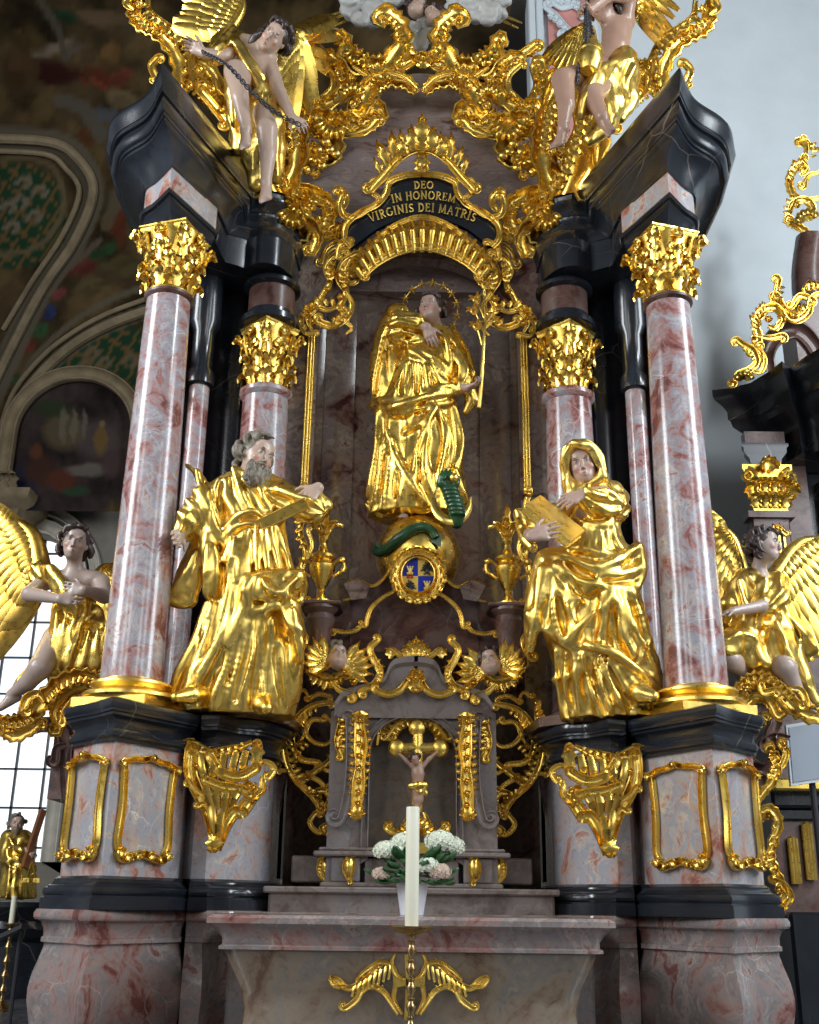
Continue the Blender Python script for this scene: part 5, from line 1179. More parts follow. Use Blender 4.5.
# ---------------------------------------------------------------- great gilt crest around the pediment (left half mirrored)
def crest(mb,mb2):
    Y=2.35
    C_(mb,[(344,40),(350,58),(368,70),(390,62),(402,44),(400,26),(388,14)],10,Y-.08,-3,-7,rib=5); C_(mb,[(352,66),(372,77),(392,70)],3,Y-.12)
    C_(mb,[(417,93),(404,82),(384,80),(370,90),(364,106)],10.5,Y-.10,0,6,rib=5); C_(mb,[(416,88),(402,76),(380,72),(362,84),(356,104)],2.6,Y-.16,2,3)
    C_(mb,[(320,118),(338,122),(356,120),(374,110)],10,Y-.05,-5,6,rib=5); C_(mb,[(378,120),(370,128),(352,134),(334,132),(318,128)],5,Y-.08,3,0,rib=4)
    C_(mb,[(328,56),(340,66),(344,82),(338,98),(322,106),(308,104)],8,Y-.02,-5,-5,rib=4); C_(mb,[(320,62),(332,74),(332,88),(322,98)],3,Y-.05,-3,-3); C_(mb,[(308,66),(304,84),(312,100),(326,108)],4,Y,-3,0)
    C_(mb,[(306,42),(316,50),(328,56),(342,52)],4.5,Y-.02,-4,4); C_(mb,[(300,60),(296,80),(298,104),(306,124)],5,Y+.02,4,0)
    C_(mb,[(306,126),(322,132),(336,144),(330,158),(312,160)],9,Y-.06,4,6,rib=5); C_(mb,[(300,140),(292,152),(300,166),(314,160)],5,Y-.04,4,0)
    C_(mb,[(292,164),(280,176),(276,192),(286,206),(302,204)],9,Y-.12,-5,-7,rib=5); C_(mb,[(304,190),(318,196),(330,208),(326,224),(312,226)],8,Y-.12,-6,5,rib=5)
    C_(mb,[(330,208),(342,208),(346,198),(340,190)],4,Y-.12,0,-3); C_(mb,[(312,226),(322,236),(338,234),(350,226)],5,Y-.10,4,-3,rib=4); C_(mb,[(350,246),(338,244),(328,250),(324,262)],4,Y-.10,3,4); C_(mb,[(286,206),(292,220),(306,228)],4,Y-.1,3,0)
    C_(mb,[(272,150),(282,140),(292,126),(294,108)],6,Y-.02,4,-4,rib=5); C_(mb,[(270,196),(262,180),(268,160),(282,150)],6,Y-.0,4,3,rib=5)
    C_(mb,[(404,66),(414,60),(422,60)],6,Y-.12,4,0); C_(mb,[(386,80),(394,70),(408,68)],4,Y-.1,-3,0)
    shell(mb,(332,116),4,22,200,330,7,Y-.06,.10); shell(mb,(300,196),4,20,190,350,8,Y-.16,.12); shell(mb,(352,98),3,16,20,160,6,Y-.14,.08); shell(mb,(356,50),3,14,180,350,6,Y-.1,.08); shell(mb,(316,150),3,14,170,330,6,Y-.12,.08)
    fringe(mb2,[(404,84),(386,80),(372,90),(366,106)],15,5,Y-.08,-1,.3,.5); fringe(mb2,[(376,112),(360,126),(338,132),(320,130)],16,6,Y-.05,-1,.3,.5); fringe(mb2,[(344,40),(350,58),(368,70),(390,62)],12,6,Y-.1,1,.3,.45)
    fringe(mb2,[(336,144),(332,158),(314,162),(298,168)],17,5,Y-.08,-1,.3,.5); fringe(mb2,[(328,56),(342,66),(346,84)],9,5,Y-.04,-1,.3,.6); fringe(mb2,[(276,192),(284,206),(300,206)],10,5,Y-.12,1,.3,.6)
    fringe(mb2,[(318,196),(332,208),(328,224)],10,5,Y-.12,-1,.3,.6); fringe(mb2,[(306,42),(318,50),(330,54)],10,5,Y,-1,.2,.6); fringe(mb2,[(296,104),(292,128),(280,146)],12,6,Y,-1,.3,.6); fringe(mb2,[(300,60),(294,84),(298,106)],11,5,Y,1,.2,.6)
    fringe(mb2,[(352,60),(370,72),(392,66)],8,5,Y-.14,1,.2,.5); fringe(mb2,[(364,84),(380,74),(400,78)],8,4,Y-.16,-1,.2,.5); fringe(mb2,[(320,236),(336,236),(350,228)],9,5,Y-.1,1,.2,.6); fringe(mb2,[(274,150),(266,172),(272,194)],12,6,Y-.02,1,.3,.6)
    fringe(mb2,[(388,14),(402,28),(402,46)],8,5,Y-.1,-1,.2,.6)
    for x,y,r in ((308,122,8),(316,176,8),(308,210,9),(352,80,7),(290,172,7),(306,150,8),(318,104,6)): rose(mb2,x,y,r,Y-.16,6)
    for x,y in ((318,150),(324,158),(330,150),(314,162),(322,166),(326,142),(306,170),(336,154)): mb2.ellip(P(x,y,Y-.14),(.06,.05,.06),u=8,v=6)
for s in (-1,1):
    t=thing('gilded_crest','%s half of the great gilded scroll and shell crest above the inscription'%SIDE[s],'crest',tuple(P(422+s*70,160,2.4)))
    a,b=MB(),MB(); crest(a,b); side(a,s).build('scroll_frame',M['gold'],t,smooth=50); side(b,s).build('leaf_fringe',M['gold'],t,smooth=50)
mb=MB(); Y=2.25
C_(mb,[(408,52),(416,58),(423,60),(430,58),(438,52)],6,Y,3,-3); fringe(mb,[(410,60),(423,66),(436,60)],9,5,Y-.04,1,0,.7); leaf(mb,P(423,68,Y-.06),(0,-.1,1),NF,.22,.16,.6,3); rose(mb,423,58,8,Y-.08)
orn('gilded_keystone','small gilded leaf keystone joining the two crest halves under the cherub heads','ornament',mb)
def topscroll(mb,mb2):
    Y=1.55
    C_(mb,[(134,-8),(133,10),(140,24),(156,32),(170,46),(178,64),(180,82)],8,Y,0,0,rib=5,taper=.55); C_(mb,[(148,-4),(150,12),(164,24),(180,36),(190,56),(193,80)],4,Y+.04,0,3,taper=.6); C_(mb,[(133,10),(126,4),(130,-4)],4,Y-.04,0,-3)
    C_(mb,[(156,78),(152,66),(158,58)],4,Y-.05,3,3); C_(mb,[(182,84),(196,78),(210,88),(222,106),(232,128)],9,Y+.1,-4,0,rib=5); C_(mb,[(192,60),(204,64),(214,76),(224,96)],6,Y+.15,-4,3,rib=4); C_(mb,[(200,90),(212,104),(226,122)],5,Y-.05,4,4)
    C_(mb,[(234,120),(240,144),(236,166),(224,150)],7,Y+.3,0,0,rib=5)
    fringe(mb2,[(150,-2),(152,14),(168,26),(184,40),(192,60)],11,10,Y,-1,.2,.5); fringe(mb2,[(134,12),(142,28),(158,36)],8,5,Y-.03,1,.4,.5); fringe(mb2,[(130,-8),(128,10),(136,24)],9,4,Y,1,.1,.6); fringe(mb2,[(196,70),(210,82),(222,104)],10,6,Y+.05,-1,.3,.6); fringe(mb2,[(182,88),(200,100),(216,118)],8,6,Y-.02,1,.2,.6)
    for x,y,r in ((140,6,7),(184,74,7),(200,72,8),(212,92,8),(160,36,5),(190,88,7),(222,112,7)): rose(mb2,x,y,r,Y-.08)
for s in (-1,1):
    t=thing('gilded_volute','tall feathery gilt volute rising over the outer end of the %s entablature'%SIDE[s],'ornament',(s*2.4,1.5,8.2))
    a,b=MB(),MB(); topscroll(a,b)
    if s>0:
        pass
    side(a,s).build('scroll',M['gold'],t,smooth=50); side(b,s).build('leaf_fringe',M['gold'],t,smooth=50)
def seatvol(mb,mb2):     # big console volutes the top angels sit on
    Y=1.9
    C_(mb,[(236,60),(250,90),(256,130),(262,170),(280,205),(300,222)],14,Y,6,8,rib=7,taper=.6,dY=.35); C_(mb,[(226,96),(238,126),(246,160),(256,186)],10,Y-.05,6,6,rib=6); C_(mb,[(282,80),(294,110),(300,150),(290,186)],9,Y+.25,6,6,rib=6)
    fringe(mb2,[(262,110),(272,150),(288,190)],13,8,Y,-1,.3,.6,lob=3); fringe(mb2,[(284,90),(296,120),(300,150)],12,7,Y+.2,-1,.3,.6)
    C_(mb,[(276,214),(290,224),(306,222),(318,236),(314,250)],6,Y+.2,5,5,rib=5); shell(mb,(292,206),4,20,200,340,7,Y+.15,.1)
    for x,y,r in ((290,150,9),(282,180,9),(296,196,9),(276,130,8),(300,214,8)): rose(mb2,x,y,r,Y+.02)
for s in (-1,1):
    t=thing('gilded_volute','large ribbed gilt console volute behind the seat of the %s upper angel'%SIDE[s],'ornament',(s*1.5,1.9,8.2))
    a,b=MB(),MB(); seatvol(a,b); side(a,s).build('scroll',M['gold'],t,smooth=50); side(b,s).build('leaf_fringe',M['gold'],t,smooth=50)
# ---------------------------------------------------------------- frames on the pedestal faces
def face_frame(mb,p0,p1,u0,u1,z0,z1,bulge=0):
    F=lambda u,z,o=.012:onface(p0,p1,u,z,o+bulge*math.sin(PI*min(1,max(0,u)))); d=nrm(np.array(p1)-np.array(p0)); n=np.array([d[1],-d[0],0]); q=np.array([d[0],d[1],0]); W=np.linalg.norm(np.array(p1)-np.array(p0))
    um=(u0+u1)/2; h=z1-z0; du=(u1-u0)
    path=[(u0+.06*du,z0+.05*h),(u0,z0+.16*h),(u0+.03*du,z0+.5*h),(u0+.0*du,z1-.12*h),(u0-.05*du,z1-.05*h)]
    for sg in (0,1):
        pp=[(u if not sg else u0+u1-u,z) for u,z in path]; C=[F(u,z) for u,z in cr(np.array(pp),6)]
        scroll_w(mb,C,np.full(len(C),.026),np.full(len(C),.03),n)
        top=[(u0-.05*du,z1-.05*h),(u0+.15*du,z1-.0*h),(u0+.32*du,z1+.01*h),(um,z1+.045*h)]; bt=[(u0+.02*du,z0+.06*h),(u0+.1*du,z0-.015*h),(u0+.28*du,z0+.0*h),(um,z0+.04*h)]
        for L,w in ((top,.022),(bt,.03)):
            pp=[(u if not sg else u0+u1-u,z) for u,z in L]; C=[F(u,z) for u,z in cr(np.array(pp),6)]; scroll_w(mb,C,np.full(len(C),w),np.full(len(C),.035),n)
        ends=[(u0-.05*du,z1-.05*h,.045,120),(u0+.04*du,z0+.04*h,.06,200),(u0+.18*du,z0+.0*h,.055,260),(u0+.36*du,z0+.02*h,.05,60)]
        for u,z,r,a in ends:
            uu=u if not sg else u0+u1-u
            for k in range(4):
                an=math.radians(a+k*70); dirv=q*math.cos(an)*(1 if not sg else -1)+np.array([0,0,math.sin(an)]); leaf(mb,F(uu,z,.03),dirv+n*.3,n,r*1.15,r*.8,.5,2,.006,n=7)
    for k in range(7):
        an=math.radians(k*30); leaf(mb,F(um,z1+.03*h,.03),q*math.cos(an)+np.array([0,0,math.sin(an)])+n*.3,n,.055,.04,.5,1,.006,n=6)
    mb.ellip(F(um,z1+.035*h,.05),(.02,.02,.02),u=8,v=6)
def bracket(mb):
    Y=.98
    C_(mb,[(190,746),(210,752),(232,750),(252,742)],6,Y,3,0,rib=4); C_(mb,[(192,748),(191,770),(198,790),(208,812),(214,840)],7,Y,2,0); C_(mb,[(252,744),(258,742),(259,752),(256,764)],4,Y-.05,0,-2); C_(mb,[(256,764),(266,762),(274,768),(270,776)],3.5,Y-.05,0,3)
    C_(mb,[(262,776),(262,790),(250,796),(246,788)],5,Y-.04,0,3,rib=4); C_(mb,[(252,796),(242,810),(234,812),(226,826),(218,850)],7,Y-.0,2,0)
    C_(mb,[(198,806),(204,804),(210,812)],3,Y-.02,2,0); C_(mb,[(190,782),(196,790),(204,796)],3,Y-.02,-3,0); C_(mb,[(210,756),(222,772),(240,776),(256,768)],5.5,Y-.06,3,-2); C_(mb,[(206,780),(222,786),(238,788),(250,792)],5,Y-.05,2,2)
    for (x0,y0,x1,y1) in ((200,754,206,784),(212,756,214,782),(224,756,222,782),(236,754,232,780),(246,752,242,776),(206,784,212,806),(216,784,218,808),(228,786,224,812),(240,788,230,808),(212,806,216,836),(222,812,218,838)):
        a=P(x0,y0,Y-.01); b=P(x1,y1,Y-.01); mb.tube(np.array([a,(a+b)/2-[0,.05,0],b]),[.033,.038,.026],7,flat=.8)
    fringe(mb,[(194,750),(193,772),(200,795)],6,6,Y,1,.3,.6); fringe(mb,[(260,778),(250,798),(236,814)],6,5,Y,-1,.3,.6); fringe(mb,[(196,744),(222,748),(248,740)],6,7,Y-.02,-1,.1,.6); leaf(mb,P(216,832,Y-.02),(0,-.1,-1),NF,.22,.12,.5,3); leaf(mb,P(256,764,Y-.06),(.1,-.2,1),NF,.24,.10,.5,3)
    leaf(mb,P(240,815,Y-.02),(.5,-.1,.3),NF,.10,.07,.5,2); rose(mb,254,788,6,Y-.08); rose(mb,196,766,5,Y-.05)
for s in (-1,1):
    t=PED[s]
    for fc in (0,1):
        mb=MB()
        if fc==0: face_frame(mb,(-2.64,.80),(-2.21,.36),.12,.90,1.40,2.10,.045)
        else: face_frame(mb,(-2.21,.36),(-1.82,1.05),.13,.82,1.40,2.10)
        side(mb,s).build('gilded_panel_frame',M['gold'],t,smooth=50)
    mb=MB(); bracket(mb); side(mb,s).build('gilded_bracket',M['gold'],t,smooth=50)
# ---------------------------------------------------------------- ornament on the altar table front
t=bpy.data.objects['altar_table']
mb=MB(); Y=.085
for sg in (-1,1):
    f=(lambda p:p) if sg<0 else (lambda p:[(818-x,y) for x,y in p])
    C_(mb,f([(346,986),(336,986),(331,978),(338,980),(348,988),(362,982),(374,970),(386,958),(398,948),(409,945)]),3.2,Y,0,0,taper=.5); C_(mb,f([(346,1008),(356,1000),(362,990),(372,986),(384,992),(392,1004),(398,1014)]),3.2,Y,4*sg*-1,0)
    C_(mb,f([(356,980),(366,970),(380,962),(392,966),(396,980),(394,998),(402,1014)]),2.6,Y-.01); C_(mb,f([(396,952),(392,962),(396,974),(404,980)]),2,Y-.02)
    for k in range(8):
        x0=352+k*5.2; a=P(*f([(x0,996-k*2.4)])[0],Y); b=P(*f([(x0+3,985-k*3.1)])[0],Y); mb.tube(np.array([a,(a+b)/2-[0,.02,0],b]),.010,6)
    fringe(mb,f([(350,984),(366,970),(384,956),(404,944)]),6,8,Y,-1 if sg<0 else 1,.2,.6); fringe(mb,f([(352,1002),(364,990),(376,988),(390,1002)]),5,5,Y,1 if sg<0 else -1,.2,.6); fringe(mb,f([(334,976),(332,984),(342,992)]),4,3,Y,-1 if sg>0 else 1,.1,.6)
    mb.loft([np.array([P(x,y,yy) for x,y in f([(393,976),(409,979),(409,985),(393,988)])]) for yy in ((Y-.02,Y+.02) if sg<0 else (Y+.02,Y-.02))])
mb.loft([np.array([P(x,y,Y-.02) for x,y in [(404,946),(414,946),(412,982),(414,1020),(404,1020),(406,982)]]),np.array([P(x,y,Y+.02) for x,y in [(404,946),(414,946),(412,982),(414,1020),(404,1020),(406,982)]])][::-1])
mb.build('gilded_cross_ornament',M['gold_bright'],t,smooth=50)
# ---------------------------------------------------------------- gable, coat of arms, vases
t=thing('niche_gable','dark red marble curved gable below the globe, edged with gilt bands','gable',(0,1.6,2.9)); Y=1.5
gp=[(318,651),(321,610),(332,616),(343,600),(352,590),(347,583),(358,581),(372,586),(386,577),(396,562),(404,550),(412,548),(418,548)]
gp=[(318,651),(320,632),(330,622),(344,612),(351,596),(345,584),(357,580),(372,586),(384,578),(394,562),(403,551),(412,547),(418,547)]
q=np.array(gp,float); lp=[P(x,y,Y) for x,y in cr(q,4)]; lx=np.array(lp); lx[-1,0]=0; lx[:,0]=np.maximum.accumulate(lx[:,0])
fullp=np.vstack([lx,(lx[::-1][1:])*[-1,1,1]])
mb=MB(); top=fullp; zb_=P(418,652,Y)[2]; rows=[top+[0,.55,0],top+[0,.03,0],top]; rows+=[np.c_[top[:,0],top[:,1]+.10*math.sin(u*PI),top[:,2]*(1-u)+zb_*u] for u in np.linspace(.08,1,7)]; mb.grid(np.array(rows),flip=True); mb.build('gable_wall',M['dkred'],t,smooth=30)
for s in (-1,1):
    mb=MB(); C_(mb,[(345,584),(357,580),(372,586),(384,578),(394,562),(403,551),(412,547)],1.6,Y-.02,taper=.8); C_(mb,[(366,625),(370,610),(382,598),(396,590)],2.2,Y-.04,2,0,taper=.7); C_(mb,[(362,624),(356,630),(344,632),(334,630)],2.2,Y-.04,-2,-3); C_(mb,[(334,630),(322,634),(318,646),(326,656)],1.6,Y-.04)
    C_(mb,[(343,600),(352,598),(360,590)],1.2,Y-.03)
    side(mb,s).build('gilded_band',M['gold'],t)
    mb=MB(); z0=P(340,582,Y)[2]
    # shoulder block with volute
    side(MB().loft([np.array([P(x,y,Y-.08) for x,y in ((344,584),(358,579),(370,586),(366,598),(352,600))]),np.array([P(x,y,Y+.3) for x,y in ((344,584),(358,579),(370,586),(366,598),(352,600))])][::-1]),s).build('shoulder_block',M['niche'],t)
frm=None
t=thing('coat_of_arms','round gilt-framed shield quartered blue and gold with crowns and black eagles','coat of arms',tuple(P(418,600,1.35))); Y=1.38
c=P(418,576,Y); k=1/PPM(c); mb=MB()
def disc(mb,cx,cy,r,Y0,th,a0=0,a1=360,n=32,ry=1.0):
    pts=[P(cx+r*math.cos(math.radians(a)),cy-r*ry*math.sin(math.radians(a)),Y0) for a in np.linspace(a0,a1,n,endpoint=a1-a0<360)]
    if a1-a0<360: pts=[P(cx,cy,Y0)]+pts
    A=np.array(pts); mb.loft([A+[0,th,0],A],flip=False)
disc(mb,418,576,20,Y,.06); 
ringp=[P(418+21*math.cos(a),576-22*math.sin(a),Y-.02) for a in np.linspace(0,2*PI,41)]; scroll_w(mb,ringp,np.full(41,.045),np.full(41,.05))
for i in range(18):
    a=i*2*PI/18; d=np.array([math.cos(a),0,math.sin(a)]); leaf(mb,P(418+22*math.cos(a),576-23*math.sin(a),Y-.03),d+[0,-.3,0],NF,.11,.10,.7,2,.008,n=7)
frm=mb.build('frame',M['gold'],t,smooth=50)
M['blue']=plain('blue_enamel',(.01,.025,.33),.3); M['jet']=plain('black_enamel',(.01,.01,.012),.4); M['red']=plain('red_enamel',(.45,.02,.02),.4); M['yellow']=plain('yellow_enamel',(.75,.5,.08),.35)
for i,(a0,mm) in enumerate(((90,'blue'),(270,'blue'),(0,'yellow'),(180,'yellow'))):
    mb=MB(); disc(mb,418,576,16,Y-.02,.02,a0,a0+90,12,1.1); mb.build('quarter',M[mm],t)
mb=MB()
for (x,y) in ((410,570),(427,585)):
    for dx in (-3,0,3): mb.tube(np.array([P(x,y+3,Y-.035),P(x+dx,y-4,Y-.035)]),[.012,.006],6)
    mb.tube(np.array([P(x-3.2,y+3.5,Y-.035),P(x+3.2,y+3.5,Y-.035)]),.012,6)
mb.build('crown',M['yellow'],frm)
mb=MB()
for (x,y) in ((427,568),(410,586)):
    mb.ellip(P(x,y,Y-.03),(.028,.012,.05)); 
    for sg in (-1,1):
        for j in range(3): mb.tube(np.array([P(x,y-1,Y-.035),P(x+sg*(4+j),y-3+j*3,Y-.035)]),[.016,.005],6)
        mb.tube(np.array([P(x,y+3,Y-.035),P(x+sg*3,y+7,Y-.035)]),[.012,.006],6)
    mb.tube(np.array([P(x,y-3,Y-.035),P(x-2,y-6,Y-.035)]),[.014,.006],6)
mb.build('eagle',M['jet'],frm)
mb=MB()
for x,y in ((410,577),(427,592)): 
    for dx in (-2,2): mb.ellip(P(x+dx,y,Y-.03),(.014,.01,.014),u=8,v=6)
mb.build('red_dot',M['red'],frm)
def vase_profile(): return [(.0,0),(.10,0),(.10,.025),(.06,.05),(.035,.09),(.045,.12),(.035,.14),(.06,.18),(.10,.26),(.13,.34),(.135,.38),(.11,.41),(.10,.44),(.13,.46),(.12,.49),(.06,.53),(.04,.58),(.03,.62),(.055,.66),(.045,.69),(.02,.70)]
for s,lb in ((-1,'small gilded flower vase beside the globe on the left, near the bearded statue'),(1,'small gilded flower vase beside the globe on the right, near the hooded statue')):
    c0=P(321,603,1.42); c0=np.array([c0[0],c0[1],c0[2]]); t=thing('gilded_vase',lb,'vase',(s*abs(c0[0]),c0[1],c0[2]))
    vb=side(MB().lathe(vase_profile(),c0,24),s).build('vase_body',M['gold'],t)
    mb=MB(); 
    for i in range(9):
        a=i*2*PI/9; leaf(mb,c0+[.02*math.cos(a),.02*math.sin(a),.70],(.45*math.cos(a),.45*math.sin(a),1),(math.cos(a),math.sin(a),0),.30*(1 if i%2 else .8),.09,.45,3,.008)
    leaf(mb,c0+[0,0,.70],(0,0,1),NF,.38,.09,.2,3,.008); side(mb,s).build('flower_spray',M['gold'],t,smooth=50)
    for sg in (-1,1):
        mb=MB(); pts=cr([c0+[sg*.10,0,.40],c0+[sg*.19,-.02,.45],c0+[sg*.22,-.02,.36],c0+[sg*.17,-.02,.30],c0+[sg*.12,0,.27]],5); mb.tube(pts,.018,7); mb.ellip(c0+[sg*.2,-.03,.44],(.035,.035,.035),u=8,v=6)
        leaf(mb,c0+[sg*.19,-.02,.36],(sg,-.2,-.6),NF,.1,.06,.4,2,.006,n=6); side(mb,s).build('handle',M['gold'],vb)
    mb=MB(); z1=c0[2]; mb.box((c0[0]-.18,c0[1]-.12,z1-.035),(c0[0]+.18,c0[1]+.35,z1),bev=.01); mb.lathe([(.13,-.5),(.13,-.42),(.09,-.38),(.10,-.25),(.13,-.15),(.11,-.10),(.15,-.06),(.15,-.034)],(c0[0],c0[1]+.02,z1),20)
    o=side(mb,s).build('vase_stand',M['dkred']); setp(o,'dark marble stand carrying the %s small gilded vase'%SIDE[s],'stand')
# ---------------------------------------------------------------- tabernacle
t=thing('tabernacle','grey marble tabernacle with round-arched recess, gilt scrolls and drops, behind the candle','tabernacle',(0,1.5,1.2)); Y=1.5
X=lambda px,py:P(px,py,Y)[0]; Zp=lambda px,py,yy=Y:P(px,py,yy)[2]
zb,zt=1.22,2.62; w=.36
pan=arch_panel(-.70,.70,zb,2.66,w,1.44,2.30,2.60,Y,Y+.75); pan.build('body',M['grey'],t,smooth=30)
MB().box((-.40,Y+.28,1.25),(.40,Y+.35,2.7)).build('recess_back',M['mensa'],t)
MB().box((-.38,Y+.02,1.2),(.38,Y+.32,1.445)).build('recess_sill',M['grey'],t)
mb=MB(); bx=lambda x0,x1,z0,z1,y0,y1:mb.box((x0,y0,z0),(x1,y1,z1),bev=.012)
bx(-.80,.80,1.46,1.50,Y-.08,Y+.6); bx(-.76,.76,1.50,1.53,Y-.05,Y+.6); bx(-.74,.74,1.22,1.26,Y-.04,Y+.6); bx(-.66,-.42,1.26,1.46,Y-.03,Y+.3); bx(.42,.66,1.26,1.46,Y-.03,Y+.3); bx(-1.0,1.0,1.26,1.47,Y+.2,Y+.7)
mb.build('base_course',M['grey'],t)
# arch moulding + cornice
mb=MB(); ap=[(-w-.03,1.5)]+archpts(w+.03,2.30,2.63,20)+[(w+.03,1.5)]; scroll_w(mb,[np.array([x,Y-.015,z]) for x,z in resamp(np.array(ap),50)],np.full(50,.03),np.full(50,.035)); mb.build('arch_moulding',M['grey'],t)
cpts=[(335,702),(345,690),(365,684),(384,676),(390,664),(398,658),(418,656)]; lw=np.array([P(x,y,Y-.05) for x,y in cr(np.array(cpts,float),5)]); fw_=np.vstack([lw,lw[::-1][1:]*[-1,1,1]]); mb=MB(); lowz=np.full(len(fw_),2.60); R=[]
for off,dz in ((0,0),(-.06,-.01),(-.06,-.06),(-.02,-.09),(-.02,-.13)): R.append(fw_+[0,off,dz])
b2=fw_.copy(); b2[:,2]=2.58; b2[:,1]-=.0; R.append(b2); mb.grid(np.array(R),flip=True); mb.grid(np.array([fw_+[0,.7,0],fw_]),flip=True); mb.build('cornice',M['grey'],t,smooth=30)
for s in (-1,1):
    # slender console volutes either side
    mb=MB(); pts=[(346,715),(350,722),(350,750),(351,780),(352,805),(344,812),(338,822),(344,832),(354,828)]
    mb2=MB(); C_(mb2,[(350,716),(351,750),(350,780),(346,805),(342,818)],5,Y-.10,-3,8,taper=.6); side(mb2,s).build('console',M['grey'],t)
    mb=MB(); C_(mb,[(359,714),(361,745),(359,780),(356,812)],6,Y-.13,0,0,taper=.6,rib=5); fringe(mb,[(354,716),(355,760),(354,800)],6,10,Y-.12,-1,.3,.7); fringe(mb,[(365,716),(366,760),(361,800)],6,10,Y-.12,1,.3,.7)
    for i in range(8): rose(mb,360-i*.3,720+i*12,5,Y-.17,5)
    leaf(mb,P(357,806,Y-.15),(0,-.1,-1),NF,.16,.12,.5,3); leaf(mb,P(360,722,Y-.15),(0,-.1,1),NF,.12,.16,.6,3)
    side(mb,s).build('gilded_drop',M['gold'],t,smooth=50)
    mb=MB(); C_(mb,[(338,704),(342,720),(338,740),(342,755)],4,Y-.02,2,3); fringe(mb,[(338,706),(340,730),(340,752)],7,6,Y-.04,1,.3,.6); fringe(mb,[(342,706),(344,730),(343,752)],6,6,Y-.04,-1,.3,.6); side(mb,s).build('gilded_side_leaf',M['gold'],t,smooth=50)
    mb=MB(); C_(mb,[(375,690),(388,694),(400,690),(408,680),(418,676)],3.6,Y-.14,3,0); C_(mb,[(378,640),(370,648),(374,660),(380,672),(374,684),(362,690)],3.6,Y-.12,-3,-4); fringe(mb,[(374,656),(378,672),(370,686)],7,5,Y-.12,1,.2,.6); C_(mb,[(345,672),(330,678),(312,672),(304,660)],4.2,Y-.02,4,4,rib=4); fringe(mb,[(345,676),(328,682),(308,674)],8,7,Y-.04,1,.2,.6)
    C_(mb,[(352,694),(340,690),(332,682)],3.6,Y-.1,4,0); C_(mb,[(356,672),(348,664),(340,668)],2.8,Y-.08,-3,3); rose(mb,322,668,7,Y-.1); rose(mb,310,668,6,Y-.1); rose(mb,354,682,6,Y-.14)
    side(mb,s).build('gilded_crest_scroll',M['gold'],t,smooth=50)
    mb=MB()
    for cx_,cy_,rx,ry in ((326,867,8,16),(349,867,5,13)):
        C_(mb,[(cx_+rx*.5,cy_-ry),(cx_-rx*.7,cy_-ry*.4),(cx_-rx*.7,cy_+ry*.4),(cx_+rx*.4,cy_+ry)],2.6,Y-.05 if rx<7 else Y+.12,2,2); C_(mb,[(cx_+rx*.5,cy_-ry*.7),(cx_+rx*.8,cy_),(cx_+rx*.5,cy_+ry*.7)],2.2,Y-.05 if rx<7 else Y+.12)
        mb.ellip(P(cx_,cy_,Y-.04 if rx<7 else Y+.14),(.05,.05,.09)); fringe(mb,[(cx_-rx*.7,cy_-ry*.6),(cx_-rx,cy_),(cx_-rx*.7,cy_+ry*.6)],4,4,Y-.04 if rx<7 else Y+.12,1,.1,.7)
    side(mb,s).build('gilded_base_rosette',M['gold'],t,smooth=50)
mb=MB()
for i in range(13):
    a=math.radians(180-i*15); x,y=416+33*math.cos(a),738-27*math.sin(a); x2,y2=416+22*math.cos(a),740-17*math.sin(a); C_(mb,[(x,y),((x+x2)/2+2,(y+y2)/2),(x2,y2)],2.2,Y+.08,2,2)
C_(mb,[(377,745),(382,722),(398,708),(416,704),(434,708),(450,722),(455,745)],2.2,Y+.04); C_(mb,[(386,738),(398,724),(416,719),(434,724),(446,738)],2.2,Y+.06,3,-3); fringe(mb,[(380,740),(386,722),(416,706),(446,722),(452,740)],8,16,Y+.05,-1,.3,.6); fringe(mb,[(388,736),(400,724),(416,720),(432,724),(444,736)],7,10,Y+.05,-1,.2,.6)
mb.build('gilded_canopy',M['gold'],t,smooth=50)
mb=MB(); C_(mb,[(394,650),(402,656),(416,657),(430,656),(438,650)],3,Y-.08,-2,2)
for dx,L in ((0,22),(-7,17),(7,17),(-13,11),(13,11)): a=P(416+dx*.6,656,Y-.1); b=P(416+dx,656-L,Y-.1); leaf(mb,a,b-a,NF,np.linalg.norm(b-a),.09,.45,3)
for dx in (-22,22): leaf(mb,P(416+dx,656,Y-.08),(np.sign(dx)*.8,0,.6),NF,.12,.08,.5,2)
rose(mb,416,678,8,Y-.16); leaf(mb,P(416,690,Y-.15),(0,-.1,1),NF,.25,.14,.6,3); leaf(mb,P(416,684,Y-.15),(0,-.1,-1),NF,.1,.14,.5,3)
mb.build('gilded_top_leaf',M['gold'],t,smooth=50)
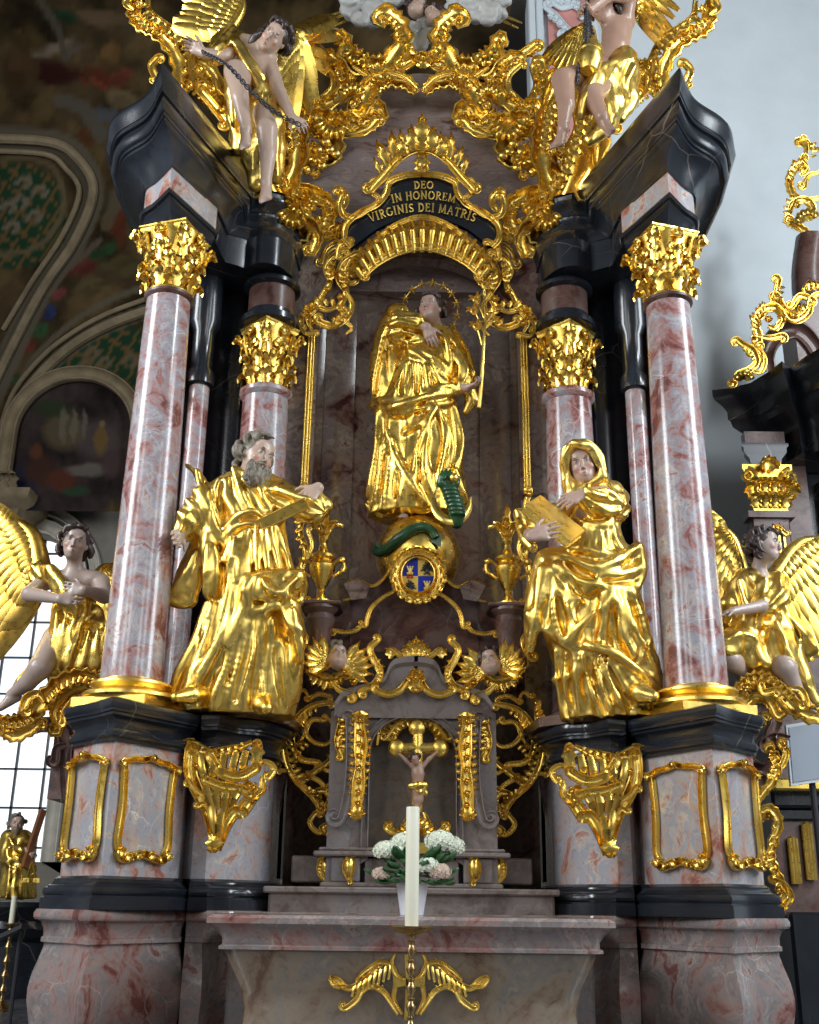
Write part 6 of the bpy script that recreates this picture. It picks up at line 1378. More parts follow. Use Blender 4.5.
def openwork(mb):
    Y=1.95
    C_(mb,[(330,702),(312,706),(298,718),(292,740),(300,758),(318,762)],3.2,Y,3,4); C_(mb,[(326,716),(336,728),(338,745),(330,760),(314,772),(302,782)],3,Y,0,3); C_(mb,[(288,700),(290,715),(284,735),(286,760),(296,780),(312,796),(322,812)],3,Y,2,3)
    C_(mb,[(300,782),(310,792),(324,790),(330,800),(322,812)],3.2,Y,3,3); C_(mb,[(280,770),(292,772),(304,786)],2,Y,-2,0); C_(mb,[(328,806),(336,812),(340,822),(334,834),(324,830)],4,Y-.05,2,3,rib=4); C_(mb,[(344,795),(336,806),(332,820),(326,834)],4,Y-.08,3,0)
    C_(mb,[(318,762),(326,770),(338,772)],2.2,Y,0,2); C_(mb,[(310,700),(304,690),(296,694)],2,Y,0,2); C_(mb,[(298,720),(306,730),(300,742)],1.8,Y)
    C_(mb,[(334,736),(326,744),(314,742),(306,732),(312,720),(324,720)],2.4,Y,0,-3); C_(mb,[(296,780),(306,776),(318,780),(326,788)],2.4,Y,2,-3); C_(mb,[(316,812),(310,822),(318,832),(330,830)],2.6,Y,2,3); C_(mb,[(282,742),(276,752),(280,764)],2,Y,2,2); C_(mb,[(308,700),(318,694),(330,696)],2.2,Y,2,2)
    fringe(mb,[(312,744),(302,752),(296,766)],7,5,Y,-1,.3,.5); fringe(mb,[(296,700),(284,708),(280,724)],7,4,Y,1,.3,.5); rose(mb,300,744,5,Y-.04); rose(mb,308,774,5,Y-.04); rose(mb,288,728,4,Y-.03)
    fringe(mb,[(320,704),(300,716),(292,738)],8,7,Y-.02,1,.3,.5); fringe(mb,[(286,740),(290,766),(306,788)],8,7,Y-.02,1,.2,.5); fringe(mb,[(336,730),(338,748),(328,762)],6,5,Y-.02,-1,.3,.6); fringe(mb,[(330,800),(338,812),(340,826)],6,5,Y-.06,-1,.3,.6); fringe(mb,[(305,784),(318,792),(326,806)],7,5,Y-.02,-1,.3,.6)
    leaf(mb,P(334,812,Y-.1),(.3,-.1,1),NF,.32,.14,.4,4); rose(mb,334,752,6,Y-.04); rose(mb,318,796,6,Y-.06)
both(openwork,'gilded_openwork',('lacy gilt openwork scroll on the dark wall left of the tabernacle','lacy gilt openwork scroll on the dark wall right of the tabernacle'),'ornament')
# crucifix
t=thing('crucifix','gilded standing crucifix with a carved figure inside the tabernacle arch','crucifix',tuple(P(417,845,1.5))); Y=1.46
mb=MB(); tube=lambda a,b,r,fl=.5:mb.tube(np.array([P(*a,Y),P(*b,Y)]),r,8,flat=fl)
tube((417,812),(418,730),.045); tube((398,748),(438,748),.045)
for x,y in ((417,728),(397,748),(440,748)): mb.ellip(P(x,y,Y),(.075,.03,.075)); 
C_(mb,[(410,812),(404,826),(396,832),(388,828)],4,Y-.02,0,3); C_(mb,[(424,812),(430,826),(438,832),(446,828)],4,Y-.02,0,-3); shell(mb,(417,836),3,20,0,180,7,Y-.02,.08); rose(mb,417,820,8,Y-.08); mb.box(P(404,846,Y)-[0,.1,.06],P(430,846,Y)+[0,.1,.02])
mb.build('cross',M['gold'],t,smooth=50)
S=SDF(P(396,812,1.3)-.1,P(440,742,1.5)+.12,.0075); q=lambda x,y,d=0:P(x,y,Y-.07+d); R=facing((.15,-.9,-.35),(-.25,0,1)); pt=S.head(q(415,759,-.04),R,.10)
S.chain([q(417,766),q(418,774),q(418,784)],[.045,.05,.04],.02,flat=((0,1,0),.75)); S.chain([q(413,767),q(407,761),q(399,754)],[.022,.017,.012],.01); S.chain([q(422,767),q(429,759),q(437,752)],[.022,.017,.012],.01)
S.chain([q(416,790),q(416,800),q(416,809),q(415,814)],[.034,.024,.018,.014],.01); S.chain([q(421,790),q(420,800),q(417,809),q(416,814)],[.034,.024,.018,.014],.01); S.build('body',M['skin'],t,pt,(.40,.25,.18))
S=SDF(P(405,800,1.3)-.05,P(430,774,1.5)+.08,.008); S.chain([q(411,786),q(418,785,-.03),q(425,785)],.03,.02); S.chain([q(424,786),q(426,794)],.02,.02); S.chain([q(413,787),q(420,792,-.02)],.025,.02); S.build('loincloth',M['gold_bright'],t)
S=SDF(P(408,770,1.3)-.05,P(424,750,1.5)+.08,.006); curls(S,q(415,759,-.04),R,.10,20,3,-.5,.06); S.ell(q(415,759,-.04)+R@np.array([0,.048,-.006]),np.array([.03,.03,.038]),R,.002,'-'); S.build('hair',M['hair'],t)
# candle and holder
cx=P(411,985,-.35)[0]; Yc=-.35
zt=P(411,807,Yc)[2]; zb=P(411,926,Yc)[2]; rr=6.8/PPM((cx,Yc,1.2))
t=thing('altar_candle','tall thick ivory candle standing on a brass candlestick before the altar table','candle',(cx,Yc,zb))
MB().lathe([(rr*.98,0),(rr,.01),(rr,zt-zb-.008),(rr*.94,zt-zb),(rr*.3,zt-zb-.004),(.001,zt-zb-.006)],(cx,Yc,zb),32).build('wax_body',M['wax'],t); MB().lathe([(.003,0),(.003,.02)],(cx,Yc,zt-.005),6).build('wick',M['iron'],t.children[0])
t=thing('candlestick','slender knobbed brass candlestick with a wide drip pan under the thick candle','candlestick',(cx,Yc,0)); pz=zb
pan=[(.02,-.055),(.05,-.05),(.10,-.03),(.135,-.012),(.14,-.005),(.135,0),(.09,-.004),(.0,-.004)]; MB().lathe([(r,z) for r,z in pan],(cx,Yc,pz),32).build('drip_pan',M['brass'],t)
st=[(.16,0),(.16,.03),(.10,.06),(.05,.09),(.03,.12)]
z=.12
while z<pz-.12: st+=[(.018,z+.01),(.030,z+.03),(.034,z+.045),(.022,z+.06),(.018,z+.075),(.026,z+.09),(.016,z+.10)]; z+=.11
st+=[(.018,pz-.07),(.03,pz-.055),(.02,pz-.05)]; MB().lathe(st,(cx,Yc,0),20).build('stem',M['brass'],t)
# flower pot
pc=P(412,900,.72); zp=1.02; t=thing('hydrangea_pot','white pot of white and pale green hydrangeas behind the candle on the altar table','flower pot',(pc[0],.72,zp))
MB().lathe([(.08,0),(.085,.005),(.115,.20),(.12,.215),(.118,.22),(.105,.21),(.10,.15),(0,.15)],(pc[0],.72,zp),32).build('pot',M['pot'],t)
rg=random.Random(3); mb=MB()
for i in range(64):
    a=rg.uniform(0,2*PI); e=rg.uniform(-.2,.85); r=rg.uniform(.10,.24); c=np.array([pc[0]+math.cos(a)*r*1.05,.72+math.sin(a)*r*.8,zp+.24+max(e,.0)*.20]); d=np.array([math.cos(a),math.sin(a)-.2,e*.7-.25]); leaf(mb,c,d,(0,-.2,1),rg.uniform(.11,.16),rg.uniform(.075,.10),.25,0,.003,n=8,sidecurl=.3)
mb.build('foliage',M['leafg'],t,smooth=60)
mb=MB()
heads=[(386,851,13,.62,'petal'),(404,843,13,.70,'petal'),(440,842,15,.66,'petal'),(452,847,13,.70,'petal'),(428,866,11,.56,'petal'),(381,874,9,.60,'petal2'),(440,872,11,.56,'petal2'),(398,853,9,.62,'petal')]
for i in range(14):
    a=i*2.4; mb.tube(cr([np.array([pc[0],.72,zp+.15]),np.array([pc[0]+.06*math.cos(a),.72+.06*math.sin(a),zp+.28]),np.array([pc[0]+.14*math.cos(a),.72+.12*math.sin(a),zp+.36])],4),.006,5)
mb.build('stems',M['leafg'],t)
for x,y,r,yy,mm in heads:
    c=P(x,y,yy); R_=r/PPM(c); mb=MB(); nb=80
    for i in range(nb):
        ph=math.acos(1-1.6*(i+.5)/nb); th=i*2.39996; d=np.array([math.sin(ph)*math.cos(th),math.sin(ph)*math.sin(th),math.cos(ph)]); p=c+d*R_*np.array([1,1,.72])*rg.uniform(.9,1.05); fr=frame(d)
        for k in range(4):
            an=k*PI/2+th; o=fr[:,0]*math.cos(an)+fr[:,1]*math.sin(an); s2=np.cross(d,o); L=R_*.24; mb.add([p,p+o*L*.55+s2*L*.42+d*.004,p+o*L+d*.002,p+o*L*.55-s2*L*.42+d*.004],[(0,1,2,3)])
    mb.ellip(c,np.array([.8,.8,.55])*R_,u=12,v=8); mb.build('flower_head',M[mm],t,smooth=0)
# ================================================================ the church around the altar
def struct(o): o['kind']='structure'; return o
M['floor']=marble('stone_floor',[(.05,.05,.06),(.10,.10,.11),(.14,.14,.15)],vein=(.2,.2,.2),rough=.25)
M['stuccod']=plain('shade_toned_stucco',(.20,.155,.095),.85,.25,3,.2)  # darker copy of the stucco; the vault's shade is put into its colour
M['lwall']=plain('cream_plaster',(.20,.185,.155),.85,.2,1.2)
struct(MB().box((-16,-14,-.1),(16,14,0)).build('floor',M['floor']))
# right crossing wall with pale blue-white plaster, pink panel and pilaster
xa=P(528,20,6.6)[0]
struct(MB().box((xa,6.6,0),(14,7.0,20)).build('wall_right',M['white']))
M['pinkp']=plain('pink_stucco_lustro',(.60,.27,.24),.5,.15,2)
pl=MB().box((P(549,60,6.57)[0],6.52,7),(P(588,60,6.57)[0],6.62,20)); o=pl.build('trim_1',M['pinkp']); struct(o)
mb=MB()
for px in (533,541,596): x=P(px,60,6.5)[0]; mb.box((x-.06,6.46,7),(x+.06,6.62,20),bev=.02)
o=mb.build('trim_2',M['white']); struct(o)
mb=MB(); Y=6.48
C_(mb,[(546,8),(556,16),(566,28),(578,36),(590,30)],3,Y,4,-4); C_(mb,[(552,2),(562,8),(574,6),(584,14)],3,Y,-3,3); C_(mb,[(560,36),(568,44),(578,42)],3,Y,3,3); fringe(mb,[(548,10),(562,22),(580,34)],8,6,Y,-1,.3,.6); fringe(mb,[(552,4),(568,6),(584,12)],7,6,Y,1,.3,.6)
o=mb.build('stucco_ornament',M['white'],smooth=50); setp(o,'white stucco scroll ornament high on the pink wall panel right of the cherubs','ornament')
# left far wall with window
YW=12.0
def vz(px,py,Y=YW): return P(px,py,Y)
wr=vz(74,590)[0]; ww=.86; wc=wr-ww; spz=vz(40,590)[2]; apz=vz(32,533)[2]; sill=vz(43,862)[2]
arch=[(wc-ww,sill)]+[(wc-ww*math.cos(a),spz+(apz-spz)*math.sin(a)) for a in np.linspace(0,PI,17)]+[(wc+ww,sill)]
x0,x1,z0,z1=-15.,5.5,0.,11.2
out=[(x0,z0)]+[(x0,spz)]*4+[(x0,z1)]*3+[(wc,z1)]*3+[(x1,z1)]*3+[(x1,spz)]*4+[(x1,z0)]
out=[(x0,z0)]; 
for x,z in arch[1:-1]:
    a=math.atan2(z-spz,x-wc); ca,sa=math.cos(a),math.sin(a)
    if abs(ca)*(z1-spz)>abs(sa)*(4 if ca<0 else 4): out.append((wc+(4 if ca>0 else -4),spz+4*abs(sa/ca) if abs(ca)>1e-6 else z1))
    else: out.append((wc+ca/sa*(z1-spz) if sa>1e-3 else wc,z1))
out.append((x1,z0)); out[1]=(wc-4,spz); out[-2]=(wc+4,spz)
out[0]=(wc-4,0); out[-1]=(wc+4,0)
R=[np.array([(x,YW,z) for x,z in out]),np.array([(x,YW,z) for x,z in arch]),np.array([(x,YW+.5,z) for x,z in arch])]
mb=MB().grid(np.array(R)); mb.box((-16,YW,0),(wc-4,YW+.3,z1)); mb.box((wc+4,YW,0),(5.5,YW+.3,z1)); mb.box((wc-4,YW,0),(wc+4,YW+.3,sill))
struct(mb.build('wall_back',M['lwall'],smooth=30))
wt=bpy.data.objects.new('window_1',None); col.objects.link(wt); wt.location=(wc,YW+.4,sill); ORG['window_1']=np.array(wt.location); wt['kind']='structure'
m_,nt,b=mat('daylight_glass',.2); e=b.inputs; e['Emission Color'].default_value=(.86,.93,1,1); e['Emission Strength'].default_value=1.15; e['Base Color'].default_value=(.6,.65,.7,1)
nn=noise(nt,pos(nt),1.2,3); nt.links.new(ramp(nt,nn.outputs[0],[(.35,(.78,.86,.95)),(.6,(.95,.98,1))]),e['Emission Color']); M['pane']=m_
pp=np.array([(x,YW+.46,z) for x,z in arch]); mb=MB(); mb.v=[pp]; mb.n=len(pp); mb.f=[tuple(range(len(pp)))]; mb.build('pane',M['pane'],wt,smooth=0)
mb=MB(); k=.52
for i in range(-3,4):
    x=wc+ww+(-.28-.52*(i+3)) ; 
    if x<wc-ww: continue
    h=spz+(apz-spz)*math.sqrt(max(0,1-((x-wc)/ww)**2)); mb.box((x-.02,YW+.40,sill),(x+.02,YW+.45,h))
z=sill+.25
while z<apz:
    hw=ww if z<spz else ww*math.sqrt(max(0,1-((z-spz)/(apz-spz))**2)); mb.box((wc-hw,YW+.40,z-.018),(wc+hw,YW+.45,z+.018)); z+=.68
mb.build('glazing_bar',M['iron'],wt.children[0])
mb=MB(); ap2=[np.array([wc+(ww+.14)*-math.cos(a),YW-.05,spz+(apz-spz+.14)*math.sin(a)]) for a in np.linspace(0,PI,30)]; full_=[np.array([wc-ww-.14,YW-.05,sill])]+ap2+[np.array([wc+ww+.14,YW-.05,sill])]
full_=resamp(np.array(full_),60); scroll_w(mb,full_,np.full(60,.13),np.full(60,.10))
ap3=resamp(np.array([p+(p-[wc,YW-.05,spz])/np.linalg.norm(p-[wc,YW-.05,spz])*.30 for p in ap2]),40); scroll_w(mb,ap3,np.full(40,.10),np.full(40,.14))
for i in range(8): c=ap3[20+2*i-8]; 
for i in range(-3,4): leaf(mb,np.array([wc+.12*i,YW-.18,apz+.45]),(i*.35,-.3,1),NF,.40,.22,.6,3,.02)
mb.build('window_frame',M['stucco'],wt,smooth=50)
# capital and cornice stub at the far left
mb=MB(); Y=11.2
for i,(dx,dz) in enumerate(((0,0),(.14,.12),(.10,.3),(.28,.36),(.34,.5))): pass
zz=P(20,512,Y)[2]; xl=P(8,505,Y)[0]
mb.loft([np.array([(xl-1.6,Y-.5*k,z),(xl+.55*k,Y-.5*k,z),(xl+.55*k,Y+.7,z),(xl-1.6,Y+.7,z)]) for k,z in ((.2,zz-.55),(.3,zz-.5),(.3,zz-.3),(.55,zz-.1),(.6,zz),(.9,zz+.1),(1.0,zz+.22),(1.0,zz+.3))])
for i in range(10): leaf(mb,np.array([xl-1.3+.16*i,Y-.30,zz+.35]),(.0,-.1,1),NF,.45,.22,.7,3,.02)
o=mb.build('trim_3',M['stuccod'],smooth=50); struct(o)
# painted vault ------------------------------------------------------------
VC=np.array([2.0,8.2]); VR=np.array([10.0,8.0])     # ellipse in Y,z
def PV(px,py):
    d=ray(px,py); a=(d[1]/VR[0])**2+(d[2]/VR[1])**2; o=np.array([CAM[1]-VC[0],CAM[2]-VC[1]]); b=o[0]*d[1]/VR[0]**2+o[1]*d[2]/VR[1]**2; c=(o[0]/VR[0])**2+(o[1]/VR[1])**2-1
    t=(-b+math.sqrt(max(0,b*b-a*c)))/a; p=CAM+d*t
    if p[2]<VC[1]+.3 or p[1]>YW-.15: return P(px,py,YW-.12)
    return p
th=np.linspace(.0,PI*.62,230); xs=np.linspace(-12,1.5,230)
G=np.array([[(x,VC[0]+VR[0]*math.cos(a),VC[1]+VR[1]*math.sin(a)) for x in xs] for a in th]); mb=MB().grid(G,flip=False)
V=mb.V(); Q=V-CAM; dp=Q@FW; px=CX+FPX*(Q@RT)/dp; py=CY-FPX*(Q@UP)/dp
rs=np.random.RandomState(4)
def fb(x,y,s,seed=0):
    r=np.random.RandomState(seed); o=np.zeros_like(x)
    for i in range(5):
        f=s*2**i; a=r.uniform(0,6.28,6); o+=(np.sin(x*f*math.cos(a[0])+y*f*math.sin(a[0])+a[1]+1.5*np.sin(y*f*.7+a[2]))*np.sin(y*f*math.cos(a[3])-x*f*math.sin(a[3])+a[4]+1.3*np.sin(x*f*.6+a[5])))/1.6**i
    return o
C0=np.array([.036,.024,.011]); C=np.tile(C0,(len(V),1)); n1=fb(px,py,.035,1); n2=fb(px,py,.06,2)  # low albedo: the gloom of the unlit vault is painted into the fresco
C=C*(1+.5*n1[:,None]); C+=np.clip(n2,0,1)[:,None]*np.array([.035,.022,.008])
rg=random.Random(9)
blobs=[(70,50,34,12,-.5,(.11,.085,.06)),(60,72,40,16,.3,(.035,.010,.008)),(95,85,28,10,.5,(.10,.025,.012)),(110,60,14,18,.1,(.10,.055,.02)),(128,75,16,9,0,(.11,.03,.02)),(60,18,20,8,.2,(.012,.03,.015)),(95,20,30,10,.2,(.085,.055,.03)),(118,98,26,12,.1,(.10,.07,.035)),(106,120,20,14,.3,(.05,.05,.055)),(20,75,18,34,.2,(.05,.028,.012)),(125,135,18,24,.2,(.045,.05,.065)),(88,140,10,22,.5,(.07,.03,.012)),(30,40,30,12,.8,(.06,.04,.015)),
 (130,30,18,8,.4,(.07,.05,.03)),(84,160,14,8,.8,(.05,.018,.01)),(100,180,8,18,.2,(.06,.03,.012)),(115,200,12,20,.2,(.055,.05,.045)),(120,230,10,20,.3,(.09,.025,.012)),(100,250,18,8,-.5,(.02,.045,.016)),(80,268,16,8,-.6,(.08,.018,.014)),(60,295,12,6,-.6,(.11,.03,.03)),(48,312,8,8,0,(.02,.03,.08)),(36,330,10,8,-.5,(.02,.05,.02)),(26,350,12,8,-.8,(.09,.02,.015)),(14,380,8,10,-.6,(.02,.045,.02)),(95,285,26,8,-.4,(.06,.045,.02)),(120,268,22,10,-.3,(.05,.04,.016))]
for bx_,by_,rx,ry,an,cc in blobs:
    for j in range(5):
        x=bx_+rg.uniform(-.5,.5)*rx; y=by_+rg.uniform(-.5,.5)*ry; s_=rg.uniform(.35,.8); dx,dy=px-x+1.5*n2*2,py-y+3*n1; ca,sa=math.cos(an+rg.uniform(-.4,.4)),math.sin(an); u=(dx*ca+dy*sa)/(rx*s_); v=(-dx*sa+dy*ca)/(ry*s_); a=np.clip(2.2-2.2*np.sqrt(u*u+v*v),0,.85)[:,None]; k=rg.uniform(.6,1.35); C=C*(1-a)+np.array(cc)*k*a
def band(poly,w,colr,op=.9):
    global C
    q=cr(np.array(poly,float),8); d=np.full(len(V),1e9)
    for a,b in zip(q[:-1],q[1:]):
        ab=b-a; t=np.clip(((px-a[0])*ab[0]+(py-a[1])*ab[1])/(ab@ab+1e-9),0,1); d=np.minimum(d,np.hypot(px-a[0]-t*ab[0],py-a[1]-t*ab[1]))
    a=(np.clip((w-d)/2+.5,0,1)*op)[:,None]; C=C*(1-a)+np.array(colr)*a
def trellis(cx,cy,rx,ry,rot,inside):
    global C
    u=(px-cx)*math.cos(rot)+(py-cy)*math.sin(rot); v=-(px-cx)*math.sin(rot)+(py-cy)*math.cos(rot); k=np.sqrt((u/rx)**2+(v/ry)**2); a=np.clip((1-k)*rx/2,0,.95)
    if inside is not None: a=a*inside
    a=a[:,None]; s=17.; w=np.minimum(np.abs((u+.6*v)%s-s/2),np.abs((v-.6*u)%s-s/2)); g=np.where((w<1.5)[:,None],np.array([.10,.06,.022]),np.array([.010,.034,.016])); C=C*(1-a)+g*a
inA=((px<66)&(py>150)&(py<275)).astype(float); band([(-20,138),(50,142),(80,160),(92,195),(72,245),(40,292),(12,350),(-10,400)],12,(.085,.072,.05)); trellis(10,215,62,54,.1,inA)
band([(0,255),(30,250),(50,235),(64,205),(55,170),(30,158),(0,160)],2.5,(.10,.075,.04)); 
for p in ((20,200),(34,215),(12,225),(40,190),(24,180),(8,205)): band([(p[0]-8,p[1]+4),(p[0],p[1]-3),(p[0]+7,p[1]+2),(p[0]+2,p[1]+7)],2,(.13,.11,.08))
inB=((py<470)).astype(float); trellis(115,385,62,62,0,inB); band([(0,560),(4,462),(18,407),(45,371),(76,344),(110,325),(150,310)],7,(.105,.085,.058)); band([(2,425),(30,365),(68,326),(110,300),(150,285)],3,(.09,.075,.05))
for p in ((92,352),(104,362),(84,366),(112,384),(122,400),(96,376),(130,360),(128,420)): band([(p[0]-7,p[1]+3),(p[0],p[1]-4),(p[0]+6,p[1]+1),(p[0]+1,p[1]+6)],2,(.11,.085,.05))
band([(30,300),(52,280),(76,262),(100,240)],3,(.08,.065,.045)); band([(115,150),(120,190),(106,225)],6,(.075,.055,.03)); band([(60,100),(85,110),(100,135)],7,(.07,.06,.045)); band([(40,0),(58,30),(66,60)],4,(.06,.05,.035))
C=C*1.05
mb.c=C
M['fresco']=painted('fresco_paint',.8); struct(mb.build('ceiling',M['fresco'],smooth=180,org=(0,0,0)))
struct(MB().box((1.5,-14,15.5),(14,12.5,16)).build('ceiling.001',M['lwall']))
# lunette painting on the far wall
lx=np.linspace(-2.2,2.2,110); lz=np.linspace(0,1,120)
YL=11.15
def lun():
    c=P(72,376,YL); cb=P(66,511,YL); w=P(133,500,YL)[0]-cb[0]; H=c[2]-cb[2]; sp=cb[2]+H-w*1.0
    R=[]
    for v in np.linspace(0,1,120):
        z=cb[2]+H*v; hw=w if z<sp else w*math.sqrt(max(0,1-((z-sp)/(c[2]-sp))**2)); R.append([(cb[0]+hw*u,YL,z) for u in np.linspace(-1,1,90)])
    return np.array(R),cb,w,H
R,cb,w_,H_=lun(); mb=MB().grid(R,flip=True); V=mb.V(); Q=V-CAM; dp=Q@FW; px=CX+FPX*(Q@RT)/dp; py=CY-FPX*(Q@UP)/dp; n1=fb(px,py,.05,5); n2=fb(px,py,.08,6)
C=np.tile(np.array([.028,.020,.018]),(len(V),1))*(1+.4*n1[:,None])
for bx_,by_,rx,ry,cc in ((95,438,26,24,(.055,.042,.04)),(65,430,26,22,(.075,.055,.03)),(52,410,22,10,(.02,.03,.012)),(25,490,16,34,(.012,.014,.03)),(40,470,18,22,(.04,.018,.012)),(100,440,7,20,(.11,.065,.02)),(102,424,4,5,(.14,.09,.04)),(60,480,18,14,(.07,.022,.012)),(85,470,26,8,(.10,.085,.07)),(75,490,18,6,(.02,.04,.022)),(112,465,12,14,(.05,.03,.03)),(118,520,18,24,(.07,.05,.02)),(80,520,30,10,(.05,.028,.014)),(64,425,4,20,(.10,.085,.06)),(74,425,4,20,(.10,.085,.06)),(84,422,3,18,(.09,.075,.06)),(36,450,8,10,(.08,.03,.015))):
    dx,dy=px-bx_+2*n2,py-by_+2*n1; a=np.clip(2-2*np.sqrt((dx/rx)**2+(dy/ry)**2),0,.85)[:,None]; C=C*(1-a)+np.array(cc)*a
mb.c=C; o=mb.build('lunette_fresco',M['fresco'],smooth=180); setp(o,'dark arched wall painting with a robed figure, above the far left window','painting')
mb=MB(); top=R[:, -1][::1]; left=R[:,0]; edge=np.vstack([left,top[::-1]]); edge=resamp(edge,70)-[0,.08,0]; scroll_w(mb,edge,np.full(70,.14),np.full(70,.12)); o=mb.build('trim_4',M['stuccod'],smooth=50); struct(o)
# raised stucco arches over the vault
mb=MB()
for pl_,w in (([(-20,138),(50,142),(78,158),(94,190),(76,240),(44,288),(14,345),(-10,395)],.09),([(-20,150),(45,154),(66,168),(80,192),(64,234),(34,280),(4,330)],.05),([(0,520),(4,462),(18,407),(45,371),(76,344),(110,325),(150,310)],.10),([(-6,500),(-2,450),(12,398),(40,360),(72,334),(108,314),(150,298)],.05)):
    W=[PV(x,y) for x,y in cr(np.array(pl_,float),5)]; W=[p+nrm(np.array([p[0]*0,VC[0]-p[1],VC[1]-p[2]]))*.05 for p in W]; mb.tube(W,w,8)
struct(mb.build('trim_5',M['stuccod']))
# ---------------------------------------------------------------- small apostle statue, far left
def small_apostle():
    Y=6.5; q=lambda x,y,dy=0:P(x,y,Y+dy)
    t=thing('gilded_statue','small gilded bearded apostle with keys and a slanting beam, far left before the window','statue',tuple(q(18,900)))
    lo=np.minimum(q(-8,905),q(50,905))-[.1,.5,.05]; hi=np.maximum(q(50,812),q(-8,812))+[.1,.5,.1]
    hc=q(17,824,-.05); HR=facing((.3,-.9,-.05)); H=.24; S=SDF(lo,hi,.014); S.cap(q(17,832),hc,.06,.06,.02); pt=S.head(hc,HR,H,old=True)
    w=q(28,851,-.25); S.cap(q(22,848,-.2),w,.035,.03,.01); S.hand(w,(.8,-.2,-.4),(0,.5,-.8),.17,1,.8); w=q(31,849,-.2); S.build('body',M['skin'],t,pt,SKIN)
    S=SDF(hc-.25,hc+.25,.012); curls(S,hc,HR,H,30,61,-.7,.06,face=.0); S.ell(hc+HR@(np.array([0,.48,.0])*H),np.array([.27,.30,.34])*H,HR,.01,'-'); S.chain([hc+HR@(np.array([0,.26,-.3])*H),hc+HR@(np.array([0,.30,-.62])*H)],[.05,.02],.02); S.build('hair_and_beard',M['hair_grey'],t)
    S=SDF(lo,hi,.0145); st=[]
    for px_,py_,wd,dd in ((17,898,17,.24),(17,880,16,.22),(17,862,15,.19),(16,848,14,.17),(17,838,12,.14),(17,832,5,.08)): c=q(px_,py_,.0); st.append((c,wd/PPM(c),dd))
    S.loft(st,(.03,.004,11,.3,.5),.02); S.chain([q(24,838),q(27,846,-.1),q(22,850,-.2)],[.1,.09,.07],.03); S.chain([q(9,838),q(6,850,-.02),q(8,860,-.1)],[.1,.1,.08],.03)
    S.draw([[(8,836),(16,848),(26,852)],[(6,862),(16,868),(28,862)],[(10,868),(9,884),(8,898)],[(16,870),(15,884),(14,898)],[(22,868),(22,884),(22,898)],[(28,864),(28,880),(30,896)],[(5,848),(10,858),(20,860)]],.014,.05,.05)
    S.crumple(lo,hi,.015,.16,(.1,0,1),2.2,51,.06); S.build('robe',M['gold'],t)
    mb=MB(); mb.tube(np.array([q(24,868,-.3),q(43,810,-.15)]),[.05,.05],4); o=mb.build('wooden_beam',plain('reddish_wood',(.20,.075,.03),.5,.3,10)); setp(o,'slanting reddish wooden beam held by the small gilded apostle','beam')
    k=MB(); a=q(33,860,-.3); k.tube(cr([a,a+[.05,0,-.12],a+[-.02,0,-.2]],4),.012,6)
    for dx in (-.05,.08): k.tube(np.array([a+[0,0,-.02],a+[dx,-.02,-.25]]),.014,6); k.box(a+[dx-.04,-.03,-.26],a+[dx+.04,-.01,-.21]); 
    o=k.build('gilded_keys',M['gold']); setp(o,'pair of gilded keys hanging from the hand of the small gilded apostle','keys')
small_apostle()
Y=6.5; c=P(14,906,Y)
mb=MB().lathe([(.62,-1.6),(.62,-.5),(.55,-.45),(.66,-.3),(.62,-.22),(.70,-.12),(.78,-.06),(.78,0)],(c[0],Y+.1,c[2]+.05),32); o=mb.build('black_plinth',M['black']); setp(o,'dark round plinth under the small gilded apostle','plinth')
c=P(12,918,4.6); t=thing('small_candle','thin white candle on a slim brass holder at the far left edge','candle',(c[0],4.6,c[2]-.05)); MB().lathe([(.03,-.05),(.03,.22),(.0,.22)],(c[0],4.6,c[2]),12).build('wax_body',M['wax'],t)
st=[(.12,0),(.12,.03),(.03,.1)];z=.15
while z<c[2]-.15: st+=[(.02,z),(.045,z+.05),(.02,z+.1)]; z+=.14
st+=[(.02,c[2]-.1),(.08,c[2]-.06),(.08,c[2]-.05),(0,c[2]-.05)]
o=MB().lathe(st,(c[0],4.6,0),16).build('small_candlestick',M['brass']); setp(o,'slim brass candlestick under the thin white candle, far left','candlestick')
mb=MB(); a,b=P(-14,944,3.2),P(25,926,3.2); mb.loft([np.array([p+[0,-.1,-.02],p+[0,.1,-.02],p+[0,.1,.02],p+[0,-.1,.02]]) for p in (a,b)]); 
for u in (.1,.9): p=a+(b-a)*u; mb.tube(np.array([[p[0],p[1],0],p-[0,0,.02]]),.02,8)
o=mb.build('handrail',M['iron']); setp(o,'dark sloping metal handrail at the lower left edge','railing')
# base masonry of a side altar far left, dark
mb=MB(); mb.box((-9,9.5,0),(P(60,900,9.5)[0],10.0,P(30,905,9.5)[2]),bev=.05); o=mb.build('side_altar_base',M['plinth']); setp(o,'dim red marble side altar base in the far left background','altar base')
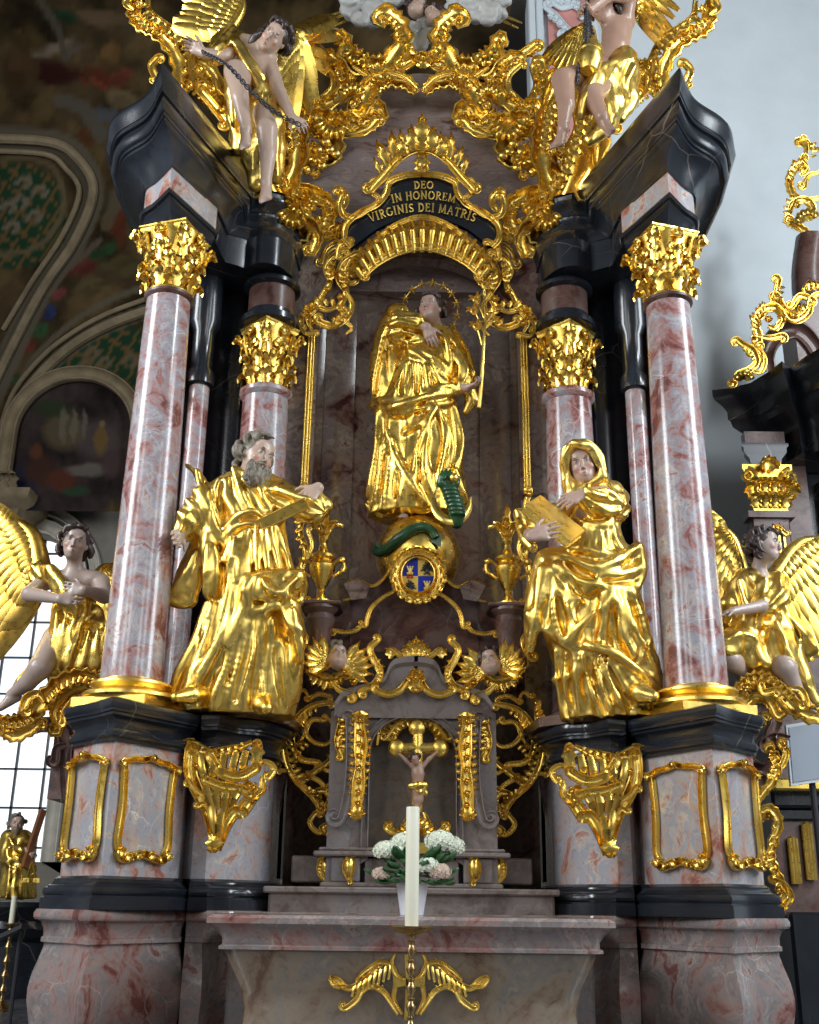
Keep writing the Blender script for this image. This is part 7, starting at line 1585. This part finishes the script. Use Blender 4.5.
# ---------------------------------------------------------------- perches of the side angels
def perchL(mb,mb2):
    Y=1.45
    C_(mb,[(102,682),(84,676),(62,682),(44,700),(30,716),(10,724),(-14,716)],9,Y,-6,6,rib=6); C_(mb,[(98,690),(80,688),(64,698),(56,712),(60,726)],6,Y+.1,5,6,rib=5); C_(mb,[(44,702),(38,694),(28,698),(24,708)],5,Y-.05,0,-4); C_(mb,[(2,730),(14,736),(30,730),(40,722)],6,Y,3,3,rib=4); C_(mb,[(74,700),(66,712),(64,722)],4,Y-.1,3,3)
    fringe(mb2,[(100,680),(80,676),(60,684),(42,702)],9,9,Y-.05,1,.3,.6); fringe(mb2,[(40,718),(20,728),(-4,726)],8,6,Y-.05,-1,.3,.6); rose(mb2,90,684,7,Y-.08); rose(mb2,62,712,6,Y-.08)
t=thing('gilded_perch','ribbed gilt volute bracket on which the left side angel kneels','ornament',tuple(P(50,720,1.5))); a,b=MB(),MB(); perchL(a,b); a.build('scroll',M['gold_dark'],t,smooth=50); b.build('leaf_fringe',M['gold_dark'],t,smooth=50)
mb=MB(); C_(mb,[(30,728),(44,724),(58,726),(66,740),(66,770),(67,800)],7,1.75,6,0,taper=.7); C_(mb,[(66,745),(58,748),(56,760)],5,1.7,0,4); mb.box(P(62,800,1.9)-[.1,.1,.0],P(72,726,1.9)+[.1,.5,0]); o=mb.build('console',M['dkred']); setp(o,'dark marble scroll console under the left side angel','console')
def perchR(mb,mb2):
    Y=1.55
    C_(mb,[(738,690),(752,680),(768,682),(782,694),(796,708),(819,716),(845,712)],9,Y,-5,6,rib=6); C_(mb,[(744,706),(756,696),(768,700),(776,714)],6,Y+.05,4,-4,rib=5); C_(mb,[(760,684),(764,692),(776,690)],4,Y-.08,2,3); C_(mb,[(786,688),(800,690),(806,702)],4,Y-.05,0,4)
    fringe(mb2,[(738,690),(756,680),(774,686),(792,702)],8,9,Y-.06,1,.3,.6); rose(mb2,746,688,7,Y-.08)
t=thing('gilded_perch','ribbed gilt volute bracket on which the right side angel kneels','ornament',tuple(P(780,715,1.6))); a,b=MB(),MB(); perchR(a,b); a.build('scroll',M['gold'],t,smooth=50); b.build('leaf_fringe',M['gold'],t,smooth=50)
mb=MB(); C_(mb,[(750,712),(766,706),(776,720),(770,736),(776,752),(766,768),(752,766)],6,2.3,5,-6,taper=.7); C_(mb,[(764,742),(774,736),(790,738)],5,2.3,-5,0); C_(mb,[(745,760),(757,766),(762,780),(754,796)],5,2.35,-5,4); o=mb.build('console',M['dkred']); setp(o,'dark marble scroll console right of the altar, under the right side angel','console')
mb=MB(); C_(mb,[(752,728),(760,724),(764,716)],4,2.1,3,3); C_(mb,[(768,750),(776,758),(774,776),(764,790),(756,800)],5,2.1,4,3,rib=4); fringe(mb,[(770,748),(778,762),(772,782)],9,5,2.08,-1,.3,.6); fringe(mb,[(752,730),(762,726),(768,716)],8,4,2.08,1,.2,.6); C_(mb,[(780,744),(786,752),(782,764)],4,2.1,3,3); rose(mb,770,752,7,2.02); rose(mb,762,724,5,2.02); rose(mb,784,748,5,2.02)
o=mb.build('gilded_foliage',M['gold'],smooth=50); setp(o,'gilt leaf foliage wound round the marble console right of the altar','ornament')
mb=MB(); C_(mb,[(760,812),(770,808),(778,820),(774,838),(770,856),(776,874),(784,892),(780,908)],5,3.2,-4,3,taper=.6,rib=4); C_(mb,[(772,880),(782,884),(790,896),(784,906)],4,3.2,2,3); fringe(mb,[(778,820),(774,844),(774,866),(782,890)],7,8,3.18,-1,.3,.6); rose(mb,768,816,6,3.12); rose(mb,778,890,6,3.12)
o=mb.build('gilded_scroll_strip',M['gold'],smooth=50); setp(o,'tall gilt S-scroll strip beside the right pedestal, low on the side altar edge','ornament')
# ---------------------------------------------------------------- side altar at the right edge
t=thing('side_altar','black and red marble side altar cut by the right edge of the view','altar',(5.2,4.6,0)); Yp=4.4
zt=P(782,361,3.9)[2]
top=[PZ(x,y,zt)[:2] for x,y in ((712,390),(730,388),(750,383),(768,372),(782,361),(790,368),(806,356),(830,342))]; top=[np.array(p) for p in top]; yb=max(p[1] for p in top)+1.2
yb=max(p[1] for p in top)+.15; polyB=np.array([(top[0][0]+.12,yb)]+[tuple(p) for p in top]+[(top[-1][0]+1.0,top[-1][1]),(top[-1][0]+1.0,yb)]); cen=np.array([top[-1][0]+.3,yb]); polyA=cen+(polyB-cen)*.66
mb=MB().loft(planloft(polyA,polyB,[(0,zt-1.05),(.02,zt-.72),(.15,zt-.6),(.5,zt-.5),(.55,zt-.42),(.62,zt-.4),(.62,zt-.3),(.75,zt-.22),(.95,zt-.14),(1,zt-.08),(1,zt)])); mb.build('cornice',M['black'],t)
xl=P(752,520,Yp)[0]; xr=P(790,520,Yp)[0]; zc0=P(765,512,Yp)[2]; zc1=P(765,466,Yp)[2]
mb=MB().box((xl,Yp,0),(xr,Yp+.2,zc0),bev=.02); mb.box((xl-.05,Yp-.05,zc0-.08),(xr+.05,Yp+.2,zc0)); mb.box((xr,Yp+.25,0),(xr+.35,Yp+.7,zt)); mb.build('pilaster',M['dkred'],t)
mb=MB().box((xr+.3,Yp+.5,0),(xr+2.2,Yp+.9,zt)); mb.lathe([(.32,0),(.32,zt-1.2)],(xr+.85,Yp+.45,0),32); mb.build('black_column',M['black'],t)
cxm=(xl+xr)/2; mb=MB(); w_=(xr-xl)/2
mb.loft([np.array([(cxm-w_*k,Yp-.04*k,z),(cxm+w_*k,Yp-.04*k,z),(cxm+w_*k,Yp+.12,z),(cxm-w_*k*.8,Yp+.12,z)]) for k,z in ((.9,zc0),(.95,zc0+.3),(1.25,zc1-.08),(1.32,zc1-.06),(1.32,zc1))])
for row in range(2):
    for i in range(4): leaf(mb,np.array([cxm-w_*.75+i*w_*.5,Yp-.05-.03*row,zc0+.04+row*.18]),(0,-.15,1),NF,.28,.18,.8,3,.012)
for sg in (-1,1):
    pts=volute(np.array([cxm+sg*w_*1.1,Yp-.1,zc1-.17]),np.array([-sg,0,0]),np.array([0,0,1.]),.10,1.6,24,-1,PI/2); mb.tube(pts,np.linspace(.03,.018,24),6); leaf(mb,np.array([cxm+sg*w_*.9,Yp-.1,zc1-.45]),(sg*.5,-.2,1),NF,.3,.16,.7,3)
for i in range(5): leaf(mb,np.array([cxm,Yp-.1,zc1-.06]),(math.cos(i*PI/4)*.8,-.2,math.sin(i*PI/4)+.2),NF,.18,.12,.5,2)
mb.build('capital',M['gold'],t,smooth=50)
mb=MB(); w2=w_*1.15; mb.loft([np.array([(cxm-w2*k,Yp-.05*k,z),(cxm+w2*k,Yp-.05*k,z),(cxm+w2*k,Yp+.12,z),(cxm-w2*k*.8,Yp+.12,z)]) for k,z in ((.7,zc1),(.75,zc1+.08),(1,zc1+.16),(1.0,zc1+.22),(1.1,zc1+.24),(1.1,zc1+.28))]); mb.build('impost',M['black'],t)
MB().box((cxm-w_*.95,Yp,zc1+.27),(cxm+w_*1.2,Yp+.15,zt-.7)).build('frieze_block',M['dkred'],t)
mb=MB(); 
for x in (P(781,560,Yp)[0],P(786,560,Yp)[0]): mb.box((x-.012,Yp-.03,P(780,640,Yp)[2]),(x+.012,Yp,P(780,536,Yp)[2]))
C_(mb,[(766,536),(772,530),(778,528),(786,534)],2.5,Yp-.04,2,-2); fringe(mb,[(768,534),(776,528),(784,532)],6,4,Yp-.05,1,.2,.7); mb.build('gilded_panel_frame',M['gold'],t,smooth=50)
mb=MB(); z0=P(800,808,3.6)[2]; z1=P(800,786,3.6)[2]; x0=P(772,800,3.6)[0]
mb.box((x0,3.6,z0),(x0+2,4.6,z1),bev=.03); mb.box((x0+.06,3.66,z0-.12),(x0+2,4.6,z0),bev=.02); mb.box((P(788,915,3.6)[0],3.55,0),(x0+2,4.6,P(800,912,3.6)[2]),bev=.03); mb.build('black_moulding',M['black'],t)
MB().box((P(779,850,3.6)[0],3.7,.9),(x0+2,4.5,z0-.1)).build('pedestal_panel',M['dkred'],t)
# console marble above the cornice
mb=MB(); Yc=4.7; C_(mb,[(768,372),(766,352),(776,336),(796,330),(812,344),(822,366)],9,Yc,0,0,taper=.7); mb.box(P(800,372,Yc),P(840,300,Yc)+[.4,.5,0]); mb.tube(cr([P(812,240,5.0),P(808,275,5.0),P(812,320,5.0)],4),.22,12); mb.build('console',M['dkred'],t)
def sideorn(name,label,fn):
    mb=MB(); fn(mb); o=mb.build(name,M['gold'],smooth=50); setp(o,label,'ornament')
def so1(mb): C_(mb,[(734,384),(738,374),(748,370),(756,362),(752,350),(742,344),(738,340)],3.5,4.2,3,-4); C_(mb,[(748,370),(760,372),(764,360),(758,348)],3,4.2,0,3); C_(mb,[(752,344),(760,352),(762,364)],2.5,4.2); fringe(mb,[(742,344),(752,352),(756,362)],6,4,4.18,-1,.2,.6); shell(mb,(744,382),3,12,20,160,5,4.15)
def so2(mb): C_(mb,[(758,338),(756,322),(764,310),(776,308),(782,318),(776,328),(768,326)],4.5,4.5,3,0,rib=4); C_(mb,[(776,296),(784,312),(796,320),(808,312),(812,298),(822,292)],4.5,4.5,-3,0); C_(mb,[(770,306),(776,292),(778,280)],3.5,4.5,0,-3); C_(mb,[(758,336),(770,338),(782,336)],3.5,4.48,0,3); C_(mb,[(792,306),(800,296),(812,300)],3.5,4.5,3,3); fringe(mb,[(756,334),(758,318),(768,306)],8,7,4.48,1,.3,.6); fringe(mb,[(786,312),(798,318),(812,306)],8,6,4.48,1,.2,.6); rose(mb,792,316,7,4.4); rose(mb,768,320,6,4.42); fringe(mb,[(770,308),(776,294),(780,282)],7,4,4.48,-1,.2,.6); fringe(mb,[(800,294),(812,290),(822,288)],8,4,4.46,1,.2,.6)
def so3(mb): C_(mb,[(812,150),(806,142),(800,144)],3,5.0,0,3); C_(mb,[(800,166),(792,172),(789,184),(794,196),(806,200),(820,198)],4,5.0,3,0,rib=4); C_(mb,[(802,160),(806,170),(800,176)],3,5.0,3,0); C_(mb,[(820,172),(808,176),(804,186)],3,5.0,0,3); C_(mb,[(789,216),(792,204),(804,200),(812,208),(808,218),(798,216)],4,5.0); C_(mb,[(788,222),(800,228),(812,236),(822,240)],4,5.0,3,0,rib=4); C_(mb,[(804,158),(806,148),(802,140)],3,4.98,0,2); fringe(mb,[(790,184),(796,172),(804,162)],8,5,4.98,1,.3,.6); fringe(mb,[(790,218),(790,206),(798,200)],7,4,4.98,1,.2,.6); fringe(mb,[(808,160),(812,152),(808,142)],7,3,4.98,-1,.2,.6); rose(mb,796,206,6,4.92); shell(mb,(808,222),3,14,30,180,6,4.95)
sideorn('gilded_scroll_finial','small gilt S-scroll standing on the black cornice of the side altar',so1); sideorn('gilded_scroll_cluster','mid-height gilt scroll cluster over the side altar cornice at the right edge',so2); sideorn('gilded_top_finial','topmost gilt scroll finial of the side altar at the upper right edge',so3)
for i,(xa_,ya,xb,yb_,lb) in enumerate(((792,836,797,884,'shorter left gilt fluted strip on the side altar base'),(806,822,812,880,'taller right gilt fluted strip on the side altar base'))):
    a=P(xa_,ya,3.66); b=P(xb,yb_,3.66); mb=MB()
    for k in (-.032,0,.032): mb.tube(np.array([a+[k,0,-.02 if k else 0],b+[k,0,0]]),.024,8)
    pass; o=mb.build('gilded_flute',M['gold']); setp(o,lb,'ornament')
mb=MB(); a=P(787,726,2.6); b=P(832,784,2.6); a2=P(791,785,2.6)
v=np.array([P(786,725,2.6),P(835,717,2.6),P(838,779,2.6),P(791,786,2.6)]); t=thing('white_panel','pale blue-grey rectangular board with white rim at the right edge, before the side altar','board',tuple(v.mean(0)))
mb=MB().loft([v+[0,.05,0],v]); mb.build('rim',M['white'],t); c=v.mean(0); vi=c+(v-c)*.90; MB().loft([vi+[0,.0,0],vi-[0,.008,0]]).build('screen',plain('blue_grey_screen',(.30,.34,.40),.5),t)
mb=MB(); mb.tube(np.array([[c[0],c[1]+.1,0],[c[0],c[1]+.1,c[2]]]),.03,10); mb.lathe([(.3,0),(.3,.03),(.04,.05)],(c[0],c[1]+.1,0),24); mb.build('stand_pole',M['iron'],t)
mb=MB(); 
for x0,x1,y0,y1 in ((774,800,778,790),): mb.box(P(x0,y1,3.4)-[0,0,0],P(x1,y0,3.4)+[.6,.2,0],bev=.02)
o=mb.build('gilded_ledge',M['gold']); setp(o,'gilt ledge moulding just under the pale board on the side altar','moulding')

# repeats share a group phrase
GR={'altar_pedestal':'marble pedestals of the high altar','marble_column':'free-standing front columns','inner_column':'engaged inner columns','entablature':'projecting entablature blocks','gilded_statue':'gilded saints and statues','gilded_book':'books held by the statues','angel_statue':'carved angels','cherub_head':'cherub heads','cloud':'carved clouds','gilded_crest':'halves of the crest','gilded_volute':'gilt volutes over the entablature','gilded_scrollwork':'scrollwork at the niche corners','gilded_moulding':'rod mouldings of the niche','gilded_pendant':'pendants below the niche rods','gilded_vase':'flower vases beside the globe','vase_stand':'stands of the flower vases','gilded_openwork':'openwork scrolls beside the tabernacle','gilded_perch':'volute brackets of the side angels','console':'marble scroll consoles','gilded_flute':'fluted strips on the side altar base'}
for o in list(bpy.data.objects):
    b_=o.name.split('.')[0]
    if o.parent is None and b_ in GR and 'label' in o: o['group']=GR[b_]

for o in list(bpy.data.objects):
    if o.parent is None and o.name.startswith('gilded_vase'): o.scale=(.88,.88,.88)
# ================================================================ camera, light, world
cd=bpy.data.cameras.new('camera'); co=bpy.data.objects.new('camera',cd); col.objects.link(co)
cd.sensor_fit='VERTICAL'; cd.sensor_height=36; cd.sensor_width=36; cd.lens=FPX/1024*36; cd.clip_end=200
Rm=Matrix([[RT[i],UP[i],-FW[i]] for i in range(3)]).to_4x4(); co.matrix_world=Matrix.Translation(Vector(CAM))@Rm
sc=bpy.context.scene; sc.camera=co
def area(name,loc,tgt,sx,sy,e,c):
    l=bpy.data.lights.new(name,'AREA'); l.shape='RECTANGLE'; l.size=sx; l.size_y=sy; l.energy=e; l.color=c
    o=bpy.data.objects.new(name,l); col.objects.link(o); o.location=loc
    d=Vector(tgt)-Vector(loc); o.rotation_euler=d.to_track_quat('-Z','Y').to_euler(); return o
# tall nave windows either side of and behind the viewer
WL=(.93,.97,1)
for y,wd,e in ((-3.2,3.0,1000),(-11,2.4,300)): area('window_light',(-9.5,y,8),(-.5,1.5,4),wd,6.5,e,WL)
for y,wd,e in ((-2.4,2.8,860),(-10.5,2.4,320)): area('window_light',(9.5,y,8),(.5,1.5,5),wd,6.5,e,(.86,.94,1))
area('window_light',(-7,-17,7),(0,1.5,5),2.0,5.0,260,(1,.97,.93))
area('window_light',(7,-17,7),(0,1.5,5),2.0,5.0,260,(1,.97,.93))
area('window_light',(10.5,-6,14.8),(5,6,8),1.3,2.0,620,(.88,.95,1))
w=bpy.data.worlds.new('world'); sc.world=w; w.use_nodes=True; nt=w.node_tree; bg=nt.nodes['Background']
bg.inputs[0].default_value=(.42,.45,.5,1); bg.inputs[1].default_value=.30
sc.view_settings.view_transform='Standard'; sc.view_settings.look='None'; sc.view_settings.exposure=.12; sc.view_settings.gamma=1
sc.view_settings.use_curve_mapping=False
